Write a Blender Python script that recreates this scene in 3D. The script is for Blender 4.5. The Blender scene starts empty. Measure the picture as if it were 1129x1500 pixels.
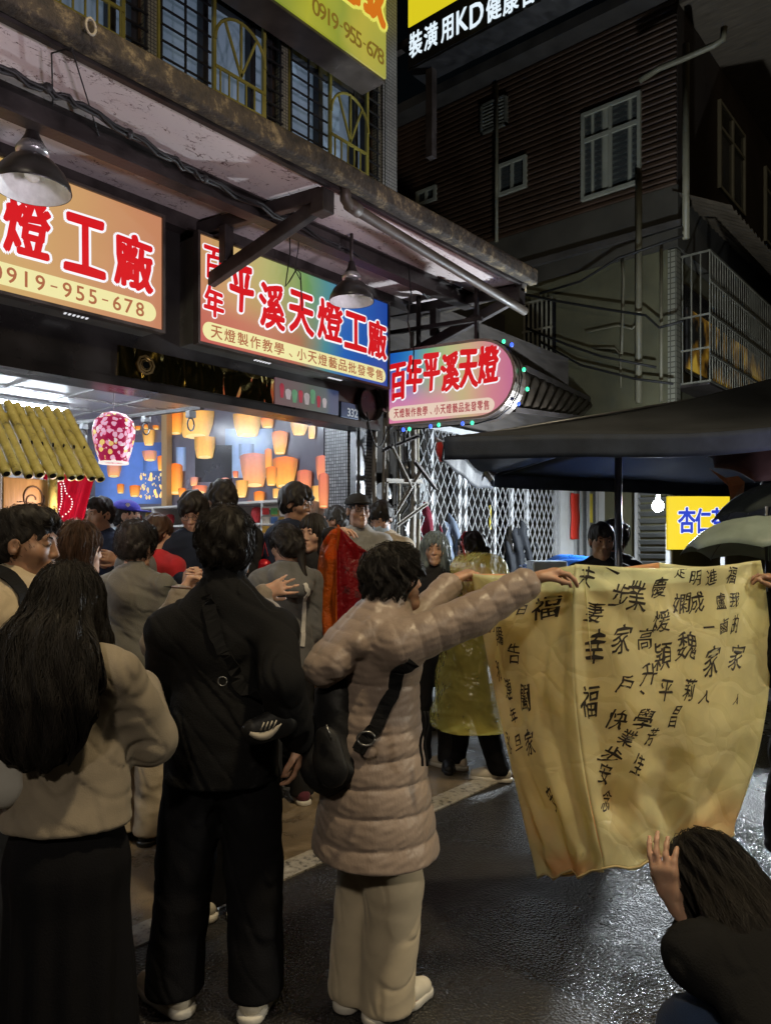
import bpy, math, random
import numpy as np
from mathutils import Vector, Matrix
sc = bpy.context.scene
COL = sc.collection
RAD = math.radians
# ------------------------------------------------------------------ camera
CAM_H, FPX, CX, HY = 1.62, 1090.0, 564.5, 795.0
TH = RAD(40.65)
VX, VY = math.cos(TH), math.sin(TH)          # viewing direction on the ground; the street runs along +X
RX, RY = math.sin(TH), -math.cos(TH)         # to the right of the view
cd = bpy.data.cameras.new('camera'); cam = bpy.data.objects.new('camera', cd); COL.objects.link(cam)
cam.location = (0, 0, CAM_H); cam.rotation_euler = (RAD(90), 0, TH - RAD(90))
cd.sensor_fit = 'VERTICAL'; cd.sensor_height = 24; cd.lens = 24 * FPX / 1500; cd.shift_y = (HY - 750) / 1500
cd.clip_start = .05; cd.clip_end = 400
sc.camera = cam
# ------------------------------------------------------------------ night sky
wd = bpy.data.worlds.new('World'); sc.world = wd; wd.use_nodes = True
_n = wd.node_tree.nodes; _bg = _n['Background']
_sky = _n.new('ShaderNodeTexSky'); _sky.sky_type = 'NISHITA'; _sky.sun_disc = False
_sky.sun_elevation = RAD(4); _sky.sun_rotation = RAD(200)
wd.node_tree.links.new(_sky.outputs[0], _bg.inputs[0]); _bg.inputs[1].default_value = .0010
sc.view_settings.view_transform = 'Standard'; sc.view_settings.look = 'None'
sc.view_settings.exposure = 0; sc.view_settings.gamma = 1
sc.cycles.use_denoising = True
sc.cycles.max_bounces = 8; sc.cycles.diffuse_bounces = 4; sc.cycles.glossy_bounces = 4
sc.cycles.transmission_bounces = 6; sc.cycles.transparent_max_bounces = 12
sc.cycles.sample_clamp_indirect = 4; sc.cycles.caustics_reflective = False; sc.cycles.caustics_refractive = False
def lamp(name, kind, loc, power, col, size=.1, target=None, angle=None):
    l = bpy.data.lights.new(name, kind); l.energy = power; l.color = col
    o = bpy.data.objects.new(name, l); COL.objects.link(o); o.location = loc
    if kind == 'AREA': l.size = size
    else: l.shadow_soft_size = size
    if kind == 'SPOT': l.spot_size = RAD(angle or 90); l.spot_blend = .6
    if target is not None: o.rotation_euler = (Vector(target) - Vector(loc)).to_track_quat('-Z', 'Y').to_euler()
    return o
# the warm shaded street lamp above the road, a weaker one behind, and an unseen fill added for the house
lamp('street_lamp_light', 'SPOT', (1.6, -.6, 7.8), 1150, (1.0, .80, .48), .22, (1.9, 2.1, 0), 60)
lamp('rear_street_lamp_light', 'POINT', (-4.2, -2.6, 6.5), 620, (1.0, .86, .66), .3)
lamp('house_fill_light', 'POINT', (8.0, -7.5, 8.5), 60, (1.0, .74, .32), .3)  # unseen lamp added to light the house wall
# unseen fill spots added low behind the camera to brighten the canopy's underside
for x_ in (-.2, 2.2, 4.6): lamp('soffit_fill_light', 'SPOT', (x_, -1.9, 1.25), 520, (1.0, .86, .98), .25, (x_ + .3, 3.8, 3.95), 34)
lamp('lantern_fill_light', 'SPOT', (4.3, -3.2, 2.7), 330, (1.0, .92, .72), .2, (2.75, 1.1, 1.0), 27)  # unseen narrow spot added to brighten the yellow lantern
# ------------------------------------------------------------------ photograph pixel -> point of the place
def xc(px): return (px - CX) / FPX
def W(px, py, t):
    c = xc(px); return Vector((t * (VX + c * RX), t * (VY + c * RY), CAM_H + t * (HY - py) / FPX))
def onY(px, py, Y): return W(px, py, Y / (VY + xc(px) * RY))
def onX(px, py, X): return W(px, py, X / (VX + xc(px) * RX))
def onZ(px, py, Z): return W(px, py, (Z - CAM_H) * FPX / (HY - py))
# ------------------------------------------------------------------ materials
MATS = {}
def N(nt, t, **kw):
    n = nt.nodes.new(t)
    for k, v in kw.items(): setattr(n, k, v)
    return n
def ramp(nt, src, stops, interp='LINEAR'):
    r = N(nt, 'ShaderNodeValToRGB'); e = r.color_ramp.elements; r.color_ramp.interpolation = interp
    while len(e) < len(stops): e.new(.5)
    for i, (p, c) in enumerate(stops):
        e[i].position = p; e[i].color = (*c, 1) if len(c) == 3 else c
    if src is not None: nt.links.new(src, r.inputs[0])
    return r
def new_mat(name):
    m = bpy.data.materials.new(name); m.use_nodes = True
    return m, m.node_tree, m.node_tree.nodes['Principled BSDF']
def noise(nt, scale, detail=4, vec=None, rough=.55, dist=0):
    n = N(nt, 'ShaderNodeTexNoise'); n.inputs['Scale'].default_value = scale; n.inputs['Detail'].default_value = detail
    n.inputs['Roughness'].default_value = rough; n.inputs['Distortion'].default_value = dist
    if vec is not None: nt.links.new(vec, n.inputs['Vector'])
    return n
def objvec(nt, scale=(1, 1, 1), which='Object'):
    t = N(nt, 'ShaderNodeTexCoord'); m = N(nt, 'ShaderNodeMapping'); m.inputs['Scale'].default_value = scale
    nt.links.new(t.outputs[which], m.inputs[0]); return m.outputs[0]
def bump(nt, b, src, strength, dist=.01):
    n = N(nt, 'ShaderNodeBump'); n.inputs['Strength'].default_value = strength; n.inputs['Distance'].default_value = dist
    nt.links.new(src, n.inputs['Height']); nt.links.new(n.outputs[0], b.inputs['Normal']); return n
def mat(name, col, rough=.6, metal=0, var=.25, vs=6, bmp=.15, bs=90, stretch=(1, 1, 1), emit=0, ecol=None, coat=0, sheen=0, spec=.5, bd=.004):
    if name in MATS: return MATS[name]
    m, nt, b = new_mat(name); v = objvec(nt, stretch)
    n = noise(nt, vs, 5, v)
    c = Vector(col)
    r = ramp(nt, n.outputs[0], [(.28, tuple(c * (1 - var))), (.72, tuple(min(1, q) for q in c * (1 + var)))])
    nt.links.new(r.outputs[0], b.inputs['Base Color'])
    r2 = ramp(nt, n.outputs[0], [(.3, (max(0, rough - .1),) * 3), (.7, (min(1, rough + .1),) * 3)])
    nt.links.new(r2.outputs[0], b.inputs['Roughness'])
    b.inputs['Metallic'].default_value = metal; b.inputs['Coat Weight'].default_value = coat
    b.inputs['Sheen Weight'].default_value = sheen; b.inputs['Specular IOR Level'].default_value = spec
    if bmp:
        n2 = noise(nt, bs, 6, v); bump(nt, b, n2.outputs[0], bmp, bd)
    if emit:
        b.inputs['Emission Color'].default_value = (*(ecol or col), 1); b.inputs['Emission Strength'].default_value = emit
    MATS[name] = m; return m
def emat(name, col, strength, back=.3):
    if name in MATS: return MATS[name]
    m, nt, b = new_mat(name); b.inputs['Base Color'].default_value = (*[c * back * .5 for c in col], 1)
    b.inputs['Emission Color'].default_value = (*col, 1); b.inputs['Emission Strength'].default_value = strength
    b.inputs['Roughness'].default_value = .4
    MATS[name] = m; return m
# ------------------------------------------------------------------ objects and their records
def tag(o, label=None, cat=None, group=None, kind=None):
    if label: o['label'] = label
    if cat: o['category'] = cat
    if group: o['group'] = group
    if kind: o['kind'] = kind
    return o
def thing(name, label, cat, loc=(0, 0, 0), group=None, rz=0):
    o = bpy.data.objects.new(name, None); COL.objects.link(o); o.location = loc; o.rotation_euler = (0, 0, rz)
    o.empty_display_size = .1
    return tag(o, label, cat, group)
def rootloc(o):
    v = Vector((0, 0, 0))
    while o is not None: v += o.location; o = o.parent
    return v
def link_mesh(name, me, material, parent=None, smooth=False):
    if material is not None:
        for q in (material if isinstance(material, (list, tuple)) else [material]): me.materials.append(q)
    o = bpy.data.objects.new(name, me); COL.objects.link(o)
    if parent is not None: o.parent = parent
    if smooth: me.shade_smooth()
    return o
class MB:
    def __init__(s): s.v = []; s.f = []; s.sm = False
    def add(s, vs, fs):
        k = len(s.v); s.v += [tuple(q) for q in vs]; s.f += [tuple(i + k for i in f) for f in fs]; return s
    def box(s, c, d, rz=0, rot=None):
        M = rot or Matrix.Rotation(rz, 3, 'Z'); c = Vector(c)
        vs = [c + M @ Vector((x * d[0] / 2, y * d[1] / 2, z * d[2] / 2)) for x in (-1, 1) for y in (-1, 1) for z in (-1, 1)]
        return s.add(vs, [(0, 1, 3, 2), (4, 6, 7, 5), (0, 4, 5, 1), (2, 3, 7, 6), (0, 2, 6, 4), (1, 5, 7, 3)])
    def span(s, a, b):
        a, b = Vector(a), Vector(b); return s.box((a + b) / 2, [abs(b[i] - a[i]) for i in range(3)])
    def bar(s, a, b, w, h, up=(0, 0, 1)):
        a, b = Vector(a), Vector(b); d = (b - a); L = d.length; d.normalize(); u = Vector(up)
        if abs(d.dot(u)) > .98: u = Vector((1, 0, 0))
        r = d.cross(u).normalized(); u = r.cross(d)
        M = Matrix((r, d, u)).transposed(); return s.box((a + b) / 2, (w, L, h), rot=M)
    def tube(s, pts, r, n=8, cap=True):
        pts = [Vector(p) for p in pts]; m = len(pts); rr = r if isinstance(r, (list, tuple)) else [r] * m
        vs = []; ref = None
        for i, p in enumerate(pts):
            d = (pts[min(i + 1, m - 1)] - pts[max(i - 1, 0)]).normalized()
            if ref is None: ref = d.orthogonal().normalized()
            ref = (ref - d * ref.dot(d)).normalized(); w = d.cross(ref)
            vs += [p + (ref * math.cos(2 * math.pi * k / n) + w * math.sin(2 * math.pi * k / n)) * rr[i] for k in range(n)]
        fs = [(i * n + k, i * n + (k + 1) % n, (i + 1) * n + (k + 1) % n, (i + 1) * n + k) for i in range(m - 1) for k in range(n)]
        if cap: fs += [tuple(range(n - 1, -1, -1)), tuple((m - 1) * n + k for k in range(n))]
        return s.add(vs, fs)
    def lathe(s, prof, c, n=32, M=None):
        c = Vector(c); vs = []
        for r, z in prof:
            for k in range(n):
                q = Vector((r * math.cos(2 * math.pi * k / n), r * math.sin(2 * math.pi * k / n), z)); vs.append(c + (M @ q if M else q))
        m = len(prof)
        return s.add(vs, [(i * n + k, i * n + (k + 1) % n, (i + 1) * n + (k + 1) % n, (i + 1) * n + k) for i in range(m - 1) for k in range(n)])
    def ball(s, c, r, n=12, M=None):
        rx = r if isinstance(r, (tuple, list)) else (r, r, r); c = Vector(c); vs = []; m = n // 2
        for i in range(m + 1):
            a = math.pi * i / m
            for k in range(n):
                q = Vector((rx[0] * math.sin(a) * math.cos(2 * math.pi * k / n), rx[1] * math.sin(a) * math.sin(2 * math.pi * k / n), rx[2] * math.cos(a)))
                vs.append(c + (M @ q if M else q))
        return s.add(vs, [(i * n + k, (i + 1) * n + k, (i + 1) * n + (k + 1) % n, i * n + (k + 1) % n) for i in range(m) for k in range(n)])
    def prism(s, poly, d):
        """poly: 3-D outline, extruded by the vector d"""
        n = len(poly); d = Vector(d); vs = [Vector(p) for p in poly] + [Vector(p) + d for p in poly]
        return s.add(vs, [tuple(range(n - 1, -1, -1)), tuple(range(n, 2 * n))] + [(i, (i + 1) % n, n + (i + 1) % n, n + i) for i in range(n)])
    def grid(s, fn, nu, nv, closed=False):
        vs = [fn(i / nu, j / nv) for j in range(nv + 1) for i in range(nu + (0 if closed else 1))]; w = nu if closed else nu + 1
        return s.add(vs, [(j * w + i, j * w + (i + 1) % w, (j + 1) * w + (i + 1) % w, (j + 1) * w + i) for j in range(nv) for i in range(nu)])
    def build(s, name, material, parent=None, smooth=False, bevel=0, solid=0):
        o0 = rootloc(parent) if parent is not None else Vector((0, 0, 0))
        me = bpy.data.meshes.new(name); me.from_pydata([(a - o0.x, b - o0.y, c - o0.z) for a, b, c in s.v], [], s.f); me.update()
        o = link_mesh(name, me, material, parent, smooth)
        if solid:
            m = o.modifiers.new('thick', 'SOLIDIFY'); m.thickness = solid; m.offset = 0
        if bevel:
            m = o.modifiers.new('bevel', 'BEVEL'); m.width = bevel; m.segments = 2; m.limit_method = 'ANGLE'
        return o
def sag(a, b, drop, n=14):
    a, b = Vector(a), Vector(b)
    return [a.lerp(b, i / n) - Vector((0, 0, drop * 4 * (i / n) * (1 - i / n))) for i in range(n + 1)]
# ------------------------------------------------------------------ lettering
def glyphs(txt, offset=0, shear=0, res=3):
    """triangulated outline of TXT, unit em, origin at its lower left corner: (verts Nx2, faces, width)"""
    cu = bpy.data.curves.new('glyph', 'FONT'); cu.body = txt; cu.size = 1; cu.offset = offset; cu.resolution_u = res; cu.fill_mode = 'FRONT'
    cu.shear = shear
    o = bpy.data.objects.new('glyph', cu); COL.objects.link(o)
    dg = bpy.context.evaluated_depsgraph_get(); me = o.evaluated_get(dg).to_mesh()
    v = np.array([q.co[:2] for q in me.vertices]).reshape(-1, 2); f = [tuple(p.vertices) for p in me.polygons]
    o.evaluated_get(dg).to_mesh_clear(); bpy.data.objects.remove(o); bpy.data.curves.remove(cu)
    return v, f
def glyph_fit(ch, w, h, shear=0, rough=0, seed=0):
    """one character stretched into a w x h box centred on the origin (its own width when w is None)"""
    v, f = glyphs(ch, 0, shear); lo, hi = v.min(0), v.max(0)
    if w is None: w = h * (hi[0] - lo[0]) / (hi[1] - lo[1])
    v = (v - (lo + hi) / 2) / np.maximum(hi - lo, 1e-6) * np.array([w, h])
    if rough:
        a, b = v[:, 0] / max(w, h), v[:, 1] / max(w, h)
        v = v + rough * max(w, h) * np.stack([np.sin(b * 7 + seed) + .5 * np.sin(b * 17 + a * 7 + 2 * seed), np.sin(a * 8 + 1.7 * seed) + .5 * np.sin(a * 17 - b * 9 + seed)], 1)
    return v, f
def bold(v, f, r, n):
    """thicken strokes: copies of the glyph shifted round a slanted brush ellipse; yields (verts, faces, layer)"""
    if r <= 0: yield v, f, 0; return
    for k in range(n):
        a = 2 * math.pi * k / n; x, y = r * math.cos(a), r * .8 * math.sin(a); yield v + np.array([x * .85 - y * .4, x * .45 + y * .85]), f, k
def letters(mb, chars, org, ux, uy, nrm, offset=0, shear=0, rough=0, lift=0, n=0):
    """chars: [(text, cx, cy, w, h)] laid on the plane org + x*ux + y*uy, raised by LIFT along nrm; OFFSET thickens, in box heights"""
    org, ux, uy, nrm = Vector(org), Vector(ux), Vector(uy), Vector(nrm)
    for i, (ch, x, y, w, h) in enumerate(chars):
        v, f = glyph_fit(ch, w, h, shear, rough, i * 1.3)
        for q, f, k in bold(v, f, offset * h, n or 8): mb.add([org + ux * (x + a) + uy * (y + b) + nrm * (lift + k * .00012) for a, b in q], f)
    return mb
# ================================================================== figures: one smooth surface per body, garment and head of hair
F4 = np.float32
def A3(p): return np.array(p, dtype=F4)
def smin(a, b, k):
    h = np.clip(.5 + .5 * (b - a) / k, 0, 1); return b + (a - b) * h - k * h * (1 - h)
def wob(P, f, seed=0):
    x, y, z = P[:, 0] * f, P[:, 1] * f, P[:, 2] * f
    return (np.sin(x * 1.1 + .7 * y + 1.3 * seed) + np.sin(y * 1.3 - .6 * z + 2.1 * seed) + np.sin(z * 1.2 + .8 * x + .9 * seed) + np.sin(x * .9 - y * 1.2 + z * 1.7 + seed)) * .25
class Sdf:
    def __init__(s, k=.03): s.p = []; s.k = k; s.post = []
    def cap(s, a, b, ra, rb=None, sq=None, quilt=None, k=None, sub=False):
        s.p.append(('c', A3(a), A3(b), ra, ra if rb is None else rb, sq, quilt, s.k if k is None else k, sub)); return s
    def ell(s, c, r, M=None, k=None, sub=False):
        s.p.append(('e', A3(c), A3(r), None if M is None else np.array(M, dtype=F4), None, None, None, s.k if k is None else k, sub)); return s
    def cut(s, p, n, k=.008): s.post.append(('cut', A3(p), A3(Vector(n).normalized()), k)); return s
    def disp(s, fn): s.post.append(('d', fn)); return s
    def __call__(s, P):
        d = None
        for q in s.p:
            if q[0] == 'c':
                _, a, b, ra, rb, sq, quilt, k, sub = q
                X = P - a; B = b - a
                if sq is not None:
                    n, f = A3(sq[0]), sq[1]
                    X = X + np.outer(X @ n, n) * F4(1 / f - 1); B = B + n * (B @ n) * F4(1 / f - 1)
                L2 = max(float(B @ B), 1e-9)
                h = np.clip((X @ B) / F4(L2), 0, 1)
                Y = X - h[:, None] * B
                e = np.sqrt((Y * Y).sum(1)) - (ra + (rb - ra) * h)
                if sq is not None: e = e * F4(sq[1] ** .5)
                if quilt is not None:
                    sp, am = quilt[:2]; t = (X @ B) / F4(L2 ** .5) + (quilt[2] if len(quilt) > 2 else 0) + .012 * wob(P, 11, 3)
                    e = e - am * np.abs(np.sin(np.pi * t / sp)) ** .30 + am * .75
            else:
                _, c, r, M, *_r = q; k, sub = q[7], q[8]
                X = P - c
                if M is not None: X = X @ M
                u = np.sqrt(((X / r) ** 2).sum(1)); g = np.sqrt(((X / (r * r)) ** 2).sum(1)) + 1e-6
                e = u * (u - 1) / g
            if d is None: d = e
            elif sub: d = -smin(-d, e, k)
            else: d = smin(d, e, k)
        for q in s.post:
            if q[0] == 'cut': d = -smin(-d, (P - q[1]) @ q[2], q[3])
            else: d = d + q[1](P)
        return d
    def bounds(s, m=.04):
        lo = np.array([9e9] * 3); hi = -lo
        for q in s.p:
            if q[8]: continue
            if q[0] == 'c': pts = [(q[1], max(q[3], .001)), (q[2], max(q[4], .001))]
            else: pts = [(q[1], float(q[2].max()))]
            for c, r in pts: lo = np.minimum(lo, c - r); hi = np.maximum(hi, c + r)
        return lo - m, hi + m
def surface(fn, lo, hi, h, margin=2.2):
    """naive surface nets over a narrow band of FN = 0"""
    S = 4; nc = np.ceil((np.array(hi) - np.array(lo)) / (h * S)).astype(int) + 1
    ax = [lo[i] + (np.arange(nc[i]) * S + (S - 1) / 2) * h for i in range(3)]
    G = np.stack(np.meshgrid(*ax, indexing='ij'), -1).reshape(-1, 3).astype(F4)
    dc = fn(G).reshape(nc)
    near = np.abs(dc) < h * S * margin
    vol = np.repeat(np.repeat(np.repeat(dc, S, 0), S, 1), S, 2).astype(F4)
    bi = np.argwhere(near)
    off = np.stack(np.meshgrid(*[np.arange(S)] * 3, indexing='ij'), -1).reshape(-1, 3)
    idx = (bi[:, None, :] * S + off[None]).reshape(-1, 3)
    P = (idx * h + np.array(lo)).astype(F4)
    vals = np.concatenate([fn(P[i:i + 400000]) for i in range(0, len(P), 400000)]) if len(P) else np.zeros(0, F4)
    vol[idx[:, 0], idx[:, 1], idx[:, 2]] = vals
    neg = vol < 0
    a = [slice(None, -1), slice(1, None)]
    cnt = sum(neg[a[i], a[j], a[k]].astype(np.int8) for i in (0, 1) for j in (0, 1) for k in (0, 1))
    act = (cnt > 0) & (cnt < 8); ci = np.argwhere(act)
    cid = np.full(act.shape, -1, np.int32); cid[act] = np.arange(len(ci))
    corners = {(i, j, k): vol[ci[:, 0] + i, ci[:, 1] + j, ci[:, 2] + k] for i in (0, 1) for j in (0, 1) for k in (0, 1)}
    acc = np.zeros((len(ci), 3), F4); num = np.zeros(len(ci), F4)
    for (i, j, k), v0 in corners.items():
        for x in range(3):
            if (i, j, k)[x]: continue
            e = [i, j, k]; e[x] = 1; v1 = corners[tuple(e)]
            m = (v0 < 0) != (v1 < 0); t = np.where(m, v0 / np.where(m, v0 - v1, 1), 0)
            p = np.tile(np.array([i, j, k], F4), (len(ci), 1)); p[:, x] = t
            acc += p * m[:, None]; num += m
    V = (ci + acc / num[:, None]) * h + np.array(lo)
    quads = []
    for x in range(3):
        y, z = (x + 1) % 3, (x + 2) % 3
        s0 = [slice(1, -1)] * 3; s0[x] = slice(0, -1); s1 = list(s0); s1[x] = slice(1, None)
        A, B = neg[tuple(s0)], neg[tuple(s1)]; fl = np.argwhere(A != B)
        if not len(fl): continue
        sg = A[fl[:, 0], fl[:, 1], fl[:, 2]]
        base = fl.copy(); base[:, y] += 1; base[:, z] += 1
        def at(dy, dz):
            q = base.copy(); q[:, y] += dy; q[:, z] += dz; return cid[q[:, 0], q[:, 1], q[:, 2]]
        Q = np.stack([at(-1, -1), at(0, -1), at(0, 0), at(-1, 0)], 1); Q[~sg] = Q[~sg][:, ::-1]
        quads.append(Q)
    Q = np.concatenate(quads); Q = Q[(Q >= 0).all(1)]
    return V.astype(F4), Q
def np_mesh(name, V, Q, extra=None):
    me = bpy.data.meshes.new(name); nv = len(V); k = Q.shape[1]
    if extra is not None:
        V = np.concatenate([V, extra[0]]); Q = np.concatenate([Q, extra[1] + nv])
    me.vertices.add(len(V)); me.vertices.foreach_set('co', np.ascontiguousarray(V, F4).ravel())
    me.loops.add(Q.size); me.loops.foreach_set('vertex_index', np.ascontiguousarray(Q, np.int32).ravel())
    me.polygons.add(len(Q)); me.polygons.foreach_set('loop_start', np.arange(0, Q.size, k, dtype=np.int32))
    me.update(calc_edges=True); me.validate(); me.shade_smooth(); return me
def sdf_obj(name, s, h, material, parent, extra=None, margin=2.2):
    lo, hi = s.bounds(); V, Q = surface(s, lo, hi, h, margin)
    return link_mesh(name, np_mesh(name, V, Q, extra(V) if extra else None), material, parent)
def grad(fn, P, e=.004):
    g = np.stack([fn(P + A3(v) * F4(e)) - fn(P - A3(v) * F4(e)) for v in ((1, 0, 0), (0, 1, 0), (0, 0, 1))], 1)
    return g / (np.linalg.norm(g, axis=1, keepdims=True) + 1e-6)
def strands(fn, roots, heading, steps, step, r, lift=.004, seed=0, curl=0.0, n=3):
    """combed hairs: walk from the roots along HEADING(P), kept on the surface FN = 0, as thin tapered tubes"""
    rg = np.random.default_rng(seed); P = roots.astype(F4); path = []
    lf = (lift * rg.uniform(.2, 1.3, len(P))).astype(F4); ph = rg.uniform(0, 6.28, len(P)); nl = rg.uniform(.55, 1, len(P))
    for i in range(steps):
        for _ in range(2):
            g = grad(fn, P); P = P - g * (fn(P) - lf)[:, None]
        path.append(P.copy())
        h = heading(P); h = h - g * (h * g).sum(1, keepdims=True); h /= (np.linalg.norm(h, axis=1, keepdims=True) + 1e-6)
        side = np.cross(h, g)
        P = P + (h * step * nl[:, None] + side * (curl * np.sin(ph + i * .55))[:, None] + side * (rg.normal(0, .0012, len(P)))[:, None]).astype(F4)
    path = np.stack(path, 1)                                   # S x steps x 3
    S = len(path); d = np.gradient(path, axis=1); d /= (np.linalg.norm(d, axis=2, keepdims=True) + 1e-6)
    u = np.cross(d, np.array([.31, .27, .91])); u /= (np.linalg.norm(u, axis=2, keepdims=True) + 1e-6); w = np.cross(d, u)
    rad = (r * np.minimum(1, np.linspace(1.0, .12, steps) * 1.6))[None, :, None]
    V = np.stack([path + (u * math.cos(2 * math.pi * q / n) + w * math.sin(2 * math.pi * q / n)) * rad for q in range(n)], 2)
    b = np.arange(S * steps * n).reshape(S, steps, n)
    Q = np.concatenate([np.stack([b[:, :-1, q], b[:, :-1, (q + 1) % n], b[:, 1:, (q + 1) % n], b[:, 1:, q]], -1).reshape(-1, 4) for q in range(n)])
    return V.reshape(-1, 3).astype(F4), Q
def rotm(yaw=0, pitch=0, roll=0):
    """columns: the head's own right, forward and up; yaw turns to the right, pitch nods down, roll tips to the right"""
    return np.array(Matrix.Rotation(-RAD(yaw), 3, 'Z') @ Matrix.Rotation(-RAD(pitch), 3, 'X') @ Matrix.Rotation(RAD(roll), 3, 'Y'), dtype=F4)
def head_parts(S, c, M, sc_=1.0, male=True):
    """skull, face and ears added to the sdf S; c = middle of the head, M its axes"""
    T = lambda p: c + (M @ A3(p)) * F4(sc_)
    e = lambda p, r, k=.015, sub=False: S.ell(T(p), [q * sc_ for q in r], M, k, sub)
    cp = lambda a, b, r1, r2=None, k=.012, sub=False, sq=None: S.cap(T(a), T(b), r1 * sc_, None if r2 is None else r2 * sc_, None, None, k, sub)
    e((0, -.012, .028), (.073, .092, .085)); e((0, .030, -.030), (.056, .060, .078), .03)
    cp((-.030, .028, -.082), (0, .074, -.098), .020, .019, .03); cp((.030, .028, -.082), (0, .074, -.098), .020, .019, .03)
    e((.043, .052, -.022), (.022, .026, .026), .025); e((-.043, .052, -.022), (.022, .026, .026), .025)
    cp((-.036, .076, .030), (.036, .076, .030), .011, None, .02)
    e((.031, .100, .010), (.017, .015, .012), .014, True); e((-.031, .100, .010), (.017, .015, .012), .014, True)
    e((.031, .077, .010), (.0145, .013, .0085), .005); e((-.031, .077, .010), (.0145, .013, .0085), .005)
    cp((0, .085, .018), (0, .0995, -.026), .0070, .0105, .012); e((.012, .091, -.030), (.008, .009, .007), .006); e((-.012, .091, -.030), (.008, .009, .007), .006)
    e((0, .082, -.060), (.024, .016, .016), .014); cp((-.017, .091, -.0555), (.017, .091, -.0555), .0055, None, .006); cp((-.014, .091, -.068), (.014, .091, -.068), .0065, None, .006)
    cp((-.022, .100, -.0615), (.022, .100, -.0615), .0042, None, .004, True)
    for s in (-1, 1):
        e((s * .077, -.008, -.004), (.010, .019, .031), .006); e((s * .086, -.002, -.002), (.007, .010, .018), .006, True)
    return T
def hand_parts(S, wrist, d, nrm, side, curl=(25, 25, 15), spread=6, thumb=(.75, 25), sc_=1.0, k=.006, each=None):
    """palm, four fingers and thumb. d: towards the finger tips, nrm: out of the palm, side: +1 when the thumb lies along d x nrm"""
    d = Vector(d).normalized(); nrm = Vector(nrm); nrm = (nrm - d * nrm.dot(d)).normalized(); w = d.cross(nrm) * side; wr = Vector(wrist)
    q = sc_
    S.cap(wr - d * .02 * q, wr + d * .028 * q, .025 * q, .029 * q, (tuple(nrm), .68), None, .012)
    for x in (-.026, -.009, .009, .026):
        S.cap(wr + d * .02 * q + w * x * .7 * q, wr + d * .082 * q + w * x * q, .014 * q, .0125 * q, None, None, .014)
    ln = (.034, .040, .043, .039); wd = (-.030, -.0105, .0105, .030)
    ln = (.032, .041, .044, .040)
    for i in range(4):
        x = wd[i]; L = ln[i] * q; p = wr + d * (.083 - .006 * abs(i - 2)) * q + w * x * q
        a = RAD((i - 1.6) * spread); fd = (d * math.cos(a) + w * math.sin(a)).normalized(); cur = 0; r = .0092 * q
        cc = each[i] if each else curl
        for j in range(3):
            cur += RAD(cc[j] * (1 + .06 * (1.5 - i))); t = fd * math.cos(cur) + nrm * math.sin(cur)
            p2 = p + t * L * (1, .68, .55)[j]; S.cap(p, p2, r, r * .9, None, None, k if j else .010); p = p2; r *= .9
    tp = wr + d * .022 * q + w * .024 * q; out, bend = thumb; a = RAD(28)
    t = (d * .70 + w * out + nrm * .35).normalized(); p2 = tp + t * .042 * q; S.cap(tp, p2, .014 * q, .0105 * q, None, None, .012)
    t2 = (t + nrm * math.sin(RAD(bend)) + d * .35 - w * .25).normalized(); p3 = p2 + t2 * .032 * q; S.cap(p2, p3, .0105 * q, .0095 * q, None, None, .006)
    t3 = (t2 + d * .3 - w * .15).normalized(); S.cap(p3, p3 + t3 * .024 * q, .0095 * q, .008 * q, None, None, .006)
def ik(a, b, l1, l2, hint):
    """elbow or knee between a and b; b is pulled in when out of reach"""
    a, b = Vector(a), Vector(b); v = b - a; D = v.length; mx = (l1 + l2) * .998
    if D > mx: b = a + v * (mx / D); v = b - a; D = mx
    x = (l1 * l1 - l2 * l2 + D * D) / (2 * D); y = math.sqrt(max(l1 * l1 - x * x, 0)); v.normalize()
    h = Vector(hint); h = (h - v * h.dot(v)); h = h.normalized() if h.length > 1e-5 else v.orthogonal()
    return a + v * x + h * y, b
SKIN = {}
def skin(tone):
    if tone in SKIN: return SKIN[tone]
    c = {'light': (.56, .36, .26), 'mid': (.46, .28, .19), 'tan': (.36, .21, .135)}[tone]
    m, nt, b = new_mat('skin_' + tone); v = objvec(nt)
    n = noise(nt, 22, 4, v); r = ramp(nt, n.outputs[0], [(.3, tuple(q * .86 for q in c)), (.7, (min(1, c[0] * 1.1), c[1], c[2]))])
    nt.links.new(r.outputs[0], b.inputs['Base Color']); b.inputs['Roughness'].default_value = .48
    b.inputs['Subsurface Weight'].default_value = .12; b.inputs['Subsurface Radius'].default_value = (.01, .004, .002); b.inputs['Subsurface Scale'].default_value = .6
    n2 = noise(nt, 260, 3, v); bump(nt, b, n2.outputs[0], .12, .002)
    SKIN[tone] = m; return m
def hair_mat(name, col, col2=None, rough=.58):
    if name in MATS: return MATS[name]
    m, nt, b = new_mat(name); v = objvec(nt, (1, 1, .12)); n = noise(nt, 70, 5, v); c2 = col2 or tuple(q * 1.9 for q in col)
    r = ramp(nt, n.outputs[0], [(.35, col), (.68, c2)]); nt.links.new(r.outputs[0], b.inputs['Base Color'])
    b.inputs['Roughness'].default_value = rough; b.inputs['Specular IOR Level'].default_value = .3; bump(nt, b, n.outputs[0], .5, .004)
    MATS[name] = m; return m
def cloth(name, col, rough=.85, var=.16, bs=190, bmp=.45, sheen=.15, vs=14):
    return mat(name, col, rough, 0, var, vs, bmp, bs, sheen=sheen if max(col) > .06 else 0, spec=.25 if max(col) > .06 else .12, bd=.005)
BLACKHAIR = None
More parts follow.
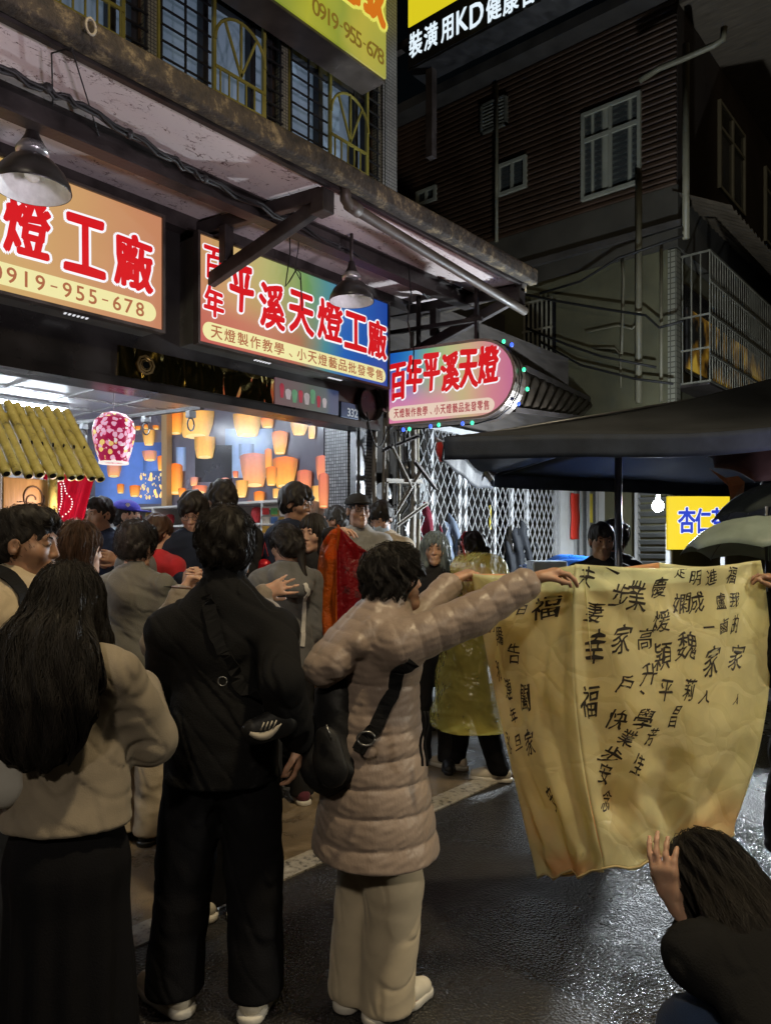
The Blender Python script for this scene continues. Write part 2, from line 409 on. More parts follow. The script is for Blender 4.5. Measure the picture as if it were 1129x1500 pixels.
def person(label, at, yaw, H=1.70, male=True, w=1.0, skin_tone='mid', hair=('short', 'black'), head=(0, 0, 0), lean=0, tilt=0, twist=0,
           top=None, bottom=None, shoes=None, hands=(None, None), hint=(None, None), grip=(None, None), feet=None, face=True, res=.008, group=None,
           hide_legs=False, hairseed=0, shoe_ok=True, extras=None, glasses=False, hunch=0, drop=0, shz=1.375):
    """at = point on the ground; yaw: 0 looks away from the camera, 90 to the camera's right. Hand targets are points of the place (wrist)."""
    phi = TH - RAD(yaw)
    root = thing('person', label, 'person', at, group, phi - RAD(90))
    inv = Matrix.Rotation(-(phi - RAD(90)), 3, 'Z'); at = Vector(at)
    loc = lambda p: inv @ (Vector(p) - at)
    s = H / 1.72; fem = 0 if male else 1
    sw = (.185 - .025 * fem) * w * s
    R_up = Matrix.Rotation(-RAD(lean), 3, 'X') @ Matrix.Rotation(RAD(tilt), 3, 'Y') @ Matrix.Rotation(-RAD(twist), 3, 'Z')
    piv = Vector((0, 0, .95 * s)); U = lambda p: piv + R_up @ (Vector(p) * s - piv) - Vector((0, 0, drop))
    neck = U((0, -.005, 1.445)); shR, shL = U((sw / s, -.01, shz)), U((-sw / s, -.01, shz)); chest = U((0, 0, 1.27)); waist = U((0, 0, 1.06)); pel = Vector((0, 0, .93 * s - drop))
    hM = np.array(R_up, dtype=F4) @ rotm(*head) if False else rotm(*head) @ np.eye(3, dtype=F4)
    hc = A3(U((0, .022 + hunch, 1.607 - hunch * .25))); hs = s * (1.0 if male else .965)
    feet = feet or ((.10, .0, 8), (-.10, .02, -8))
    fR, fL = Vector((feet[0][0], feet[0][1], .085 * s)), Vector((feet[1][0], feet[1][1], .085 * s))
    hipR, hipL = Vector((.088 * s, 0, .90 * s - drop)), Vector((-.088 * s, 0, .90 * s - drop))
    knR, fR = ik(hipR, fR, (.409) * s, .409 * s, (.15, 1, 0)); knL, fL = ik(hipL, fL, .409 * s, .409 * s, (-.15, 1, 0))
    arms = []
    for i, (sh, sg) in enumerate(((shR, 1), (shL, -1))):
        tgt = loc(hands[i]) if hands[i] is not None else sh + Vector((sg * .055 * s, .05 * s, -.53 * s))
        hn = loc(at + Vector(hint[i])) if hint[i] is not None else Vector((sg * .35, -.8, -.3))
        el, wr = ik(sh, tgt, .285 * s, .255 * s, hn); arms.append((sh, el, wr))
    C = dict(drop=drop, at=at, inv=inv, s=s, neck=neck, sh=(shR, shL), chest=chest, waist=waist, pel=pel, hc=hc, hM=hM, hs=hs, arms=arms, root=root, loc=loc, U=U, sw=sw, hips=(hipR, hipL), knees=(knR, knL), ank=(fR, fL), R=R_up)
    fwd = R_up @ Vector((0, 1, 0)); sqd = (tuple(fwd), .64)
    # ---- body: one surface from crown to soles
    B = Sdf(.02)
    T = head_parts(B, hc, hM, hs, male)
    B.cap(hc + hM @ A3((0, -.018, -.05)) * F4(hs), neck - Vector((0, 0, .03)), .052 * s, .060 * s, None, None, .03)
    B.cap(chest, waist, .125 * s * w, .11 * s, sqd, None, .04); B.cap(shR * .85 + shL * .15, shL * .85 + shR * .15, .045 * s, None, None, None, .05); B.cap(waist, pel, .115 * s, .12 * s, sqd, None, .04)
    for i, (sh, el, wr) in enumerate(arms):
        B.cap(sh, el, .043 * s, .036 * s, None, None, .02); B.cap(el, wr, .036 * s, .024 * s, None, None, .015)
        d = (wr - el).normalized(); sg = 1 if i == 0 else -1
        g = grip[i] or {}
        hd = inv @ Vector(g['d']) if 'd' in g else d; hn = inv @ Vector(g['n']) if 'n' in g else Vector((-sg, 0, 0))
        hand_parts(B, wr, hd, hn, g.get('side', -sg if 'n' not in g else g.get('side', 1)), g.get('curl', (18, 22, 14)), g.get('spread', 4), g.get('thumb', (.6, 20)), s * (1.02 if male else 1.04), each=g.get('each'))
    if not hide_legs:
        for hp, kn, ak in ((hipR, knR, fR), (hipL, knL, fL)):
            B.cap(hp, kn, .068 * s, .048 * s, None, None, .03); B.cap(kn, ak, .046 * s, .034 * s, None, None, .02); B.cap(ak - Vector((0, 0, .045)), ak + Vector((0, .10, -.055)), .028, .022, None, None, .02)
    sdf_obj('body', B, min(res, .006) if face else res, skin(skin_tone), root)
    # ---- face
    if face:
        ew = mat('eye_white', (.62, .58, .54), .25, bmp=0, var=.05); ei = mat('dark_iris', (.02, .012, .008), .15, bmp=0)
        for sg in (-1, 1):
            m = MB(); m.ball(T((sg * .031, .0815, .0095)), tuple(q * hs for q in (.0105, .008, .0048)), 12, Matrix(hM.tolist())); e_ = m.build('eye', ew, None, True); e_.parent = root
            m = MB(); m.ball(T((sg * .031, .0862, .0095)), tuple(q * hs for q in (.0052, .0045, .0046)), 12, Matrix(hM.tolist())); q_ = m.build('iris', ei, None, True); q_.parent = e_
            m = MB(); m.tube([T((sg * x, y, z)) for x, y, z in ((.015, .090, .0275), (.031, .089, .032), (.047, .077, .0285))], [.0022 * hs, .0034 * hs, .0014 * hs], 6); e_ = m.build('eyebrow', hair_mat('black_hair', (.012, .010, .009)), None, True); e_.parent = root
        m = MB(); m.grid(lambda u, v: T(((u - .5) * .044, .0965 - .030 * abs(u - .5) ** 1.6 * 2 - .002 * math.cos(v * 6.28), -.0615 + (v - .5) * .019 * (1 - (2 * u - 1) ** 2) + .003 * abs(2 * u - 1))), 12, 6)
        l_ = m.build('lips', mat('lips', (.36, .13, .11), .4, bmp=.1), None, True); l_.parent = root
    if glasses:
        gm = mat('dark_glasses_frame', (.02, .02, .022), .3, bmp=0); m = MB()
        for sg in (-1, 1):
            m.tube([T((sg * (.033 + .022 * math.cos(a)), .101 - .006 * (1 + math.cos(a)) / 2, .006 + .018 * math.sin(a))) for a in [i * math.pi / 8 for i in range(17)]], .0017 * hs, 6)
            m.tube([T((sg * .055, .094, .010)), T((sg * .079, .05, .012)), T((sg * .083, -.01, .008))], .0016 * hs, 6)
        m.tube([T((-.011, .102, .010)), T((0, .105, .012)), T((.011, .102, .010))], .0016 * hs, 6)
        g_ = m.build('glasses', gm, None, True); g_.parent = root
    # ---- clothes
    if bottom: dress_bottom(C, bottom, res)
    if top: dress_top(C, top, res)
    if shoes and shoe_ok: dress_shoes(C, shoes, feet, min(res, .007))
    if hair: dress_hair(C, hair, T, min(res, .006), hairseed)
    if extras: extras(C, T)
    return C
def wrinkles(amp, f=24, seed=0):
    def fn(P):
        q = P.copy(); q += .03 * np.stack([wob(P, 9, seed), wob(P, 8, seed + 2), wob(P, 10, seed + 4)], 1).astype(F4)
        return amp * (wob(q, f, seed) + .5 * np.abs(wob(q * A3((1, 1, 1.8)), f * 1.2, seed + 3)) - .2)
    return fn
def creases(amp, seed=0, stretch=(1, 1, .42)):
    """thin pressed-in fold lines that run mostly with the hang of the cloth"""
    def fn(P):
        q = P + .035 * np.stack([wob(P, 8, seed + 1), wob(P, 7, seed + 5), wob(P, 9, seed + 3)], 1).astype(F4)
        w = wob(q * A3(stretch), 30, seed + 9); v = wob((q + P[:, [1, 2, 0]] * .4) * A3((.8, .8, 1.1)), 19, seed + 4)
        return amp * (np.exp(-(w / .13) ** 2) * (v > -.1) * np.clip((v + .1) * 4, 0, 1) - .45 * np.exp(-((np.abs(w) - .26) / .14) ** 2) * np.clip((v + .1) * 4, 0, 1) + .7 * np.exp(-(v / .07) ** 2))
    return fn
def dress_top(C, o, res):
    s = C['s']; S = Sdf(.045); th = o.get('thick', .015); q = o.get('quilt'); wd = o.get('w', 1.0); fwd = C['R'] @ Vector((0, 1, 0)); sq = (tuple(fwd), o.get('depth', .66))
    chest, waist, pel = C['chest'], C['waist'], C['pel']; hem = o.get('hem', .86) * s - C['drop']; shR, shL = C['sh']; sh_mid = (shR + shL) / 2
    rc = (C['sw'] * .88 + th) * wd
    S.cap(sh_mid - (sh_mid - chest) * .45, waist, rc, (.135 * s + th) * wd, sq, q, .05)
    S.cap(waist, Vector((waist.x * .5, waist.y * .5, hem - .02)), (.135 * s + th) * wd, (o.get('hemr', .172) * s + th) * wd, (tuple(fwd), o.get('hemdepth', .78)), q and (q[0], q[1], (chest - waist).length), .05)
    for q_ in (shR, shL): S.cap(C['neck'] + Vector((0, 0, -.035 * s)), q_ * .97 + sh_mid * .03, .066 * s + th * .5, .050 * s + th * .75, None, None, .05)
    S.cap(C['neck'] + Vector((0, 0, -.01)), sh_mid - Vector((0, 0, .05)), .062 * s + th * .5, .10 * s, None, None, .06)
    sleeve = o.get('sleeve', 1.0)
    aq = o.get('aquilt', q)
    for i, (a, e, w_) in enumerate(C['arms']):
        S.cap(a, e, .053 * s + th, (.043 * s + th) * o.get('sl', 1), None, aq, .045)
        if sleeve > .5:
            w2 = e + (w_ - e) * (sleeve if sleeve < 1 else .98)
            S.cap(e, w2, (.043 * s + th) * o.get('sl', 1), .034 * s + th * o.get('cuff', .7), None, aq, .022)
        d = (w_ - e).normalized() if sleeve > .5 else (e - a).normalized()
    if o.get('collar'):
        z0, r = o['collar']; S.cap(C['neck'], C['neck'] + (C['R'] @ Vector((0, .006, z0))), r * s, r * s * .97, None, None, .02)
    if o.get('hood'):   # folded down behind the neck
        c = C['neck']; hd = o['hood']
        for a0 in (-100, -70, -40, -15, 15, 40, 70, 100):
            sa, ca = math.sin(RAD(a0)), math.cos(RAD(a0)); p = c + C['R'] @ Vector((sa * .105 * s, -ca * .085 * s, .035 * s - .03 * (1 - ca)))
            p2 = c + C['R'] @ Vector((sa * .115 * s, (-.085 - .075 * hd * max(0, ca)) * s, (-.02 - .085 * hd * max(0, ca)) * s)); S.cap(p, p2, .034 * s, (.038 + .012 * hd * max(0, ca)) * s, None, q and (.055, .006), .022)
    if hem < pel.z - .1: S.cap(waist * .35 + pel * .65, Vector((0, 0, hem - .02)), .155 * s + th, (o.get('hemr', .172) * s + th) * wd, ((0, 1, 0), .86), q, .05)
    if o.get('crease', True): S.disp(wrinkles(o.get('wr', .011), o.get('wf', 22), o.get('seed', 1)))
    if not q and o.get('cr', .004): S.disp(creases(o.get('cr', .004), o.get('seed', 1)))
    if q: S.disp(lambda P: .0016 * wob(P * A3((1, 1, 2.2)), 75, 4) + .0012 * wob(P, 130, 6))
    S.post.append(('cut', A3((0, 0, hem)), A3(Vector((o.get('slant', 0), 0, 1)).normalized()), .01))
    C['top_sdf'] = S
    ob = sdf_obj(o.get('name', 'jacket'), S, res, o['mat'], C['root']); C['top'] = ob
    if o.get('ribs'):       # knitted hem band and cuffs
        pass
    return ob
def dress_bottom(C, o, res):
    s = C['s']; S = Sdf(.03); th = o.get('thick', .014); kind = o.get('kind', 'trousers'); pel = C['pel']
    if kind == 'skirt':
        S.cap(C['waist'] * .6 + pel * .4, Vector((0, 0, .78 * s)), .14 * s, .185 * s, ((0, 1, 0), .86), None, .04); S.cap(Vector((0, 0, .78 * s)), Vector((0, .02, o.get('hem', .2))), .185 * s, .215 * s, ((0, 1, 0), .86), None, .04)
        S.cut((0, 0, o.get('hem', .2)), (0, 0, 1))
        S.disp(lambda P: .010 * np.sin(np.arctan2(P[:, 0], P[:, 1]) * 11 + P[:, 2] * 2) * np.clip((.95 * s - P[:, 2]) * 2, 0, 1))
    else:
        S.cap(C['waist'] * .35 + pel * .65, pel - Vector((0, 0, .06 * s)), .13 * s + th, .15 * s + th, ((0, 1, 0), .72), None, .04)
        lr = o.get('leg', (.088, .068, .062))
        for hp, kn, ak in zip(C['hips'], C['knees'], C['ank']):
            S.cap(hp, kn, lr[0] * s + th, lr[1] * s + th, None, None, .035); S.cap(kn, ak - Vector((0, 0, .02)), lr[1] * s + th, lr[2] * s + th, None, None, .025)
        S.disp(wrinkles(o.get('wr', .008), o.get('wf', 17), o.get('seed', 5)))
        S.disp(creases(.004, o.get('seed', 5), (1, 1, .30)))
        S.post.append(('cut', A3((0, 0, o.get('hem', .05))), A3((0, 0, 1)), .01))
    C['bottom'] = sdf_obj(o.get('name', 'trousers' if kind != 'skirt' else 'skirt'), S, res, o['mat'], C['root'])
def dress_shoes(C, o, feet, res):
    for i, ak in enumerate(C['ank']):
        a = RAD(feet[i][2]); f = Vector((math.sin(a), math.cos(a), 0)); b = Vector((ak.x, ak.y, 0)); S = Sdf(.02)
        S.cap(b - f * .045 + Vector((0, 0, .055)), b + f * .10 + Vector((0, 0, .045)), .043, .042, None, None, .02); S.cap(b + f * .10 + Vector((0, 0, .045)), b + f * .165 + Vector((0, 0, .038)), .042, .033, None, None, .02)
        S.cap(b + Vector((0, 0, .06)) - f * .01, b + Vector((0, 0, .105)) - f * .02, .042, .038, None, None, .02); S.cut((0, 0, .022), (0, 0, 1), .004)
        sh = sdf_obj('shoe', S, res, o['mat'], C['root'])
        K = Sdf(.01); K.cap(b - f * .05 + Vector((0, 0, .018)), b + f * .10 + Vector((0, 0, .018)), .048, .050, None, None, .01); K.cap(b + f * .10 + Vector((0, 0, .018)), b + f * .17 + Vector((0, 0, .018)), .050, .036, None, None, .01)
        K.cut((0, 0, .002), (0, 0, 1), .002); K.post.append(('cut', A3((0, 0, .032)), A3((0, 0, -1)), .003))
        so = sdf_obj('sole', K, res, o.get('sole', o['mat']), sh)
        if o.get('stripes'):
            m = MB()
            for sg in (-1, 1):
                r = Vector((f.y, -f.x, 0)) * sg
                for j in range(3):
                    p = b + f * (.015 + j * .026); m.tube([p + r * .0415 + f * .016 + Vector((0, 0, .034)), p + r * .043 + f * .004 + Vector((0, 0, .055)), p + r * .036 - f * .008 + Vector((0, 0, .077))], [.0045, .005, .0045], 6)
            g = m.build('stripes', o['stripes'], None, True); g.parent = sh
def dress_hair(C, h, T, res, seed):
    style, colour = h[0], h[1]; opt = h[2] if len(h) > 2 else {}
    hs, M, hc = C['hs'], C['hM'], C['hc']; s = hs
    mt = {'black': lambda: hair_mat('black_hair', (.012, .010, .009)), 'brown': lambda: hair_mat('brown_hair', (.030, .015, .009), (.065, .030, .017)),
          'dark_brown': lambda: hair_mat('dark_brown_hair', (.018, .011, .008), (.040, .022, .014)),
          'silver': lambda: hair_mat('silver_hair', (.10, .13, .15), (.36, .44, .48), .35), 'grey': lambda: hair_mat('grey_hair', (.03, .03, .03), (.09, .09, .09))}[colour]()
    L = lambda P: ((P - hc) @ M) / F4(s)                       # head coordinates
    S = Sdf(.02); vol = opt.get('vol', 1.0)
    e = lambda p, r, k=.02, sub=False: S.ell(T(p), [q * s for q in r], M, k, sub)
    cp = lambda a, b, r1, r2=None, k=.02, sub=False, sq=None: S.cap(T(a), T(b), r1 * s, None if r2 is None else r2 * s, sq, None, k, sub)
    down = A3((0, 0, -1)); flow = 'crown'
    if style in ('short', 'crop'):
        v = (.007 if style == 'crop' else .016) * vol
        e((0, -.014, .034), (.075 + v, .094 + v, .087 + v * 1.25)); e((0, -.06, -.02), (.062 + v * .6, .045 + v * .4, .055), .03)
        if style == 'short':
            e((.01, .055, .085), (.055, .042, .030), .03)
            for x in (-.04, -.013, .015, .042): cp((x, .060, .088), (x * 1.15, .098 - abs(x) * .3, .052 - .006 * math.sin(x * 90 + seed)), .019, .011, .012)
        S.k = .01
        e((0, .118, -.055), (.10, .072, .098), .012, True)             # the face stays free
        for sg in (-1, 1): e((sg * .088, .010, -.045), (.030, .034, .060), .012, True)
        e((0, -.01, -.15), (.12, .12, .085), .012, True)
    elif style == 'fade':                                           # short sides, fuller top brushed forward
        v = .005; e((0, -.014, .030), (.075 + v, .094 + v, .087)); e((0, -.05, -.02), (.066, .050, .055), .03)
        e((0, .004, .088), (.070 * vol, .090, .042 * vol), .03)
        for x in (-.045, -.022, .002, .026, .048): cp((x * .8, .050, .105), (x, .092 - abs(x) * .35, .084 + .005 * math.sin(x * 140 + seed)), .020, .010, .012)
        S.k = .01
        e((0, .122, -.040), (.100, .072, .104), .010, True)
        for sg in (-1, 1): e((sg * .090, .012, -.050), (.030, .036, .066), .010, True)
        e((0, -.01, -.15), (.12, .12, .088), .012, True)
    elif style in ('bob',):
        e((0, -.012, .034), (.092 * vol, .108 * vol, .103)); e((0, -.045, -.045), (.090 * vol, .070, .075), .03)
        for sg in (-1, 1): e((sg * .066, -.014, -.035), (.034, .056, .075), .03)
        for x in (-.045, -.015, .015, .045): cp((x, .055, .095), (x * 1.2, .100 - abs(x) * .35, .035), .024, .013, .015)
        e((0, .132, -.045), (.075, .075, .085), .012, True)
    elif style == 'hat':
        e((0, -.014, .028), (.080, .098, .085)); e((0, -.055, -.03), (.066, .05, .06), .03); e((0, .118, -.055), (.10, .072, .11), .012, True); e((0, -.01, -.15), (.12, .12, .085), .012, True)
        for sg in (-1, 1): e((sg * .088, .010, -.045), (.030, .034, .060), .012, True)
    else:                                                           # long, tail, silver
        v = opt.get('v', .014)
        e((0, -.014, .034), (.077 + v, .096 + v, .088 + v)); e((0, -.055, -.03), (.072 + v, .055 + v, .075), .03)
        if style == 'tail':
            cp((0, -.10, .02), (0, -.125, -.02), .030, .028, .02); cp((0, -.125, -.02), (0, -.135, -.22 * opt.get('len', 1)), .030, .014, .02)
            e((0, .122, -.055), (.10, .072, .108), .012, True)
            for sg in (-1, 1): e((sg * .088, .020, -.045), (.030, .034, .052), .012, True)
            e((0, -.01, -.165), (.11, .105, .085), .012, True)
        else:
            ln = opt.get('len', .42); wdt = opt.get('w', 1.0); G = lambda p: hc + A3(C['R'] @ Vector(p)) * F4(s)
            # the falling mass hangs from the head, straight down in the body's frame
            bk = opt.get('back', -.055); q0 = A3(T((0, -.045, -.03))); q1 = q0 + A3(C['R'] @ Vector((0, bk * .85, -min(.20, ln * .5)))) * F4(s); low = q0 + A3(C['R'] @ Vector((opt.get('shift', 0), bk, -ln))) * F4(s); sqh = (tuple(M @ A3((0, 1, 0))), opt.get('flat', .6))
            S.cap(q0, q1, .094 * s, .100 * wdt * s, sqh, None, .04); S.cap(q1, q1 * .4 + low * .6, .100 * wdt * s, .108 * wdt * s, sqh, None, .04); S.cap(q1 * .4 + low * .6, low, .108 * wdt * s, .055 * wdt * s, sqh, None, .04)
            for sg in opt.get('sides', (-1, 1)):
                a = T((sg * .070, .010, .02)); b = A3(T((sg * .085, .020, -.12))); c = b + A3((0, 0, -opt.get('side_len', .15))) + M @ A3((sg * .005, .02, 0))
                S.cap(a, b, .030 * s, .034 * s, None, None, .03); S.cap(b, c, .034 * s, .016 * s, None, None, .03)
            e((0, .120, -.060), (.070, .076, .118), .012, True)
            flow = 'down'
    ph = seed * 1.7
    def tuft(P):
        q = L(P); az = np.arctan2(q[:, 0], q[:, 1]); el = np.arctan2(q[:, 2], np.hypot(q[:, 0], q[:, 1]))
        if flow == 'down': return (.0055 * np.sin(az * 17 + ph + 2.5 * np.sin(q[:, 2] * 14 + ph)) + .0022 * np.sin(az * 41 + 3 * np.sin(q[:, 2] * 11)) + .006 * wob(P, 16, seed)) * F4(s)
        return (.0035 * np.sin(az * 13 + 3 * np.sin(el * 5 + ph)) * np.cos(el) + .0045 * np.sin(q[:, 0] * 95 + 2 * np.sin(q[:, 1] * 40 + ph)) * (q[:, 2] > 0) + .004 * wob(P, 55, seed)) * F4(s) * (1.5 if style == 'bob' else 1)
    S.disp(tuft)
    n = opt.get('strands', 0); ex = None
    if n:
        def ex(V):
            rg = np.random.default_rng(seed + 5); q = L(V)
            if flow == 'down': ok = np.where((q[:, 2] > -.15) & ((q[:, 1] < .02) | (q[:, 2] > .075)) & ((q[:, 1] < .055)))[0]
            else: ok = np.where(q[:, 2] > -.07)[0]
            roots = V[rg.choice(ok, n)]; crown = A3(T((0, -.05, .13))); fw = A3(M @ A3((0, 1, 0)))
            if flow == 'down':
                hd = lambda P: A3(C['R'] @ Vector((0, 0, -1)))[None] * .8 + np.where((L(P)[:, 2] > .02)[:, None], (P - crown) * 6, 0) + 0 * P
                return strands(S, roots, hd, opt.get('steps', 16), opt.get('step', .022) * s, opt.get('r', .0016), .008, seed, opt.get('curl', .0035))
            hd = lambda P: (P - crown) * 7 + np.array([0, 0, -.25], F4)[None] + fw[None] * .25
            return strands(S, roots, hd, opt.get('steps', 9), opt.get('step', .0085) * s, opt.get('r', .0013), .008, seed, .0018)
    C['hair'] = sdf_obj('hair', S, res, mt, C['root'], ex)
    C['hair_sdf'] = S
# ================================================================== ground
def asphalt():
    m, nt, b = new_mat('wet_asphalt'); v = objvec(nt)
    big = noise(nt, 1.1, 5, v, .6, .4); mid = noise(nt, 9, 4, v); fine = noise(nt, 170, 3, v); vor = N(nt, 'ShaderNodeTexVoronoi'); vor.inputs['Scale'].default_value = 88; nt.links.new(v, vor.inputs['Vector'])
    c = ramp(nt, fine.outputs[0], [(.35, (.010, .010, .011)), (.6, (.026, .025, .026)), (.74, (.09, .085, .08))]); nt.links.new(c.outputs[0], b.inputs['Base Color'])
    r = ramp(nt, big.outputs[0], [(.36, (.14,) * 3), (.5, (.28,) * 3), (.62, (.52,) * 3)]); nt.links.new(r.outputs[0], b.inputs['Roughness'])
    mx = N(nt, 'ShaderNodeMath', operation='MULTIPLY_ADD'); nt.links.new(vor.outputs['Distance'], mx.inputs[0]); mx.inputs[1].default_value = 1.0; nt.links.new(mid.outputs[0], mx.inputs[2])
    bump(nt, b, mx.outputs[0], .8, .007); b.inputs['Specular IOR Level'].default_value = .8
    return m
def apron():
    m, nt, b = new_mat('wet_concrete'); v = objvec(nt)
    a = noise(nt, 3.2, 6, v, .65, .6); f = noise(nt, 120, 4, v)
    c = ramp(nt, a.outputs[0], [(.3, (.06, .048, .034)), (.5, (.17, .13, .085)), (.68, (.28, .22, .15))]); nt.links.new(c.outputs[0], b.inputs['Base Color'])
    r = ramp(nt, a.outputs[0], [(.35, (.16,) * 3), (.6, (.5,) * 3)]); nt.links.new(r.outputs[0], b.inputs['Roughness']); bump(nt, b, f.outputs[0], .5, .006); return m
def paintm():
    m, nt, b = new_mat('worn_white_paint'); v = objvec(nt); a = noise(nt, 26, 6, v, .7); g = noise(nt, 2.2, 3, v)
    c = ramp(nt, a.outputs[0], [(.36, (.05, .048, .045)), (.47, (.34, .32, .28)), (.7, (.50, .47, .41))]); nt.links.new(c.outputs[0], b.inputs['Base Color'])
    b.inputs['Roughness'].default_value = .42; bump(nt, b, a.outputs[0], .4, .004); return m
g = MB(); g.span((-40, -40, -.2), (60, 60, 0)); tag(g.build('road', asphalt()), kind='structure')
g = MB(); g.span((-14, 2.84, -.1), (16, 3.92, .004)); tag(g.build('pavement', apron()), kind='structure')
g = MB(); g.span((-14, 2.69, -.05), (16, 2.845, .008)); tag(g.build('road_marking', paintm()), kind='structure')
stonem = mat('step_stone', (.16, .15, .14), .35, 0, .35, 5, .4, 60)
g = MB(); g.span((-14, 3.88, -.05), (5.7, 4.40, .15)); tag(g.build('pavement_step', stonem, bevel=.012), kind='structure')
g = MB(); g.span((-3.2, 4.40, -.05), (4.75, 9.3, .152)); tag(g.build('shop_floor', mat('pale_floor_tile', (.45, .42, .38), .25, 0, .1, 3, .05)), kind='structure')
# ================================================================== shared materials
rust = mat('dark_steel', (.045, .038, .036), .5, .5, .5, 7, .5, 40)
steel = mat('grey_steel', (.20, .20, .205), .4, .8, .3, 9, .25, 60)
blackm = mat('black_metal', (.012, .012, .013), .45, .3, .3, 9, .2, 60)
concrete = mat('stained_concrete', (.20, .17, .13), .8, 0, .5, 4, .6, 25)
darkwall = mat('dark_render', (.05, .045, .04), .8, 0, .4, 3, .5, 25)
whitem = mat('white_painted_metal', (.36, .37, .38), .4, 0, .12, 8, .1, 60)
cablem = mat('black_cable', (.012, .012, .012), .6, 0, .2, 9, 0)
pvc = mat('old_pvc', (.30, .27, .20), .5, 0, .25, 4, .2, 30)
def soffitm():
    m, nt, b = new_mat('peeling_soffit'); v = objvec(nt, (1, 1.6, 1))
    d = noise(nt, 7, 5, v, .6); mixv = N(nt, 'ShaderNodeMixRGB'); mixv.inputs[0].default_value = .22; nt.links.new(v, mixv.inputs[1]); nt.links.new(d.outputs['Color'], mixv.inputs[2])
    vo = N(nt, 'ShaderNodeTexVoronoi', feature='DISTANCE_TO_EDGE'); vo.inputs['Scale'].default_value = 17; nt.links.new(mixv.outputs[0], vo.inputs['Vector'])
    pat = noise(nt, 5.5, 6, v, .65, .3); lim = noise(nt, 24, 4, v, .7)
    th = N(nt, 'ShaderNodeMath', operation='MULTIPLY'); nt.links.new(pat.outputs[0], th.inputs[0]); nt.links.new(lim.outputs[0], th.inputs[1])
    e = N(nt, 'ShaderNodeMath', operation='MULTIPLY_ADD'); e.inputs[1].default_value = -1.6; nt.links.new(vo.outputs['Distance'], e.inputs[0]); nt.links.new(th.outputs[0], e.inputs[2])
    c = ramp(nt, e.outputs[0], [(.20, (.62, .55, .54)), (.255, (.52, .44, .44)), (.285, (.12, .075, .065)), (.42, (.09, .06, .05))]); nt.links.new(c.outputs[0], b.inputs['Base Color'])
    b.inputs['Roughness'].default_value = .7; bump(nt, b, e.outputs[0], -.25, .01); return m
def mossm():
    m, nt, b = new_mat('mossy_concrete'); v = objvec(nt, (1, 1, .8)); a = noise(nt, 11, 8, v, .72, .2); f = noise(nt, 45, 5, v)
    c = ramp(nt, a.outputs[0], [(.36, (.012, .010, .007)), (.53, (.045, .034, .02)), (.62, (.16, .125, .065)), (.70, (.25, .20, .11)), (.76, (.03, .025, .015))]); nt.links.new(c.outputs[0], b.inputs['Base Color'])
    b.inputs['Roughness'].default_value = .85; bump(nt, b, f.outputs[0], .8, .012); return m
def tilem(name, ca, cb, sc_=26, grout=(.02, .02, .02), w=.5, rough=.3):
    if name in MATS: return MATS[name]
    m, nt, b = new_mat(name); t = N(nt, 'ShaderNodeTexCoord'); s = N(nt, 'ShaderNodeSeparateXYZ'); nt.links.new(t.outputs['Object'], s.inputs[0])
    ad = N(nt, 'ShaderNodeMath', operation='ADD'); nt.links.new(s.outputs[0], ad.inputs[0]); nt.links.new(s.outputs[1], ad.inputs[1])
    cb_ = N(nt, 'ShaderNodeCombineXYZ'); nt.links.new(ad.outputs[0], cb_.inputs[0]); nt.links.new(s.outputs[2], cb_.inputs[1])
    k = N(nt, 'ShaderNodeTexBrick'); nt.links.new(cb_.outputs[0], k.inputs['Vector']); k.offset = 0
    k.inputs['Scale'].default_value = sc_; k.inputs['Color1'].default_value = (*ca, 1); k.inputs['Color2'].default_value = (*cb, 1); k.inputs['Mortar'].default_value = (*grout, 1)
    k.inputs['Mortar Size'].default_value = .06; k.inputs['Brick Width'].default_value = w; k.inputs['Row Height'].default_value = .5
    nt.links.new(k.outputs['Color'], b.inputs['Base Color']); b.inputs['Roughness'].default_value = rough; bump(nt, b, k.outputs['Fac'], -.5, .004); MATS[name] = m; return m
def glassm(name='window_glass', col=(.35, .40, .45), alpha=.25, rough=.06):
    if name in MATS: return MATS[name]
    m, nt, b = new_mat(name); b.inputs['Base Color'].default_value = (*col, 1); b.inputs['Roughness'].default_value = rough; b.inputs['Alpha'].default_value = alpha; b.inputs['Specular IOR Level'].default_value = .7
    MATS[name] = m; return m
# ================================================================== the lantern shop
XE = 5.28                                      # right end of the shop
shop = thing('shop_building', 'two storey lantern shop with brightly lit open front and grilled upper windows', 'shop', (0, 4.5, 0))
upper_brown = tilem('brown_wall_tile', (.055, .035, .025), (.08, .05, .03), 5, (.02, .018, .016), .5, .55)
m = MB(); bays = [(-.65, .4), (.5, 1.55), (1.65, 2.72), (2.82, 3.9), (3.99, 5.05)]; z0, z1 = 4.72, 6.15
m.span((-5, 4.5, 3.9), (XE, 4.7, z0)); m.span((-5, 4.5, z1), (XE, 4.7, 7.6)); xs = [-5] + [q for b in bays for q in b] + [XE]
for i in range(0, len(xs), 2): m.span((xs[i], 4.5, z0), (xs[i + 1], 4.7, z1))
m.span((XE - .18, 4.7, 0), (XE, 9.6, 7.6)); m.build('wall', upper_brown, shop)
m = MB(); m.span((XE - .17, 4.42, 3.9), (XE + .03, 4.5, 7.6)); m.build('corner_strip', tilem('grey_corner_tile', (.16, .16, .15), (.22, .22, .2), 16), shop)
yel = mat('yellow_painted_steel', (.20, .18, .035), .45, .2, .3, 6, .2); winf = mat('dark_window_frame', (.03, .03, .032), .4, .4)
blueg = mat('dim_blue_glass', (.16, .22, .28), .12, 0, .4, 2, 0, emit=.10, ecol=(.42, .60, .80))  # faint emission added to brighten the blue panes
pale = mat('tile_pillar', (.20, .19, .12), .5, 0, .3, 8, .2)
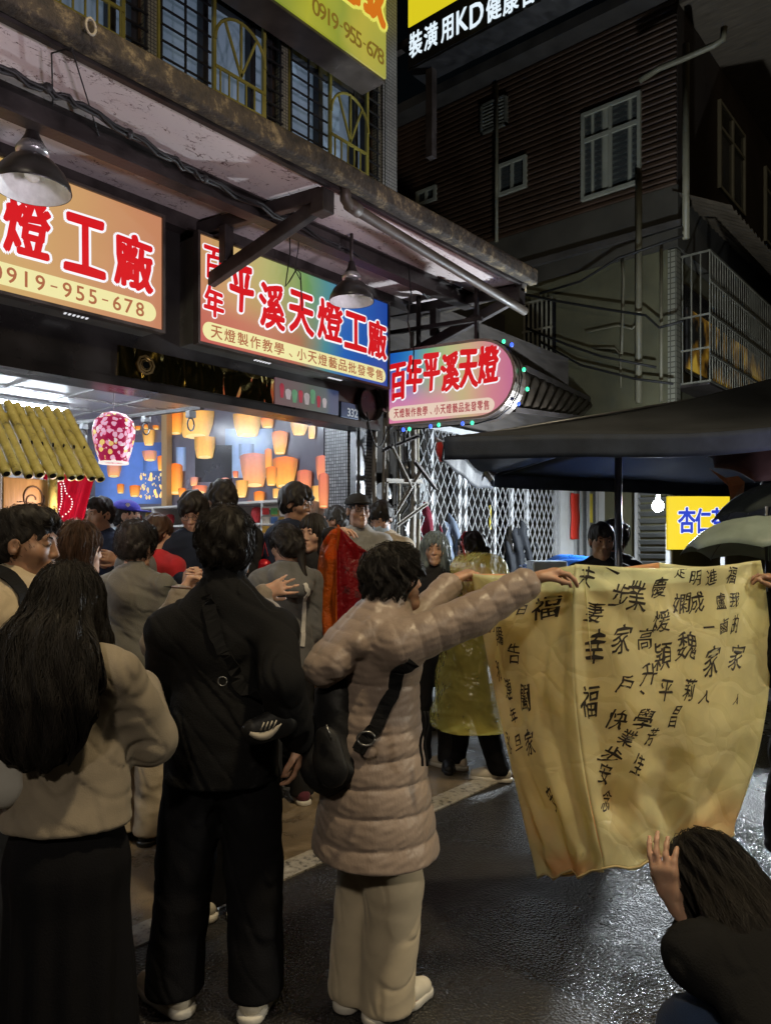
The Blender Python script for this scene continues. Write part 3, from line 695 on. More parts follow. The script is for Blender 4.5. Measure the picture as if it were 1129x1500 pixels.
for bi, (xa, xb) in enumerate(bays):
    m = MB(); t = .05
    for x in (xa, xb - t, xa + .42, xa + .86): m.span((x, 4.53, z0), (x + t, 4.6, z1))
    m.span((xa, 4.535, z0), (xb, 4.595, z0 + t)); m.span((xa, 4.535, z1 - t), (xb, 4.595, z1)); m.span((xa, 4.536, 5.62), (xb, 4.594, 5.66)); wf = m.build('window', winf, shop)
    m = MB(); m.span((xa, 4.61, z0), (xb, 4.62, z1)); m.build('pane', blueg, wf)
    m = MB(); n_ = 13
    for k in range(n_): z = z0 + .06 + k * (z1 - z0 - .1) / (n_ - 1); m.span((xa, 4.40, z), (xa + .40, 4.412, z + .012)); m.span((xa + .88, 4.40, z), (xb, 4.412, z + .012))
    for x in (xa, xa + .19, xb - .02): m.span((x, 4.412, z0), (x + .014, 4.424, z1))
    m.build('grille', blackm, shop)
    m = MB(); c = xa + .65; a0, a1 = xa + .42, xa + .88; zb = 5.02; r = (a1 - a0) / 2
    for x in (a0 - .012, a1 - .012): m.span((x, 4.385, z0 + .05), (x + .026, 4.41, 5.62))
    m.tube([(c + r * math.cos(a), 4.38, 5.22 + r * math.sin(a)) for a in [k * math.pi / 14 for k in range(15)]], .012, 6)
    for a in (50, 90, 130): m.bar((c, 4.38, 5.05), (c + r * math.cos(RAD(a)), 4.38, 5.22 + r * math.sin(RAD(a))), .016, .016)
    m.span((a0, 4.375, zb), (a1, 4.39, zb + .022)); m.span((a0, 4.375, zb - .18), (a1, 4.39, zb - .162))
    for k in range(6): x = a0 + .04 + k * .078; m.span((x, 4.378, zb - .18), (x + .012, 4.388, zb))
    m.build('arched_grille', yel, shop)
    m = MB(); m.span((xb + .005, 4.44, z0), (xb + .085, 4.5, z1)); m.build('pillar', tilem('pillar_tile', (.20, .19, .13), (.15, .15, .11), 20), shop)
    m = MB(); m.span((xb + .085, 4.42, z0), (xb + .10, 4.46, z1)); m.build('pillar_trim', yel, shop)
# shutter housing across the shop front
housing = mat('shutter_housing', (.045, .042, .04), .32, .7, .35, 2.5, .15, 9)
m = MB(); m.span((-5, 4.32, 2.62), (4.93, 4.5, 3.7)); m.span((-5, 4.29, 2.60), (4.93, 4.52, 2.655)); sh = m.build('shutter_housing', housing, shop)
def brassm():
    m, nt, b = new_mat('polished_brass_band'); b.inputs['Base Color'].default_value = (.40, .31, .11, 1); b.inputs['Metallic'].default_value = 1; b.inputs['Roughness'].default_value = .12
    n = noise(nt, 7, 1, objvec(nt, (1, 1, .4)), .4, 1.2); bump(nt, b, n.outputs[0], .9, .03); return m
brass = brassm()
m = MB(); m.span((2.45, 4.305, 2.67), (3.72, 4.32, 2.86)); m.build('brass_band', brass, sh)
m = MB(); m.lathe([(0, -.05), (.13, -.05), (.145, -.03), (.145, .03)], (4.80, 4.30, 2.82), 24, Matrix.Rotation(RAD(90), 3, 'X')); m.lathe([(0, -.06), (.02, -.06), (.02, -.04)], (4.80, 4.30, 2.82), 10, Matrix.Rotation(RAD(90), 3, 'X')); m.build('shutter_reel_cap', mat('reel_cap', (.07, .065, .06), .35, .6), sh, True)
m = MB(); m.span((4.765, 4.43, 0.15), (4.87, 4.5, 2.60)); m.span((4.80, 4.415, .15), (4.835, 4.43, 2.60)); m.build('shutter_rail', steel, shop)
m = MB(); m.span((4.752, 4.52, .15), (5.1, 4.80, 3.2)); m.build('mosaic_pillar', tilem('mosaic_tile', (.42, .42, .44), (.20, .20, .22), 17), shop)
# the room behind
wallw = mat('shop_white_wall', (.55, .52, .50), .5, 0, .08, 3, .05)
m = MB(); m.span((-3.2, 9.2, .15), (4.9, 9.35, 3.1)); m.build('back_wall', wallw, shop)
m = MB(); m.span((-3.35, 4.5, .15), (-3.2, 9.35, 3.1)); m.build('side_wall', wallw, shop)
m = MB(); m.span((4.80, 4.82, .15), (4.9, 9.2, 3.1)); m.build('mural_wall', wallw, shop)
ceilm = mat('ceiling_panel', (.50, .49, .50), .35, 0, .06, 2, .03)
m = MB(); m.span((-3.35, 4.51, 3.1), (5.09, 9.35, 3.2)); cl = m.build('ceiling', ceilm, shop)
m = MB()
for k in range(14): x = -3 + k * .6; m.span((x, 4.55, 3.088), (x + .018, 9.2, 3.1))
for k in range(8): y = 4.9 + k * .6; m.span((-3.2, y, 3.084), (4.8, y + .018, 3.096))
m.build('ceiling_grid', mat('ceiling_strip', (.35, .34, .34), .4), cl)
tube = emat('cool_white_tube', (.80, .90, 1.0), 110)
for i, (x, y) in enumerate(((3.2, 7.75), (3.2, 6.3), (.6, 7.75), (.6, 6.0), (3.4, 5.3), (-1.6, 6.0))):
    t = thing('ceiling_tube_light', ['bare fluorescent tube deep inside the lantern shop, above the bamboo roof' if i == 0 else 'fluorescent tube on the shop ceiling behind the shutter housing'][0], 'ceiling light', (x, y, 3.08), 'fluorescent tubes in the lantern shop')
    m = MB(); m.span((x - .62, y - .03, 3.05), (x + .62, y + .03, 3.083)); m.build('fitting', whitem, t)
    m = MB(); m.tube([(x - .6, y, 3.03), (x + .6, y, 3.03)], .016, 10); m.build('tube', tube, t, True)
# printed mural of sky lanterns on the side wall (a flat print), boxed by a wooden post
mural = thing('lantern_mural', 'glossy dark wall print of many glowing orange sky lanterns inside the shop', 'mural', (4.79, 6.9, 2.5))
mg = mat('mural_night_print', (.17, .155, .20), .22, 0, .35, 1.2, .02)
m = MB(); m.span((4.775, 4.84, 2.02), (4.80, 9.15, 3.085)); m.build('print', mg, mural)
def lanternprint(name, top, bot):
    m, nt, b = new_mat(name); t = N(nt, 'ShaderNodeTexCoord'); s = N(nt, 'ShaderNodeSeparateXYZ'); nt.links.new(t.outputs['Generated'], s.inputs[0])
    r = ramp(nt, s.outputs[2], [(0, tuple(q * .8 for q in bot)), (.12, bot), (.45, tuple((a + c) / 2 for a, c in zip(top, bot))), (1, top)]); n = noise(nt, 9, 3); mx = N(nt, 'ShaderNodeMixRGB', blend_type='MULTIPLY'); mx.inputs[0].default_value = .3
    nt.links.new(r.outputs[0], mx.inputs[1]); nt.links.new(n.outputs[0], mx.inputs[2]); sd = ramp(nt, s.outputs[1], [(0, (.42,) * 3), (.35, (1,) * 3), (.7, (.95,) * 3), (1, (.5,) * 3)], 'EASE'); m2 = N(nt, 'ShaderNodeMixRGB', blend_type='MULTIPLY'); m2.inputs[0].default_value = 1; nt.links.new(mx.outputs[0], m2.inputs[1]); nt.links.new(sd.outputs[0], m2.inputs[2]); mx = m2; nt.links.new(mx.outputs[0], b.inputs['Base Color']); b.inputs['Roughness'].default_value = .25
    nt.links.new(mx.outputs[0], b.inputs['Emission Color']); b.inputs['Emission Strength'].default_value = .85      # emission added so the printed lanterns glow; nothing lights them from behind
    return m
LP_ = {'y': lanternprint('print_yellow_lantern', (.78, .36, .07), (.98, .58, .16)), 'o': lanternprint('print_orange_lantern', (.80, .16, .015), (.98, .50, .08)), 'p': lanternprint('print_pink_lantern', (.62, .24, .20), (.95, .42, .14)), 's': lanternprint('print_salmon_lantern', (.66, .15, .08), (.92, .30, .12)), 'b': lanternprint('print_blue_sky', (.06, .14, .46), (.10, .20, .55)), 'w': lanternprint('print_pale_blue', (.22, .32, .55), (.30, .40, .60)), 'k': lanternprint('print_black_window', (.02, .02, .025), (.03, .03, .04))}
mouth = mat('print_lantern_mouth', (.95, .70, .30), .3, 0, .1, 5, 0, emit=.5)  # printed mouths and sparks given emission too
LAN = [(288, 602, 642, 52, 38, 'y'), (258, 603, 637, 20, 15, 'o'), (300, 640, 672, 28, 22, 'y'), (362, 606, 640, 38, 28, 'y'), (391, 612, 627, 18, 14, 'o'), (439, 618, 638, 25, 15, 'y'), (457, 624, 643, 10, 8, 'y'), (410, 632, 666, 22, 14, 'o'),
       (372, 665, 714, 38, 26, 'p'), (393, 658, 696, 10, 9, 'o'), (418, 670, 715, 34, 22, 'o'), (398, 684, 712, 16, 11, 'o'), (446, 689, 722, 20, 16, 's'), (472, 668, 704, 18, 14, 's'), (465, 712, 735, 15, 10, 'y'), (355, 704, 729, 17, 11, 'y'), (380, 720, 744, 15, 10, 'o'), (367, 734, 748, 13, 11, 'o'),
       (257, 680, 725, 20, 16, 'o'), (267, 715, 729, 11, 9, 'o'), (285, 699, 712, 11, 8, 'p'), (293, 711, 722, 20, 18, 's'), (474, 694, 745, 14, 12, 's'), (218, 630, 653, 17, 12, 'y'), (219, 660, 675, 20, 15, 'p'), (168, 679, 699, 20, 15, 'p'), (198, 711, 728, 15, 11, 'o'), (177, 709, 723, 10, 8, 'o'), (214, 622, 628, 9, 6, 'o'), (228, 623, 629, 9, 7, 'o'), (203, 624, 630, 8, 6, 'o'), (236, 668, 690, 10, 6, 'o'), (330, 700, 712, 10, 7, 'p'), (345, 690, 700, 8, 6, 's'), (430, 724, 742, 14, 10, 's'), (405, 716, 730, 10, 7, 'y'), (320, 716, 730, 12, 9, 'o')]
def rect_on_wall(m, px0, py0, px1, py1, x):
    a, b, c, d = onX(px0, py0, x), onX(px1, py0, x), onX(px1, py1, x), onX(px0, py1, x); m.prism([d, c, b, a], (.004, 0, 0))
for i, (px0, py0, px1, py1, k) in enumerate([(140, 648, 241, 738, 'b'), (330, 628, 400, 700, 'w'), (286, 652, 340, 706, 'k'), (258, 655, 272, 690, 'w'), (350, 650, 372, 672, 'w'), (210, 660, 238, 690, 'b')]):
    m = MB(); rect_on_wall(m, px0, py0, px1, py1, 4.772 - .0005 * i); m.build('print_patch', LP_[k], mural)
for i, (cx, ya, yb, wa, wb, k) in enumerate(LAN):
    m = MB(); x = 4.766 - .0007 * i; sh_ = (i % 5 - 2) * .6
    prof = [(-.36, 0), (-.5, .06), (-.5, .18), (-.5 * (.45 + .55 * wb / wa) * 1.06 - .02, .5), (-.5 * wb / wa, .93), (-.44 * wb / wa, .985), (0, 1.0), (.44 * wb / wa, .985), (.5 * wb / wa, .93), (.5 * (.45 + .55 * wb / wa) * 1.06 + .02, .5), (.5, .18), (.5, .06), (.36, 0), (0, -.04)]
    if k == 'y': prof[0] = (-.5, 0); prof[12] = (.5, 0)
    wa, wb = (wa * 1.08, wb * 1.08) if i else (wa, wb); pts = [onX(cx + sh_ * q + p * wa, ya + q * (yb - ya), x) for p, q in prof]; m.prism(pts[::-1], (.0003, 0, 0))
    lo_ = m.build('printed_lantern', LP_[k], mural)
    m = MB(); c = onX(cx + sh_, ya + .93 * (yb - ya), x - .0004); e1 = onX(cx + sh_ + wb * .4, ya + .93 * (yb - ya), x - .0004) - c; e2 = Vector((0, 0, e1.length * .16))
    m.prism([c + e1 * math.cos(a) + e2 * math.sin(a) for a in [q * math.pi / 8 for q in range(16)]], (.0002, 0, 0)); m.build('lit_mouth', mouth, lo_)
rg = random.Random(4); m = MB()
for k in range(60):
    p = onX(rg.uniform(205, 240), rg.uniform(692, 730), 4.764); r = rg.uniform(.008, .03); m.prism([p + Vector((0, r * math.cos(a), r * math.sin(a))) for a in [q * math.pi / 4 for q in range(8)]], (.0002, 0, 0))
m.build('print_sparks', mouth, mural)
wood = mat('pale_pine', (.42, .26, .12), .5, 0, .2, 4, .2, 30, (1, 1, .2))
m = MB(); p = onX(244, 700, 4.72); m.span((4.69, p.y - .05, 1.98), (4.76, p.y + .05, 3.083)); m.build('wooden_post', wood, shop)
# shelf unit under the mural
shelf = thing('display_shelf', 'long white display shelf under the lantern print, stocked with small souvenirs', 'shelf', (4.5, 6.8, .15)); shm = mat('white_shelf_board', (.62, .60, .58), .4, 0, .06, 4, .05)
m = MB(); m.span((4.70, 4.9, .152), (4.765, 9.0, 2.0)); m.build('back_panel', shm, shelf)
for z in (.45, .8, 1.15, 1.5, 1.80, 2.0): m = MB(); m.span((4.35, 4.9, z - .02), (4.699, 9.0, z)); m.build('shelf_board', shm, shelf)
for y in (4.9, 5.9, 6.95, 8.0, 8.98): m = MB(); m.span((4.345, y, .152), (4.698, y + .02, 1.98)); m.build('upright', shm, shelf)
cols = {'red': (.5, .03, .04), 'pink': (.6, .12, .25), 'gold': (.55, .34, .06), 'blue': (.06, .16, .45), 'white': (.6, .58, .55), 'green': (.08, .3, .1)}
pro = {}
def souvenir(c):
    if c not in pro:
        m = MB(); m.lathe([(0, 0), (.035, 0), (.04, .02), (.055, .09), (.045, .13), (.02, .142), (0, .142)], (0, 0, 0), 10); pro[c] = m.build('mini_lantern', mat('souvenir_' + c, cols[c], .45, 0, .2, 25, .05), None, True); o = pro[c]
    else: o = pro[c].copy(); COL.objects.link(o)
    return o
k = 0; names = list(cols)
for z in (1.15, 1.5, 1.80):
    for j in range(17):
        c = names[(k * 7 + j * 3) % 6]; o = souvenir(c); o.location = (4.45 + .12 * ((j * 5) % 3) / 2, 5.0 + j * .232 + .04 * math.sin(j * 3 + z * 9), z + .001); s_ = .85 + .3 * ((j * 11 + k) % 5) / 4; o.scale = (s_, s_, s_)
        tag(o, 'small %s toy sky lantern standing on the white display shelf' % c, 'souvenir', 'toy lanterns on the shop shelf in ' + c); k += 1
cardm = [mat('card_' + n_, tuple(min(1, q * 1.1) for q in c_), .4, 0, .5, 14, 0) for n_, c_ in cols.items()]
rack = thing('card_rack', 'white wire rack full of small picture cards near the shop mural', 'rack', onZ(408, 1190, .0) * 1)
p0 = onY(402, 750, 4.75); rack.location = (p0.x, p0.y, .15); m = MB(); rx = Vector((RX, RY, 0)) * .10
for s_ in (-1, 1): m.bar(p0 + rx * s_ * 1.05 + Vector((0, 0, .08)), Vector((p0.x, p0.y, .16)) + rx * s_ * 1.5, .012, .012)
for j in range(9): m.bar(p0 - rx * 1.1 + Vector((0, 0, .03 - j * .075)), p0 + rx * 1.1 + Vector((0, 0, .03 - j * .075)), .006, .03)
m.build('frame', whitem, rack)
for j in range(8):
    for q in range(3): m = MB(); c = p0 + rx * (q - 1) * .7 + Vector((-VX * .012, -VY * .012, .005 - j * .075)); m.bar(c - rx * .28, c + rx * .28, .004, .055); m.build('card', cardm[(j * 4 + q * 5) % 6], rack)
# printed round lantern hanging in the doorway
def lantern_body(prof, c, nseg=8, sub=4):
    m = MB(); n = nseg * sub; c = Vector(c); vs = []
    for r, z in prof:
        for k in range(n):
            a = 2 * math.pi * k / n; fr = (k % sub) / sub; f = 1 - .055 * math.sin(math.pi * fr); vs.append(c + Vector((r * f * math.cos(a), r * f * math.sin(a), z)))
    M_ = len(prof); m.add(vs, [(i * n + k, i * n + (k + 1) % n, (i + 1) * n + (k + 1) % n, (i + 1) * n + k) for i in range(M_ - 1) for k in range(n)]); return m
def floral():
    m, nt, b = new_mat('floral_lantern_paper'); v = objvec(nt); vo = N(nt, 'ShaderNodeTexVoronoi'); vo.inputs['Scale'].default_value = 28; nt.links.new(v, vo.inputs['Vector']); v2 = N(nt, 'ShaderNodeTexVoronoi'); v2.inputs['Scale'].default_value = 42; nt.links.new(v, v2.inputs['Vector'])
    ad = N(nt, 'ShaderNodeMath', operation='MULTIPLY_ADD'); ad.inputs[1].default_value = .35; nt.links.new(v2.outputs['Distance'], ad.inputs[0]); nt.links.new(vo.outputs['Distance'], ad.inputs[2])
    sp = N(nt, 'ShaderNodeSeparateColor'); nt.links.new(vo.outputs['Color'], sp.inputs[0]); fl = ramp(nt, sp.outputs[0], [(.3, (.85, .45, .60)), (.5, (.9, .80, .78)), (.72, (.9, .62, .18)), (.9, (.85, .30, .45))], 'CONSTANT')
    e = ramp(nt, ad.outputs[0], [(.66, (0, 0, 0)), (.72, (1, 1, 1))]); mx = N(nt, 'ShaderNodeMixRGB'); nt.links.new(e.outputs[0], mx.inputs[0]); nt.links.new(fl.outputs[0], mx.inputs[1]); mx.inputs[2].default_value = (.36, .008, .06, 1)
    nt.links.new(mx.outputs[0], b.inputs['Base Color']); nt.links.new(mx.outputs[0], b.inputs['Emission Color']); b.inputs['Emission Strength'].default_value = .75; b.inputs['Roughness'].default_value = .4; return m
pc = onY(167, 645, 5.0); fl = thing('floral_lantern', 'red and pink flower patterned paper lantern hanging in the shop front', 'lantern', (pc.x, pc.y, pc.z)); rr = 32 / 1090 * 5.25
prof = [(.03, .20), (rr * .55, .185), (rr * .9, .135), (rr, .07), (rr * .98, .02), (rr * .82, -.08), (rr * .66, -.155)]
lantern_body([(r, z * 1.02) for r, z in prof], pc).build('shade', floral(), fl, True)
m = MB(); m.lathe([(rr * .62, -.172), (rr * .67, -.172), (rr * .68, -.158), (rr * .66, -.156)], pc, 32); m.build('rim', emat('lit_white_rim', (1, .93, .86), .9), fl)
m = MB(); m.tube([pc + Vector((0, 0, .2)), (pc.x, pc.y, 3.09)], .004, 6); m.build('hanging_wire', whitem, fl)
m = MB(); a, b = onZ(108, 622, 2.78), onZ(292, 594, 2.93); a = onY(108, 620, 6.9); b = onY(296, 597, 4.75); m.bar(a, b, .035, .03); tr = thing('track_rail', 'dark lighting rail under the shop ceiling with small white spotlights', 'track light', (a.x, a.y, a.z)); m.build('rail', rust, tr)
for f in (.1, .32, .62, .93):
    p = a.lerp(b, f); m = MB(); m.span((p.x - .03, p.y - .03, p.z - .07), (p.x + .03, p.y + .03, p.z - .016)); hd_ = m.build('spotlight', whitem, tr, bevel=.006); m = MB(); m.tube([p + Vector((.03 * math.cos(q), 0, -.12 + .05 * math.sin(q))) for q in [k * math.pi / 6 for k in range(13)]], .007, 6); m.build('bracket_ring', steel, hd_, True)
# ================================================================== concrete canopy over the pavement
can = thing('concrete_canopy', 'stained concrete canopy with peeling white underside over the shop front', 'canopy', (0, 3.1, 3.7))
XC = 5.54
m = MB(); m.span((-6, 3.19, 3.80), (XC, 4.495, 3.93)); m.build('slab', soffitm(), can)
def fascia(u, v):
    x = -6 + (XC + 6) * u; q = v * 2 * math.pi; w = .036 + .010 * wob(np.array([[x, v, 0]]), 5, 2)[0]; hgt = .062 + .010 * wob(np.array([[x, 0, v]]), 3.1, 5)[0]
    sq = lambda c: math.copysign(abs(c) ** .35, c); return (x, 3.125 + w * 1.25 * sq(math.cos(q)), 3.842 + hgt * sq(math.sin(q)))
m = MB(); m.grid(fascia, 160, 20); m.span((XC - .09, 3.19, 3.73), (XC, 4.4, 3.94)); fa = m.build('fascia', mossm(), can, True)
m = MB(); m.span((-6, 3.18, 3.775), (XC - .1, 3.215, 3.80)); m.build('edge_strip', rust, can)
m = MB(); m.span((-6, 3.65, 3.788), (XC - .1, 3.75, 3.80)); m.span((-6, 3.65, 3.67), (XC - .1, 3.75, 3.682)); m.span((-6, 3.69, 3.682), (XC - .1, 3.71, 3.788)); m.build('beam', rust, can)
m = MB(); m.span((-6, 4.22, 3.70), (XC - .1, 4.42, 3.80)); m.build('rear_beam', rust, can)
for x in (-.6, 3.08, 5.36):
    m = MB(); m.bar((x - .12, 4.42, 3.73), (x + .1, 3.24, 3.735), .06, .085); m.bar((x - .1, 4.20, 3.33), (x + .12, 3.26, 3.69), .06, .085); m.bar((x - .05, 3.98, 3.46), (x - .05, 3.98, 3.70), .07, .07); m.span((x + .06, 3.19, 3.62), (x + .16, 3.30, 3.76)); m.build('bracket', rust, can, bevel=.006)
pts = [onY(505, 268, 3.16), onY(506, 292, 3.18), onY(513, 302, 3.2)] + [onY(513, 302, 3.2).lerp(onY(768, 456, 3.2), k / 8) for k in range(1, 9)]
m = MB(); m.tube(pts, .036, 12); m.tube([pts[2] - Vector((.02, 0, -.01)), pts[3] * .3 + pts[2] * .7], .042, 12); m.build('drain_pipe', mat('brown_drain_pipe', (.055, .042, .03), .5, 0, .3, 5, .2), can, True)
# cables slung under the canopy
def cable(label, pts, r=.008, group=None):
    m = MB(); m.tube(pts, r, 6); o = m.build('cable', cablem, None, True); tag(o, label, 'cable', group); return o
tw = [onZ(px, py, 3.70) for px, py in ((-60, 72), (60, 128), (120, 155), (250, 232), (300, 262), (420, 322), (560, 395), (640, 440))]
m = MB(); P_ = []
for a, b in zip(tw[:-1], tw[1:]): P_ += [a.lerp(b, k / 6) + Vector((0, 0, .012 * math.sin(k * 2.1))) for k in range(6)]
for ph in (0, 2.1, 4.2): m.tube([p + Vector((0, .012 * math.cos(i * .9 + ph), .012 * math.sin(i * .9 + ph))) for i, p in enumerate(P_)], .009, 6)
for q in (7, 15, 24, 33): m.ball(P_[q], .026, 8)
tag(m.build('cable', cablem, None, True), 'thick twisted cable bundle strung along under the canopy', 'cable')
cable('thin cable drooping under the canopy soffit above the left lantern sign', [onZ(px, py, 3.76) for px, py in ((78, 155), (76, 78), (105, 70), (150, 215), (230, 265), (330, 305))], .004)
cable('cable loop hanging down in front of the green part of the lit sign', [onY(px, py, 3.95) for px, py in ((424, 338), (425, 372), (420, 405), (418, 420), (424, 412), (434, 395), (440, 400), (442, 440))], .005)
cable('thin cable dangling above the dome lamp at the middle sign', [onY(px, py, 3.9) for px, py in ((438, 330), (437, 365), (432, 395), (441, 412), (443, 455))], .004)
cable('cable hanging from the canopy end down to the oval sign', [onY(px, py, 3.6) for px, py in ((598, 388), (602, 430), (597, 470), (606, 515), (604, 545))], .006)
# ================================================================== lit sign boxes
def signface(name, stops, lowcol=(.56, .07, .06), flip=False, axis=0, strength=.85, lowamt=.8):
    m, nt, b = new_mat(name); t = N(nt, 'ShaderNodeTexCoord'); s = N(nt, 'ShaderNodeSeparateXYZ'); nt.links.new(t.outputs['Generated'], s.inputs[0]); src = s.outputs[axis]
    if flip: f = N(nt, 'ShaderNodeMath', operation='SUBTRACT'); f.inputs[0].default_value = 1; nt.links.new(src, f.inputs[1]); src = f.outputs[0]
    n = noise(nt, 2.2, 2, t.outputs['Object']); ad = N(nt, 'ShaderNodeMath', operation='MULTIPLY_ADD'); ad.inputs[1].default_value = .14; nt.links.new(n.outputs[0], ad.inputs[0]); nt.links.new(src, ad.inputs[2])
    sb = N(nt, 'ShaderNodeMath', operation='SUBTRACT'); sb.inputs[1].default_value = .07; nt.links.new(ad.outputs[0], sb.inputs[0])
    r = ramp(nt, sb.outputs[0], stops); lw = ramp(nt, s.outputs[2], [(0, (min(1, lowamt * 1.15),) * 3), (.28, (lowamt * .95,) * 3), (.50, (lowamt * .35,) * 3), (.80, (0, 0, 0))]); mu = N(nt, 'ShaderNodeMath', operation='MULTIPLY'); fx = ramp(nt, sb.outputs[0], [(.0, (1, 1, 1)), (.45, (.9,) * 3), (.62, (0.0,) * 3)] if lowamt < .95 else [(0, (1,) * 3), (1, (.75,) * 3)]); nt.links.new(lw.outputs[0], mu.inputs[0]); nt.links.new(fx.outputs[0], mu.inputs[1])
    mx = N(nt, 'ShaderNodeMixRGB'); nt.links.new(mu.outputs[0], mx.inputs[0]); nt.links.new(r.outputs[0], mx.inputs[1]); mx.inputs[2].default_value = (*lowcol, 1)
    nt.links.new(mx.outputs[0], b.inputs['Emission Color']); b.inputs['Emission Strength'].default_value = strength; b.inputs['Base Color'].default_value = (.10, .09, .08, 1); b.inputs['Roughness'].default_value = .3; return m
redE = emat('backlit_red', (.62, .008, .012), 1.0); whiteE = emat('backlit_white', (.90, .90, .95), 1.0); bandE = emat('backlit_cream', (.80, .74, .36), 1.0); brownE = emat('backlit_brown', (.42, .14, .06), .9); lemon = emat('backlit_pale', (.86, .82, .55), 1.0)
frame_m = mat('sign_frame', (.10, .085, .075), .4, .5, .3, 6, .2); undm = mat('sign_underside', (.16, .16, .14), .35, .4, .2, 5, .1)
YS = 4.10
def px_chars(items, Y):
    """[(char, px, py, w px, h px)] seen on the plane Y -> local (x, z, w, h)"""
    out = []
    for ch, px, py, w, h in items:
        c = onY(px, py, Y); t = Y / (VY + xc(px) * RY); wx = .86 * abs(onY(px + w / 2, py, Y).x - onY(px - w / 2, py, Y).x); out.append((ch, c.x, c.z, wx, .88 * h * t / FPX))
    return out
def brush(mb_red, mb_white, chars, org, ux, uy, n, rough=.016, off=(.040, .092)):
    letters(mb_white, chars, org, ux, uy, n, off[1], 0, rough, .002, 14); letters(mb_red, chars, org, ux, uy, n, off[0], 0, rough, .0055, 8)
def sign_box(label, x0, x1, z0, z1, face, chars, band, band_text, vents):
    t = thing('lit_sign_box', label, 'sign', ((x0 + x1) / 2, YS + .2, z0))
    m = MB(); m.span((x0, YS + .015, z0), (x1, YS + .30, z1)); m.build('box', undm, t)
    m = MB(); f = .018
    for a, b in (((x0 - f, z0 - f), (x1 + f, z0)), ((x0 - f, z1), (x1 + f, z1 + f)), ((x0 - f, z0), (x0, z1)), ((x1, z0), (x1 + f, z1))): m.span((a[0], YS - .015, a[1]), (b[0], YS + .04, b[1]))
    m.build('frame', frame_m, t)
    m = MB(); m.span((x0 + .001, YS, z0 + .001), (x1 - .001, YS + .012, z1 - .001)); fp = m.build('face_panel', face, t)
    O, ux, uy, n = (0, YS, 0), (1, 0, 0), (0, 0, 1), (0, -1, 0)
    r_, w_ = MB(), MB(); brush(r_, w_, chars, O, ux, uy, n); w_.build('character_outline', whiteE, fp); r_.build('red_characters', redE, fp)
    bx0, bx1, bz0, bz1 = band; rr_ = (bz1 - bz0) / 2; zc = (bz0 + bz1) / 2; m = MB()
    poly = [(bx1 - rr_ + rr_ * math.sin(a), YS - .002, zc - rr_ * math.cos(a)) for a in [k * math.pi / 10 for k in range(11)]] + [(bx0 + rr_ - rr_ * math.sin(a), YS - .002, zc + rr_ * math.cos(a)) for a in [k * math.pi / 10 for k in range(11)]]
    m.add(poly, [tuple(range(len(poly)))]); bd_ = m.build('text_band', bandE, fp)
    m = MB(); letters(m, band_text, O, ux, uy, n, .022, 0, 0, .005, 5); m.build('band_text', brownE, bd_)
    for vx in vents:
        m = MB()
        for k in range(6): m.bar((vx + k * .026, YS + .06, z0 - .004), (vx + .012 + k * .026, YS + .12, z0 - .004), .011, .004)
        m.build('lit_vent', emat('vent_glow', (.85, .85, .9), .9), t)
    return t
st1 = [(0, (.55, .50, .15)), (.5, (.25, .38, .08)), (.60, (.56, .48, .13)), (.76, (.66, .38, .13)), (1, (.60, .23, .11))]
st2 = [(0, (.62, .30, .12)), (.16, (.66, .44, .16)), (.32, (.48, .46, .15)), (.48, (.17, .34, .11)), (.62, (.06, .27, .30)), (.74, (.012, .13, .50)), (1, (.006, .06, .36))]
c1 = px_chars([('燈', 40, 333, 74, 98), ('工', 126, 360, 66, 92), ('廠', 196, 384, 62, 88)], YS)
d_ = c1[1][1] - c1[0][1]; c1 = [(ch, c1[0][1] - d_ * (5 - i), c1[0][2], c1[0][3] * .9, c1[0][4]) for i, ch in enumerate('百年平溪天')] + c1
num = '0919-955-678'
def row(txt, xa, xb, z, h, narrow=1.0):
    n = len(txt); st = (xb - xa) / n
    wd_ = lambda ch: {'-': .5, '、': .3, '·': .25}.get(ch, .82); hh = lambda ch: {'-': .10, '、': .3, '·': .2, '一': .12}.get(ch, 1.0); dz = lambda ch: -h * .3 if ch == '、' else 0
    return [(ch, xa + (i + .5) * st, z + dz(ch), None if ch.isdigit() else st * wd_(ch) * narrow, h * hh(ch)) for i, ch in enumerate(txt) if ch != ' ']
sign_box('wide warm lit sign of red brush characters above a phone number', -.75, 2.625, 2.95, 3.655, signface('sign_face_warm', st1), c1, (-.6, 2.585, 2.985, 3.105), row(num, 1.60, 2.51, 3.045, .083), (2.05, .4))
c2 = px_chars([('百', 313, 386, 31, 50), ('年', 313, 443, 32, 48), ('平', 353, 423, 38, 74), ('溪', 398, 449, 40, 72), ('天', 441, 459, 40, 66), ('燈', 483, 471, 40, 64), ('工', 521, 486, 36, 58), ('廠', 552, 497, 30, 60)], YS)
sign_box('lit sign fading from orange to blue with red brush characters over the shop', 2.905, 4.80, 2.94, 3.645, signface('sign_face_rainbow', st2), c2, (2.93, 4.775, 2.965, 3.085), row('天燈製作教學、小天燈藝品批發零售', 2.985, 4.745, 3.025, .085), (3.45, 4.2))
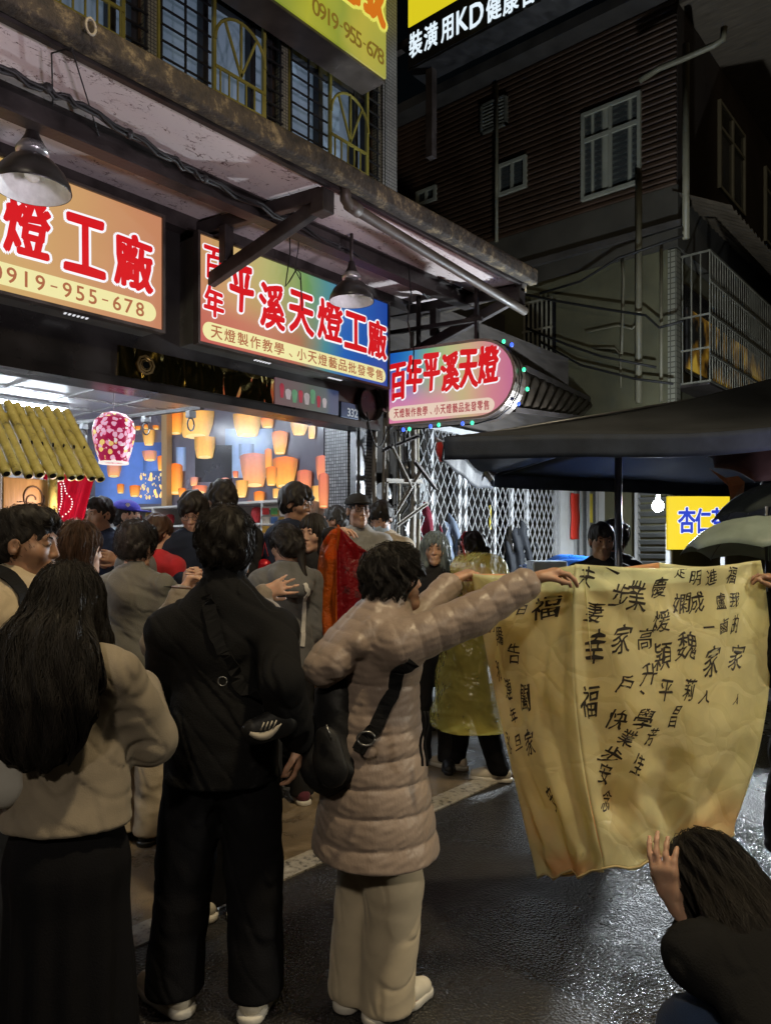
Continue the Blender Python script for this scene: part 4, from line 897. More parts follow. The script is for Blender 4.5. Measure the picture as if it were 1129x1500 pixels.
# oval projecting sign
u3 = Vector((.202, -.979, 0)).normalized(); n3 = Vector((-u3.y * -1, u3.x * -1, 0)); n3 = Vector((-.979, -.202, 0)); o3 = W(567, 625, 6.6); o3.z = 2.65; H3 = .665; L3 = 1.19
ov = thing('oval_projecting_sign', 'rounded projecting lit sign in blue and pink with fairy lights on its rim', 'sign', (o3.x, o3.y, 2.65))
def stadium(inset=0):
    r = H3 / 2 - inset; c = L3 - H3 / 2; P = [(inset, -r), (c, -r)] + [(c + r * math.sin(a), -r * math.cos(a)) for a in [k * math.pi / 16 for k in range(1, 16)]] + [(c, r), (inset, r)]
    return P
at3 = lambda x, z, d=0: o3 + u3 * x + Vector((0, 0, H3 / 2 + z)) + n3 * d
m = MB(); m.prism([at3(x, z) for x, z in stadium()], n3 * -.24); m.build('drum', mat('brown_sign_rim', (.10, .07, .05), .45, .3, .3, 8, .3), ov)
m = MB(); out, inn = stadium(0), stadium(.022); n_ = len(out); m.add([at3(x, z, .008) for x, z in out] + [at3(x, z, .008) for x, z in inn] + [at3(x, z, .0) for x, z in out], [(i, (i + 1) % n_, n_ + (i + 1) % n_, n_ + i) for i in range(n_)] + [(i, 2 * n_ + i, 2 * n_ + (i + 1) % n_, (i + 1) % n_) for i in range(n_)]); m.build('rim', mat('pinkish_sign_rim', (.45, .36, .33), .4, .2), ov)
st3 = [(0, (.008, .09, .42)), (.16, (.025, .20, .48)), (.34, (.16, .38, .20)), (.5, (.40, .46, .20)), (.68, (.56, .38, .22)), (.85, (.58, .20, .25)), (1, (.50, .14, .26))]
m = MB(); m.add([at3(x, z, .003) for x, z in inn], [tuple(range(len(inn)))]); f3 = m.build('face_panel', signface('sign_face_oval', st3, (.72, .22, .36), True, 1, 1.0, .85), ov)
def on3(px, py):
    """pixel -> (x, z) on the oval sign's plane"""
    d = W(px, py, 1) - Vector((0, 0, CAM_H)); k = n3.dot(Vector((o3.x, o3.y, 0))) / n3.dot(Vector((d.x, d.y, 0))); p = Vector((d.x * k, d.y * k, CAM_H + d.z * k)); return (p - o3).dot(u3), p.z - o3.z - H3 / 2, k
ch3 = []
for ch, px, py, w, h in (('百', 583, 559, 21, 52), ('年', 607, 548, 21, 52), ('平', 632, 545, 22, 52), ('溪', 659, 545, 24, 54), ('天', 686, 540, 25, 54), ('燈', 715, 534, 27, 54)):
    x, z, k = on3(px, py); ch3.append((ch, x, z, (on3(px + w / 2, py)[0] - on3(px - w / 2, py)[0]), h * k / FPX))
r_, w_ = MB(), MB(); brush(r_, w_, ch3, at3(0, 0), u3, (0, 0, 1), n3); w_.build('character_outline', whiteE, f3); r_.build('red_characters', redE, f3)
x0_, z0_, _k = on3(574, 609); x1_, z1_, _k = on3(714, 591); m = MB(); zc = (z0_ + z1_) / 2; rb = .062; poly = [at3(x1_ + rb * math.sin(a), zc - rb * math.cos(a), .005) for a in [k * math.pi / 10 for k in range(11)]] + [at3(x0_ + rb * .5 - rb * math.sin(a), zc + rb * math.cos(a), .005) for a in [k * math.pi / 10 for k in range(11)]]
m.add(poly, [tuple(range(len(poly)))]); b3 = m.build('text_band', emat('backlit_blush', (.80, .62, .50), .95), f3); m = MB(); letters(m, row('天燈製作教學、小天燈藝品批發零售', x0_ + .02, x1_ + .02, zc, .078), at3(0, 0), u3, (0, 0, 1), n3, .022, 0, 0, .009, 5); m.build('band_text', emat('backlit_maroon', (.40, .06, .07), .9), b3)
m = MB()
for x in (.25, .8): m.bar(at3(x, H3 / 2, -.12), at3(x, H3 / 2 + .5, -.12), .03, .03)
m.bar(at3(-.35, H3 / 2 + .2, -.12), at3(.85, H3 / 2 + .2, -.12), .035, .035); m.build('bracket', rust, ov)
ls = thing('fairy_light_string', 'string of blue and green fairy lights around the oval sign rim', 'string lights', tuple(at3(.5, -.36, -.1))); rim_pts = [at3(x, z * 1.07, -.10) for x, z in [(.04, -H3 / 2), (.2, -H3 / 2), (.4, -H3 / 2), (.62, -H3 / 2), (.8, -H3 / 2)]] + [at3(L3 - H3 / 2 + (H3 / 2 + .015) * math.sin(a), -(H3 / 2 + .015) * math.cos(a), -.10) for a in [k * math.pi / 8 for k in range(1, 9)]] + [at3(.5, H3 / 2 + .015, -.10)]
m = MB(); m.tube(rim_pts, .006, 6); m.build('wire', cablem, ls); gE = emat('green_bulb', (.05, .75, .35), 2.2); bE = emat('blue_bulb', (.05, .12, .9), 2.2)
for px, py, q in ((589, 629, 0), (598, 628, 1), (629, 624, 0), (641, 622, 1), (676, 620, 0), (690, 619, 1), (730, 495, 1), (742, 500, 0), (760, 537, 1), (752, 588, 0), (765, 566, 1)):
    x, z, _k = on3(px, py); d = -.02 if px < 700 else -.12; m = MB(); m.ball(at3(x, z, d), (.016, .016, .019), 10); m.build('bulb', gE if q else bE, ls, True)
# upper yellow sign, black billboard
def upsign():
    Y = 4.0; a = onY(380, 0, Y); b = onY(567, 120, Y); z0 = b.z; x1 = b.x; t = thing('upper_sign_board', 'lit yellow sign with a brown phone number on the upper storey', 'sign', (x1 - 1.2, Y, z0))
    m = MB(); m.span((x1 - 3.2, Y + .02, z0), (x1, Y + .28, z0 + 1.5)); m.build('box', frame_m, t)
    fm = signface('sign_face_yellow', [(0, (.34, .38, .015)), (.5, (.42, .44, .015)), (.62, (.20, .27, .02)), (.72, (.42, .42, .02)), (.84, (.24, .30, .02)), (.92, (.46, .40, .03)), (1, (.36, .36, .03))], (.42, .40, .02), False, 0, .8, .5)
    m = MB(); m.span((x1 - 3.19, Y, z0 + .02), (x1 - .015, Y + .018, z0 + 1.49)); fp = m.build('face_panel', fm, t)
    pc = px_chars([(c, px, 0, 10, 30) for c, px in zip('02·0919-955-678', [420 + i * 10.2 for i in range(15)])], Y)
    m = MB(); letters(m, row('02 · 0919-955-678', onY(408, 0, Y).x, x1 - .05, z0 + .17, .125), (0, Y, 0), (1, 0, 0), (0, 0, 1), (0, -1, 0), .022, 0, 0, .003, 5); m.build('number_text', emat('backlit_olive', (.22, .13, .02), .7), fp)
    r_, w_ = MB(), MB(); brush(r_, w_, [('工', x1 - .66, z0 + .74, .5, .62), ('廠', x1 - .24, z0 + .74, .42, .62), ('燈', x1 - 1.2, z0 + .74, .5, .62)], (0, Y, 0), (1, 0, 0), (0, 0, 1), (0, -1, 0)); w_.build('character_outline', emat('backlit_lemon', (.75, .72, .12), .9), fp); r_.build('red_characters', emat('backlit_orange', (.62, .14, .01), .9), fp)
upsign()
def billboard():
    X = 6.0; a = onX(596, 100, X); t = thing('billboard', 'black and yellow lit billboard with white lettering high on the house end', 'billboard', (X, a.y - 1, a.z)); z0 = a.z - .03; y0 = a.y; y1 = y0 - 3.4
    m = MB(); m.span((X + .012, y1, z0), (X + .3, y0, z0 + 2.6)); m.build('box', blackm, t)
    zy = onX(596, 41, X).z; m = MB(); m.span((X, y1 + .02, zy), (X + .011, y0 - .015, z0 + 2.58)); m.build('yellow_panel', emat('lit_yellow_film', (.72, .60, .015), .95), t)
    m = MB(); m.span((X, y1 + .02, z0 + .02), (X + .011, y0 - .015, zy - .012)); bp = m.build('black_panel', mat('black_film', (.01, .011, .013), .2, 0, .1, 3, 0), t); ch = []
    for c, px, py, w, h in (('裝', 609, 64, 18, 36), ('潢', 631, 53, 19, 36), ('用', 655, 42, 17, 34), ('K', 677, 30, 16, 33), ('D', 698, 21, 19, 34), ('健', 723, 11, 21, 37), ('康', 748, 0, 22, 37), ('合', 774, -12, 22, 38), ('板', 800, -24, 22, 38)):
        p = onX(px, py, X); k = X / (VX + xc(px) * RX); ch.append((c, y0 - p.y, p.z, abs(onX(px + w / 2, py, X).y - onX(px - w / 2, py, X).y), h * k / FPX))
    m = MB(); letters(m, ch, (X, y0, 0), (0, -1, 0), (0, 0, 1), (-1, 0, 0), .028, 0, 0, .004, 6); m.build('lettering', emat('backlit_cool_white', (.78, .90, .98), 1.0), bp)
    m = MB(); m.bar((X + .15, y0 - .2, 5.6), (X + .15, y0 - .2, z0), .08, .08); m.bar((X + .15, y0 + .5, z0 + .4), (X + .15, y0, z0 + .4), .08, .08); m.build('support', rust, t)
billboard()
# octagonal charm mirror, number plate, poster on the housing
p = onY(213, 535, 4.31); t = thing('octagonal_mirror', 'small brass octagonal charm mirror on the shutter housing', 'mirror', tuple(p)); m = MB(); R90 = Matrix.Rotation(RAD(90), 3, 'X')
for r0, r1, d in ((.066, .052, .012), (.044, .034, .010), (.026, 0.0, .008)): m.lathe([(r0, 0), (r0, d), (r1, d), (r1, 0)], p, 8, R90)
m.build('frame', mat('aged_brass', (.22, .16, .07), .35, .9), t); m = MB(); m.lathe([(.024, .002), (.024, .010), (0, .010)], p, 20, R90); m.build('glass', mat('mirror_glass', (.5, .5, .5), .08, 1, .02, 2, 0), t)
def poster():
    a, b = onY(357, 574, 4.30), onY(449, 606, 4.30); t = thing('lantern_poster', 'pink and blue strip poster of paper lanterns on the shutter housing', 'poster', (a.x, 4.3, 2.68)); m = MB(); m.span((3.735, 4.306, 2.675), (4.42, 4.318, 2.875)); 
    f = signface('poster_print', [(0, (.62, .28, .32)), (.35, (.52, .36, .36)), (.55, (.30, .42, .30)), (.8, (.25, .40, .45)), (.86, (.06, .22, .60)), (1, (.05, .18, .55))], (.6, .3, .3), False, 0, .16, .3); s = m.build('sheet', f, t); rg = random.Random(2)
    for i in range(8):
        x = 3.80 + i * .065; h = rg.uniform(.05, .085); z = 2.70 + rg.uniform(0, .03); w = rg.uniform(.022, .035); m = MB(); m.add([(x - w, 4.304, z + h), (x - w * .8, 4.304, z + h + .02), (x, 4.304, z + h + .03), (x + w * .8, 4.304, z + h + .02), (x + w, 4.304, z + h), (x + w * .6, 4.304, z), (x - w * .6, 4.304, z)], [(6, 5, 4, 3, 2, 1, 0)][0:1]); m.build('lantern_picture', [mat('poster_red', (.55, .03, .06), .4), mat('poster_pale', (.65, .55, .55), .4), mat('poster_green', (.15, .4, .2), .4)][i % 3], s)
poster()
t = thing('house_number_plate', 'small blue house number plate reading 332 at the right end of the housing', 'number plate', (4.53, 4.31, 2.73)); m = MB(); m.span((4.445, 4.302, 2.665), (4.655, 4.318, 2.795)); pl = m.build('plate', mat('enamel_blue', (.035, .06, .12), .35, .2), t, bevel=.004); m = MB(); letters(m, row('332', 4.515, 4.645, 2.715, .068), (0, 4.302, 0), (1, 0, 0), (0, 0, 1), (0, -1, 0), .03, 0, 0, .003, 5); m.build('number', mat('white_enamel', (.45, .50, .55), .4), pl)
# dome lamps under the canopy
def dome(px, py, t_, rpx, label, hgt):
    c = W(px, py, t_); R = rpx * t_ / FPX; o = thing('dome_lamp', label, 'lamp', tuple(c)); n_ = 40
    m = MB(); m.lathe([(R, 0), (R * 1.02, .006), (R * .98, R * .22), (R * .84, R * .5), (R * .60, R * .78), (R * .38, R * .92), (R * .30, R * .96)], c, n_); m.build('shade', mat('dark_enamel', (.028, .026, .024), .35, .2, .3, 6, .1), o, True)
    m = MB(); m.lathe([(R * .985, .001), (R * .95, R * .21), (R * .81, R * .48), (R * .57, R * .76), (0, R * .9)], c, n_); m.build('reflector', mat('white_reflector', (.86, .89, .88), .45, 0, .12, 30, .1, emit=0), o, True)
    m = MB(); m.lathe([(R * .30, R * .96), (R * .42, R * 1.0), (R * .44, R * 1.12), (R * .32, R * 1.28), (R * .30, R * 1.30)], c, 24); m.build('collar', mat('lamp_collar_metal', (.42, .42, .42), .35, .7), o, True); m = MB(); m.lathe([(R * .31, R * 1.30), (R * .20, R * 1.5), (R * .12, R * 1.8), (0, R * 1.82)], c, 20); m.build('socket', rust, o, True)
    m = MB(); m.ball(c + Vector((0, 0, R * .45)), R * .22, 12); m.build('bulb', mat('frosted_bulb', (.6, .6, .58), .3, 0, .05, 5, 0, emit=.12, ecol=(1, .95, .85)), o, True)
    m = MB(); m.tube([c + Vector((0, 0, R * 1.8)), (c.x, c.y, hgt)], .012, 8); m.build('stem', rust, o, True)
dome(48, 279, 3.72, 53, 'large dark dome lamp hanging in front of the left sign', 3.80)
dome(515, 442, 5.25, 32.5, 'smaller dark dome lamp hanging in front of the blue end of the middle sign', 3.80)
# loudspeaker or camera hook on the fascia
p = onY(130, 42, 3.06); m = MB(); m.tube([p + Vector((.022 * math.cos(a), -.02, .034 * math.sin(a))) for a in [k * math.pi / 8 for k in range(17)]], .006, 6); m.tube([p + Vector((0, .05, .06)), p + Vector((0, -.02, .034))], .008, 6); tag(m.build('cable_ring', pvc, None, True), 'small pale ring hanging on the canopy edge near the upper windows', 'ring')
# ================================================================== clutter between the shop and the alley
cl = thing('pipe_rack', 'tangle of old pipes, angle irons and struts on the wall right of the shop', 'pipes', (5.2, 4.35, .15)); oldw = mat('weathered_pipe', (.26, .24, .21), .6, .2, .35, 9, .3)
rg = random.Random(11)
for x, y, r, zt in ((4.98, 4.40, .022, 3.3), (5.06, 4.36, .016, 3.2), (5.16, 4.42, .028, 3.4), (5.24, 4.34, .014, 2.9), (5.40, 4.30, .024, 3.6), (5.47, 4.34, .018, 3.6), (5.60, 4.40, .02, 3.2)):
    m = MB(); m.tube([(x + .012 * math.sin(k * 1.3 + x * 7), y, .15 + k * (zt - .15) / 9) for k in range(10)], r, 8); m.build('pipe', [oldw, pvc, steel][int(x * 50) % 3], cl, True)
for a, b, w in (((4.95, 4.28, 2.42), (5.42, 4.24, 2.60), .035), ((4.98, 4.26, 2.15), (5.44, 4.22, 2.17), .04), ((5.0, 4.25, 2.62), (5.40, 4.2, 2.95), .03), ((5.44, 4.22, 2.30), (5.05, 4.24, 1.85), .035), ((5.05, 4.25, 2.46), (5.28, 4.22, 2.12), .03), ((5.3, 4.2, 2.35), (5.62, 4.2, 2.12), .04), ((5.1, 4.27, 1.75), (5.5, 4.2, 1.98), .03), ((4.96, 4.29, 2.78), (5.3, 4.28, 2.74), .03)):
    m = MB(); m.bar(a, b, w, .008); m.bar(Vector(a) + Vector((0, .004, w / 2)), Vector(b) + Vector((0, .004, w / 2)), .008, w * .8); m.build('strut', [steel, oldw, rust][int(a[2] * 37) % 3], cl)
for k in range(9):
    a = Vector((4.96 + rg.random() * .6, 4.2 + rg.random() * .1, 2.1 + rg.random() * .8)); b = a + Vector((rg.uniform(-.3, .3), 0, rg.uniform(-.7, .1))); m = MB(); m.tube(sag(a, b, rg.uniform(.05, .25)), .007, 5); m.build('loose_wire', cablem, cl, True)
fl_ = []
for i, (px, py) in enumerate(((557, 722), (567, 770))):
    p = W(px, py, 6.9); t = thing('floodlight', ['small steel floodlight tilted on the pipe tangle beside the shop, the upper of two', 'small steel floodlight on the pipe tangle beside the shop, lower and rounder of the two'][i], 'floodlight', tuple(p)); ax = Matrix.Rotation(RAD(-60 + 25 * i), 3, 'Y') @ Matrix.Rotation(RAD(75), 3, 'X')
    m = MB(); m.lathe([(.0, -.12), (.05, -.11), (.085, -.04), (.10, .05), (.092, .05)], p, 18, ax); m.build('housing', mat('chrome_lamp', (.55, .56, .58), .18, 1, .1, 6, .05), t, True); m = MB(); m.lathe([(.09, .045), (.05, .06), (0, .064)], p, 18, ax); m.build('lens', mat('lamp_lens', (.55, .60, .65), .08, .2, .1, 40, .3, emit=.15, ecol=(.8, .9, 1)), t, True)
    m = MB(); m.tube([p + Vector((.0, .03, -.1)), p + Vector((.02, .12, -.22)), p + Vector((.0, .16, -.4))], .012, 6); m.build('arm', steel, t, True)
p = W(598, 737, 7.15); t = thing('meter_box', 'tall pale grey meter box with a round dial hanging beside the lattice gate', 'meter box', tuple(p)); r_ = Vector((RX, RY, 0)); hw = 19 * 7.15 / FPX; hh = 37 * 7.15 / FPX; M = Matrix.Rotation(TH - RAD(90), 3, 'Z'); gp = mat('pale_grey_plastic', (.42, .45, .48), .45, 0, .08, 5, .05)
m = MB(); m.box(p, (2 * hw * .95, .10, hh * 1.28), rot=M); m.box(p + Vector((0, 0, hh * 1.15)), (2 * hw * .95, .11, hh * .96), rot=M); m.build('case', gp, t, bevel=.012); m = MB(); m.lathe([(.085, 0), (.085, .02), (.07, .03), (0, .03)], p + Vector((0, 0, hh * 1.28)) - Vector((VX, VY, 0)) * .055, 24, Matrix.Rotation(TH - RAD(90), 3, 'Z') @ Matrix.Rotation(RAD(90), 3, 'X')); m.build('dial', mat('meter_dial_glass', (.12, .13, .14), .15, 0, .2, 9, 0), t, True)
cable('thick black cable looping down over the meter box from the oval sign', [W(px, py, 6.95) for px, py in ((598, 628), (596, 665), (600, 690), (603, 715), (598, 740), (586, 757), (578, 765))], .011)
# ================================================================== lattice gate
gy = 4.62; gate = thing('lattice_gate', 'white folding lattice gate with diamond mesh closing the alley beside the shop', 'gate', (5.6, gy, 0)); GX0, GX1, GZ0, GZ1 = 5.62, 8.75, .95, 2.78
for x in (5.66, 6.06, 6.55, 6.66, 7.25, 7.62, 7.98, 8.70):
    m = MB(); m.span((x, gy - .03, .02), (x + .045, gy + .01, GZ1)); m.build('post', whitem, gate)
m = MB(); step = .115; n_ = 0
for s_ in (-1, 1):
    x = GX0 - (GZ1 - GZ0) * .55 if s_ > 0 else GX0
    while x < GX1 + (GZ1 - GZ0) * .55:
        a = Vector((x, gy - .035 - .004 * s_, GZ0)); b = Vector((x + s_ * (GZ1 - GZ0) * .55, gy - .035 - .004 * s_, GZ1))
        f0, f1 = 0.0, 1.0; dx = b.x - a.x
        for lim, sg in ((GX0, 1), (GX1, -1)):
            fl2 = (lim - a.x) / dx
            if (dx * sg > 0): f0 = max(f0, fl2)
            else: f1 = min(f1, fl2)
        if f1 - f0 > .02: m.bar(a.lerp(b, f0), a.lerp(b, f1), .006, .013, (0, 1, 0)); n_ += 1
        x += step
m.build('diamond_mesh', whitem, gate); m = MB(); m.span((GX0, gy - .04, GZ1), (GX1, gy + .02, GZ1 + .06)); m.span((GX0, gy - .04, GZ0 - .08), (GX1, gy + .02, GZ0)); m.build('rail', whitem, gate)
m = MB(); m.span((GX0, gy - .015, .02), (GX1, gy, GZ0 - .08)); m.build('kick_panel', mat('white_sheet_metal', (.5, .52, .54), .4, .2, .15, 5, .05), gate)
al = thing('alley_wall', 'dark shaded wall and tin roof edge behind the lattice gate', 'wall', (7, 6.2, 0)); m = MB(); m.span((5.4, 6.2, 0), (10.1, 6.35, 5.2)); m.build('back', darkwall, al); m = MB(); m.span((5.45, 4.66, 2.9), (9.2, 4.75, 4.1)); m.build('upper_panel', mat('dark_plank', (.05, .043, .038), .7, 0, .4, 3, .4, 20, (1, 1, 6)), al)
m = MB(); m.span((6.9, 5.5, 1.0), (7.35, 5.55, 2.4)); m.build('inner_shutter', mat('dim_white_panel', (.35, .37, .38), .5, 0, .2, 3, .1), al)
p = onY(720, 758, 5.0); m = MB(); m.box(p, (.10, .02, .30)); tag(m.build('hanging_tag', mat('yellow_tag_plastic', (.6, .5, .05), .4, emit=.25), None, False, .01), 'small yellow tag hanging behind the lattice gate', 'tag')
# coats hanging on the gate
def coat(label, px, py, wpx, hpx, t, m_, seed, sway=0):
    c = W(px, py, t); S = Sdf(.04); Wd, Hh = wpx * t / FPX / 2, hpx * t / FPX; r_ = Vector((RX, RY, 0)); f = Vector((VX, VY, 0)); sq = ((VX, VY, 0), .45)
    sq = ((VX, VY, 0), .30); top, low = c, c - Vector((0, 0, Hh)); S.k = .02; rg_ = random.Random(seed)
    S.cap(top, low + r_ * sway, .022, Wd * .62, sq)
    for s_, q_ in ((-1, .82), (1, .95)): S.cap(top - Vector((0, 0, .10)) + r_ * s_ * Wd * .25, top + r_ * s_ * Wd * (.72 + .2 * rg_.random()) - Vector((0, 0, Hh * q_)) + r_ * sway, .035, Wd * .24, sq)
    S.cap(top + r_ * .02 - Vector((0, 0, .06)), low + r_ * (sway - Wd * .3) + Vector((0, 0, Hh * .3)), .03, Wd * .3, sq)
    S.disp(lambda P: .026 * np.sin((P @ A3(r_)) * 55 + 2.5 * np.sin(P[:, 2] * 6 + seed) + seed) * np.clip((c.z + .02 - P[:, 2]) * 3, 0, 1) + .01 * wob(P, 30, seed))
    lo, hi = S.bounds(.06); V, Q = surface(S, lo, hi, .012); return tag(link_mesh('hanging_coat', np_mesh('hanging_coat', V, Q), m_), label, 'coat')
coat('maroon coat hanging on the gate beside the meter box', 622, 738, 62, 98, 7.5, cloth('maroon_cloth', (.20, .02, .04)), 1)
coat('pale blue and grey jacket hanging on the lattice gate behind the silver haired girl', 658, 754, 58, 92, 7.8, cloth('pale_blue_cloth', (.16, .20, .27)), 2, .05)
coat('black coat hanging at the right end of the lattice gate', 764, 764, 58, 80, 8.6, cloth('black_coat_cloth', (.018, .020, .024), .6), 3, -.03)
# corrugated sheet wall, door and red scroll under the parasol
def corr(x0, x1, y, z0, z1, pitch, d, ax='x'):
    m = MB(); n_ = max(2, int(abs(x1 - x0) / pitch) * 4); f = lambda u, v: ((x0 + (x1 - x0) * u, y + d * math.sin(u * n_ * math.pi / 2), z0 + (z1 - z0) * v)); return m.grid(f, n_, 1)
cw_ = thing('corrugated_wall', 'white ribbed metal sheet wall under the parasol, right of the lattice gate', 'wall', (9.4, 4.62, 0)); ribm = mat('white_ribbed_sheet', (.50, .52, .54), .4, .2, .12, 3, .05)
m = corr(8.80, 9.22, 4.60, 0, 2.9, .07, .012); m.build('sheet', ribm, cw_, False, 0, .004); m = MB(); m.span((9.22, 4.57, 0), (9.27, 4.63, 2.9)); m.span((8.76, 4.57, 0), (8.80, 4.63, 2.9)); m.build('edge_post', whitem, cw_)
m = MB(); m.span((9.27, 4.63, 0), (10.2, 4.68, 3.3)); m.build('shadow_board', mat('grey_board', (.16, .17, .18), .6, 0, .3, 4, .3, 30, (1, 1, 5)), cw_); m = corr(9.95, 10.2, 4.6, .9, 2.7, .05, .008); m.build('side_sheet', ribm, cw_, False, 0, .004)
a, b = onY(836, 722, 4.56), onY(848, 790, 4.56); m = MB(); m.grid(lambda u, v: (a.x + (b.x - a.x) * u, 4.56 + .006 * math.sin(v * 9), a.z + (b.z - a.z) * v), 2, 12); tag(m.build('red_scroll', mat('red_scroll_paper', (.62, .035, .02), .6, 0, .1, 4, .1), None, True, 0, .006), 'narrow red paper scroll hanging on the wall under the parasol', 'scroll')
dr = thing('mesh_door', 'narrow glazed door with wire mesh and yellow stickers under the parasol', 'door', (9.62, 4.58, 0)); m = MB()
for x in (9.40, 9.62, 9.90): m.span((x, 4.56, 0), (x + .03, 4.6, 2.6))
m.span((9.43, 4.565, 2.55), (9.9, 4.595, 2.6)); m.span((9.43, 4.565, 1.2), (9.9, 4.595, 1.26)); m.build('frame', whitem, dr); m = MB()
for k in range(26): m.span((9.43, 4.585, .9 + k * .064), (9.9, 4.591, .904 + k * .064))
for k in range(12): m.span((9.44 + k * .038, 4.5915, .9), (9.443 + k * .038, 4.5955, 2.55))
m.build('wire_mesh', steel, dr); m = MB(); m.span((9.64, 4.555, 1.9), (9.72, 4.56, 2.3)); m.build('sticker', mat('yellow_sticker', (.6, .5, .06), .5), dr)
tin = thing('tin_awning', 'old brown corrugated tin awning above the alley behind the oval sign', 'awning', (8, 5, 3.9)); tm = mat('brown_tin', (.045, .034, .024), .55, .4, .5, 4, .3)
q = [W(768, 540, 8.6), W(872, 590, 11.2), W(848, 612, 9.6), W(752, 600, 7.6)]
m = MB(); m.grid(lambda u, v: (q[0].lerp(q[1], u)).lerp(q[3].lerp(q[2], u), v) + Vector((0, 0, .018 * math.sin(u * 60))), 80, 4); m.build('sheet', tm, tin, True, 0, .004); m = MB(); m.bar(q[0], q[1], .05, .07); m.bar(q[3], q[2], .04, .05); m.build('edge_beam', rust, tin)
# curved white edged awning at the gate's top
m = MB(); A_ = [W(px, py, 5.6) for px, py in ((640, 652), (652, 664), (672, 671), (692, 676), (708, 686), (720, 702))]; B_ = [W(px, py, 6.1) for px, py in ((637, 640), (655, 650), (680, 655), (700, 660), (716, 672), (728, 690))]
aw = thing('white_edged_awning', 'small dark curved awning with a ragged white edge behind the parasol corner', 'awning', tuple(A_[2])); m.grid(lambda u, v: A_[min(5, int(u * 5))].lerp(A_[min(5, int(u * 5) + 1)], u * 5 - int(u * 5) if u < 1 else 0).lerp(B_[min(5, int(u * 5))].lerp(B_[min(5, int(u * 5) + 1)], u * 5 - int(u * 5) if u < 1 else 0), v), 30, 6); m.build('cloth', cloth('grey_awning_cloth', (.16, .15, .15)), aw, True, 0, .006)
m = MB(); m.tube([p - Vector((0, 0, .01)) for p in A_], .022, 8); m.build('edge_trim', cloth('white_trim_cloth', (.55, .53, .52)), aw, True); m = MB(); m.tube([W(643, 648, 5.55), W(645, 660, 5.55), W(647, 676, 5.55)], [.02, .035, .015], 8); m.build('corner_cap', cloth('red_trim_cloth', (.45, .03, .03)), aw, True)
# ================================================================== neighbouring house
XB, YB = 10.2, 3.57
hs_ = thing('brown_house', 'dark three storey corner house clad in brown ribbed sheet with white window frames', 'house', (XB, YB, 0)); clad = mat('brown_cladding', (.060, .034, .020), .5, .15, .25, 2, .15, 40); green = mat('greenish_render', (.095, .092, .052), .85, 0, .35, 1.6, .5, 18)
m = MB(); y = YB; zz = 6.46; n_ = 30; hgt = (9.0 - 6.46) / n_; prof = []
for k in range(n_): prof += [(.0, zz + k * hgt), (-.028, zz + k * hgt + hgt * .25), (-.028, zz + k * hgt + hgt * .7), (0, zz + k * hgt + hgt * .97)]
m.add([(XB + d, yy, z) for d, z in prof for yy in (YB, 9.6)], [(2 * i, 2 * i + 1, 2 * i + 3, 2 * i + 2) for i in range(len(prof) - 1)]); m.span((XB, YB + .02, 6.46), (XB + .3, 9.6, 9.0)); m.build('cladding', clad, hs_)
m = MB(); m.span((XB + .02, YB, 6.40), (20, YB + .25, 9.0)); m.build('front_wall', mat('dark_brown_render', (.045, .032, .024), .75, 0, .3, 2, .4), hs_)
m = MB(); m.span((XB - .02, YB - .02, 5.62), (20, 9.6, 6.458)); m.build('floor_band', mat('dark_grey_render', (.05, .046, .036), .8, 0, .3, 2, .4), hs_); m = MB(); m.span((XB - .10, YB - .08, 5.86), (XB - .02, 9.6, 5.95)); m.build('ledge', darkwall, hs_)
m = MB(); m.span((XB, YB + .12, 0), (XB + .3, 9.6, 5.618)); m.span((XB + .3, YB + .12, 0), (20, YB + .4, 5.618)); m.build('lower_wall', green, hs_)
m = MB(); m.span((XB - .012, YB - .0, 2.2), (XB + .14, YB + .118, 5.6)); m.build('tiled_corner', tilem('white_corner_tile', (.25, .25, .20), (.20, .20, .16), 7, (.08, .08, .06), .5), hs_)
m = MB(); m.span((XB - .35, YB - 1.3, 9.0), (20, 10, 9.16)); m.build('roof', darkwall, hs_); m = MB(); m.span((XB + .1, YB - 1.2, 8.96), (20, YB, 8.998)); m.build('eave_board', mat('eave_plank', (.11, .09, .065), .7, 0, .3, 3, .4, 20, (8, 1, 1)), hs_)
wh_ = mat('white_window_frame', (.34, .34, .27), .45, 0, .1, 6, .05); curt = mat('pale_curtain', (.36, .36, .28), .8, 0, .15, 3, .1)
def win_side(y0, y1, z0, z1, split, name='window', curtains=True, x=XB):
    f = .05; m = MB(); m.span((x - .07, y0, z0), (x + .02, y0 + f, z1)); m.span((x - .07, y1 - f, z0), (x + .02, y1, z1)); m.span((x - .07, y0 + f, z0), (x + .02, y1 - f, z0 + f)); m.span((x - .07, y0 + f, z1 - f), (x + .02, y1 - f, z1)); yc = (y0 + y1) / 2
    m.span((x - .06, yc - .025, z0 + f), (x + .01, yc + .025, z1 - f))
    if split: zs = z0 + (z1 - z0) * .68; m.span((x - .062, y0 + f, zs - .03), (x + .012, y1 - f, zs + .03))
    w = m.build(name, wh_, hs_); m = MB(); m.span((x - .036, y0 + f, z0 + f), (x - .03, y1 - f, z1 - f)); m.build('pane', glassm('dark_house_glass', (.10, .12, .12), .35), w)
    m = MB()
    if curtains:
        m.grid(lambda u, v: (x - .024 + .012 * 1.4 * math.sin(u * 21 + 2 * math.sin(u * 7)), y0 + f + (y1 - y0 - 2 * f) * u, z0 + f + (z1 - z0 - 2 * f) * v), 90, 3); m.build('curtain', curt, w, True)
    return w
a, b = onX(940, 135, XB), onX(853, 297, XB); win_side(a.y, b.y, b.z, a.z, True)
a, b = onX(773, 228, XB), onX(731, 290, XB); win_side(a.y, b.y, b.z, a.z, False, 'window', False)
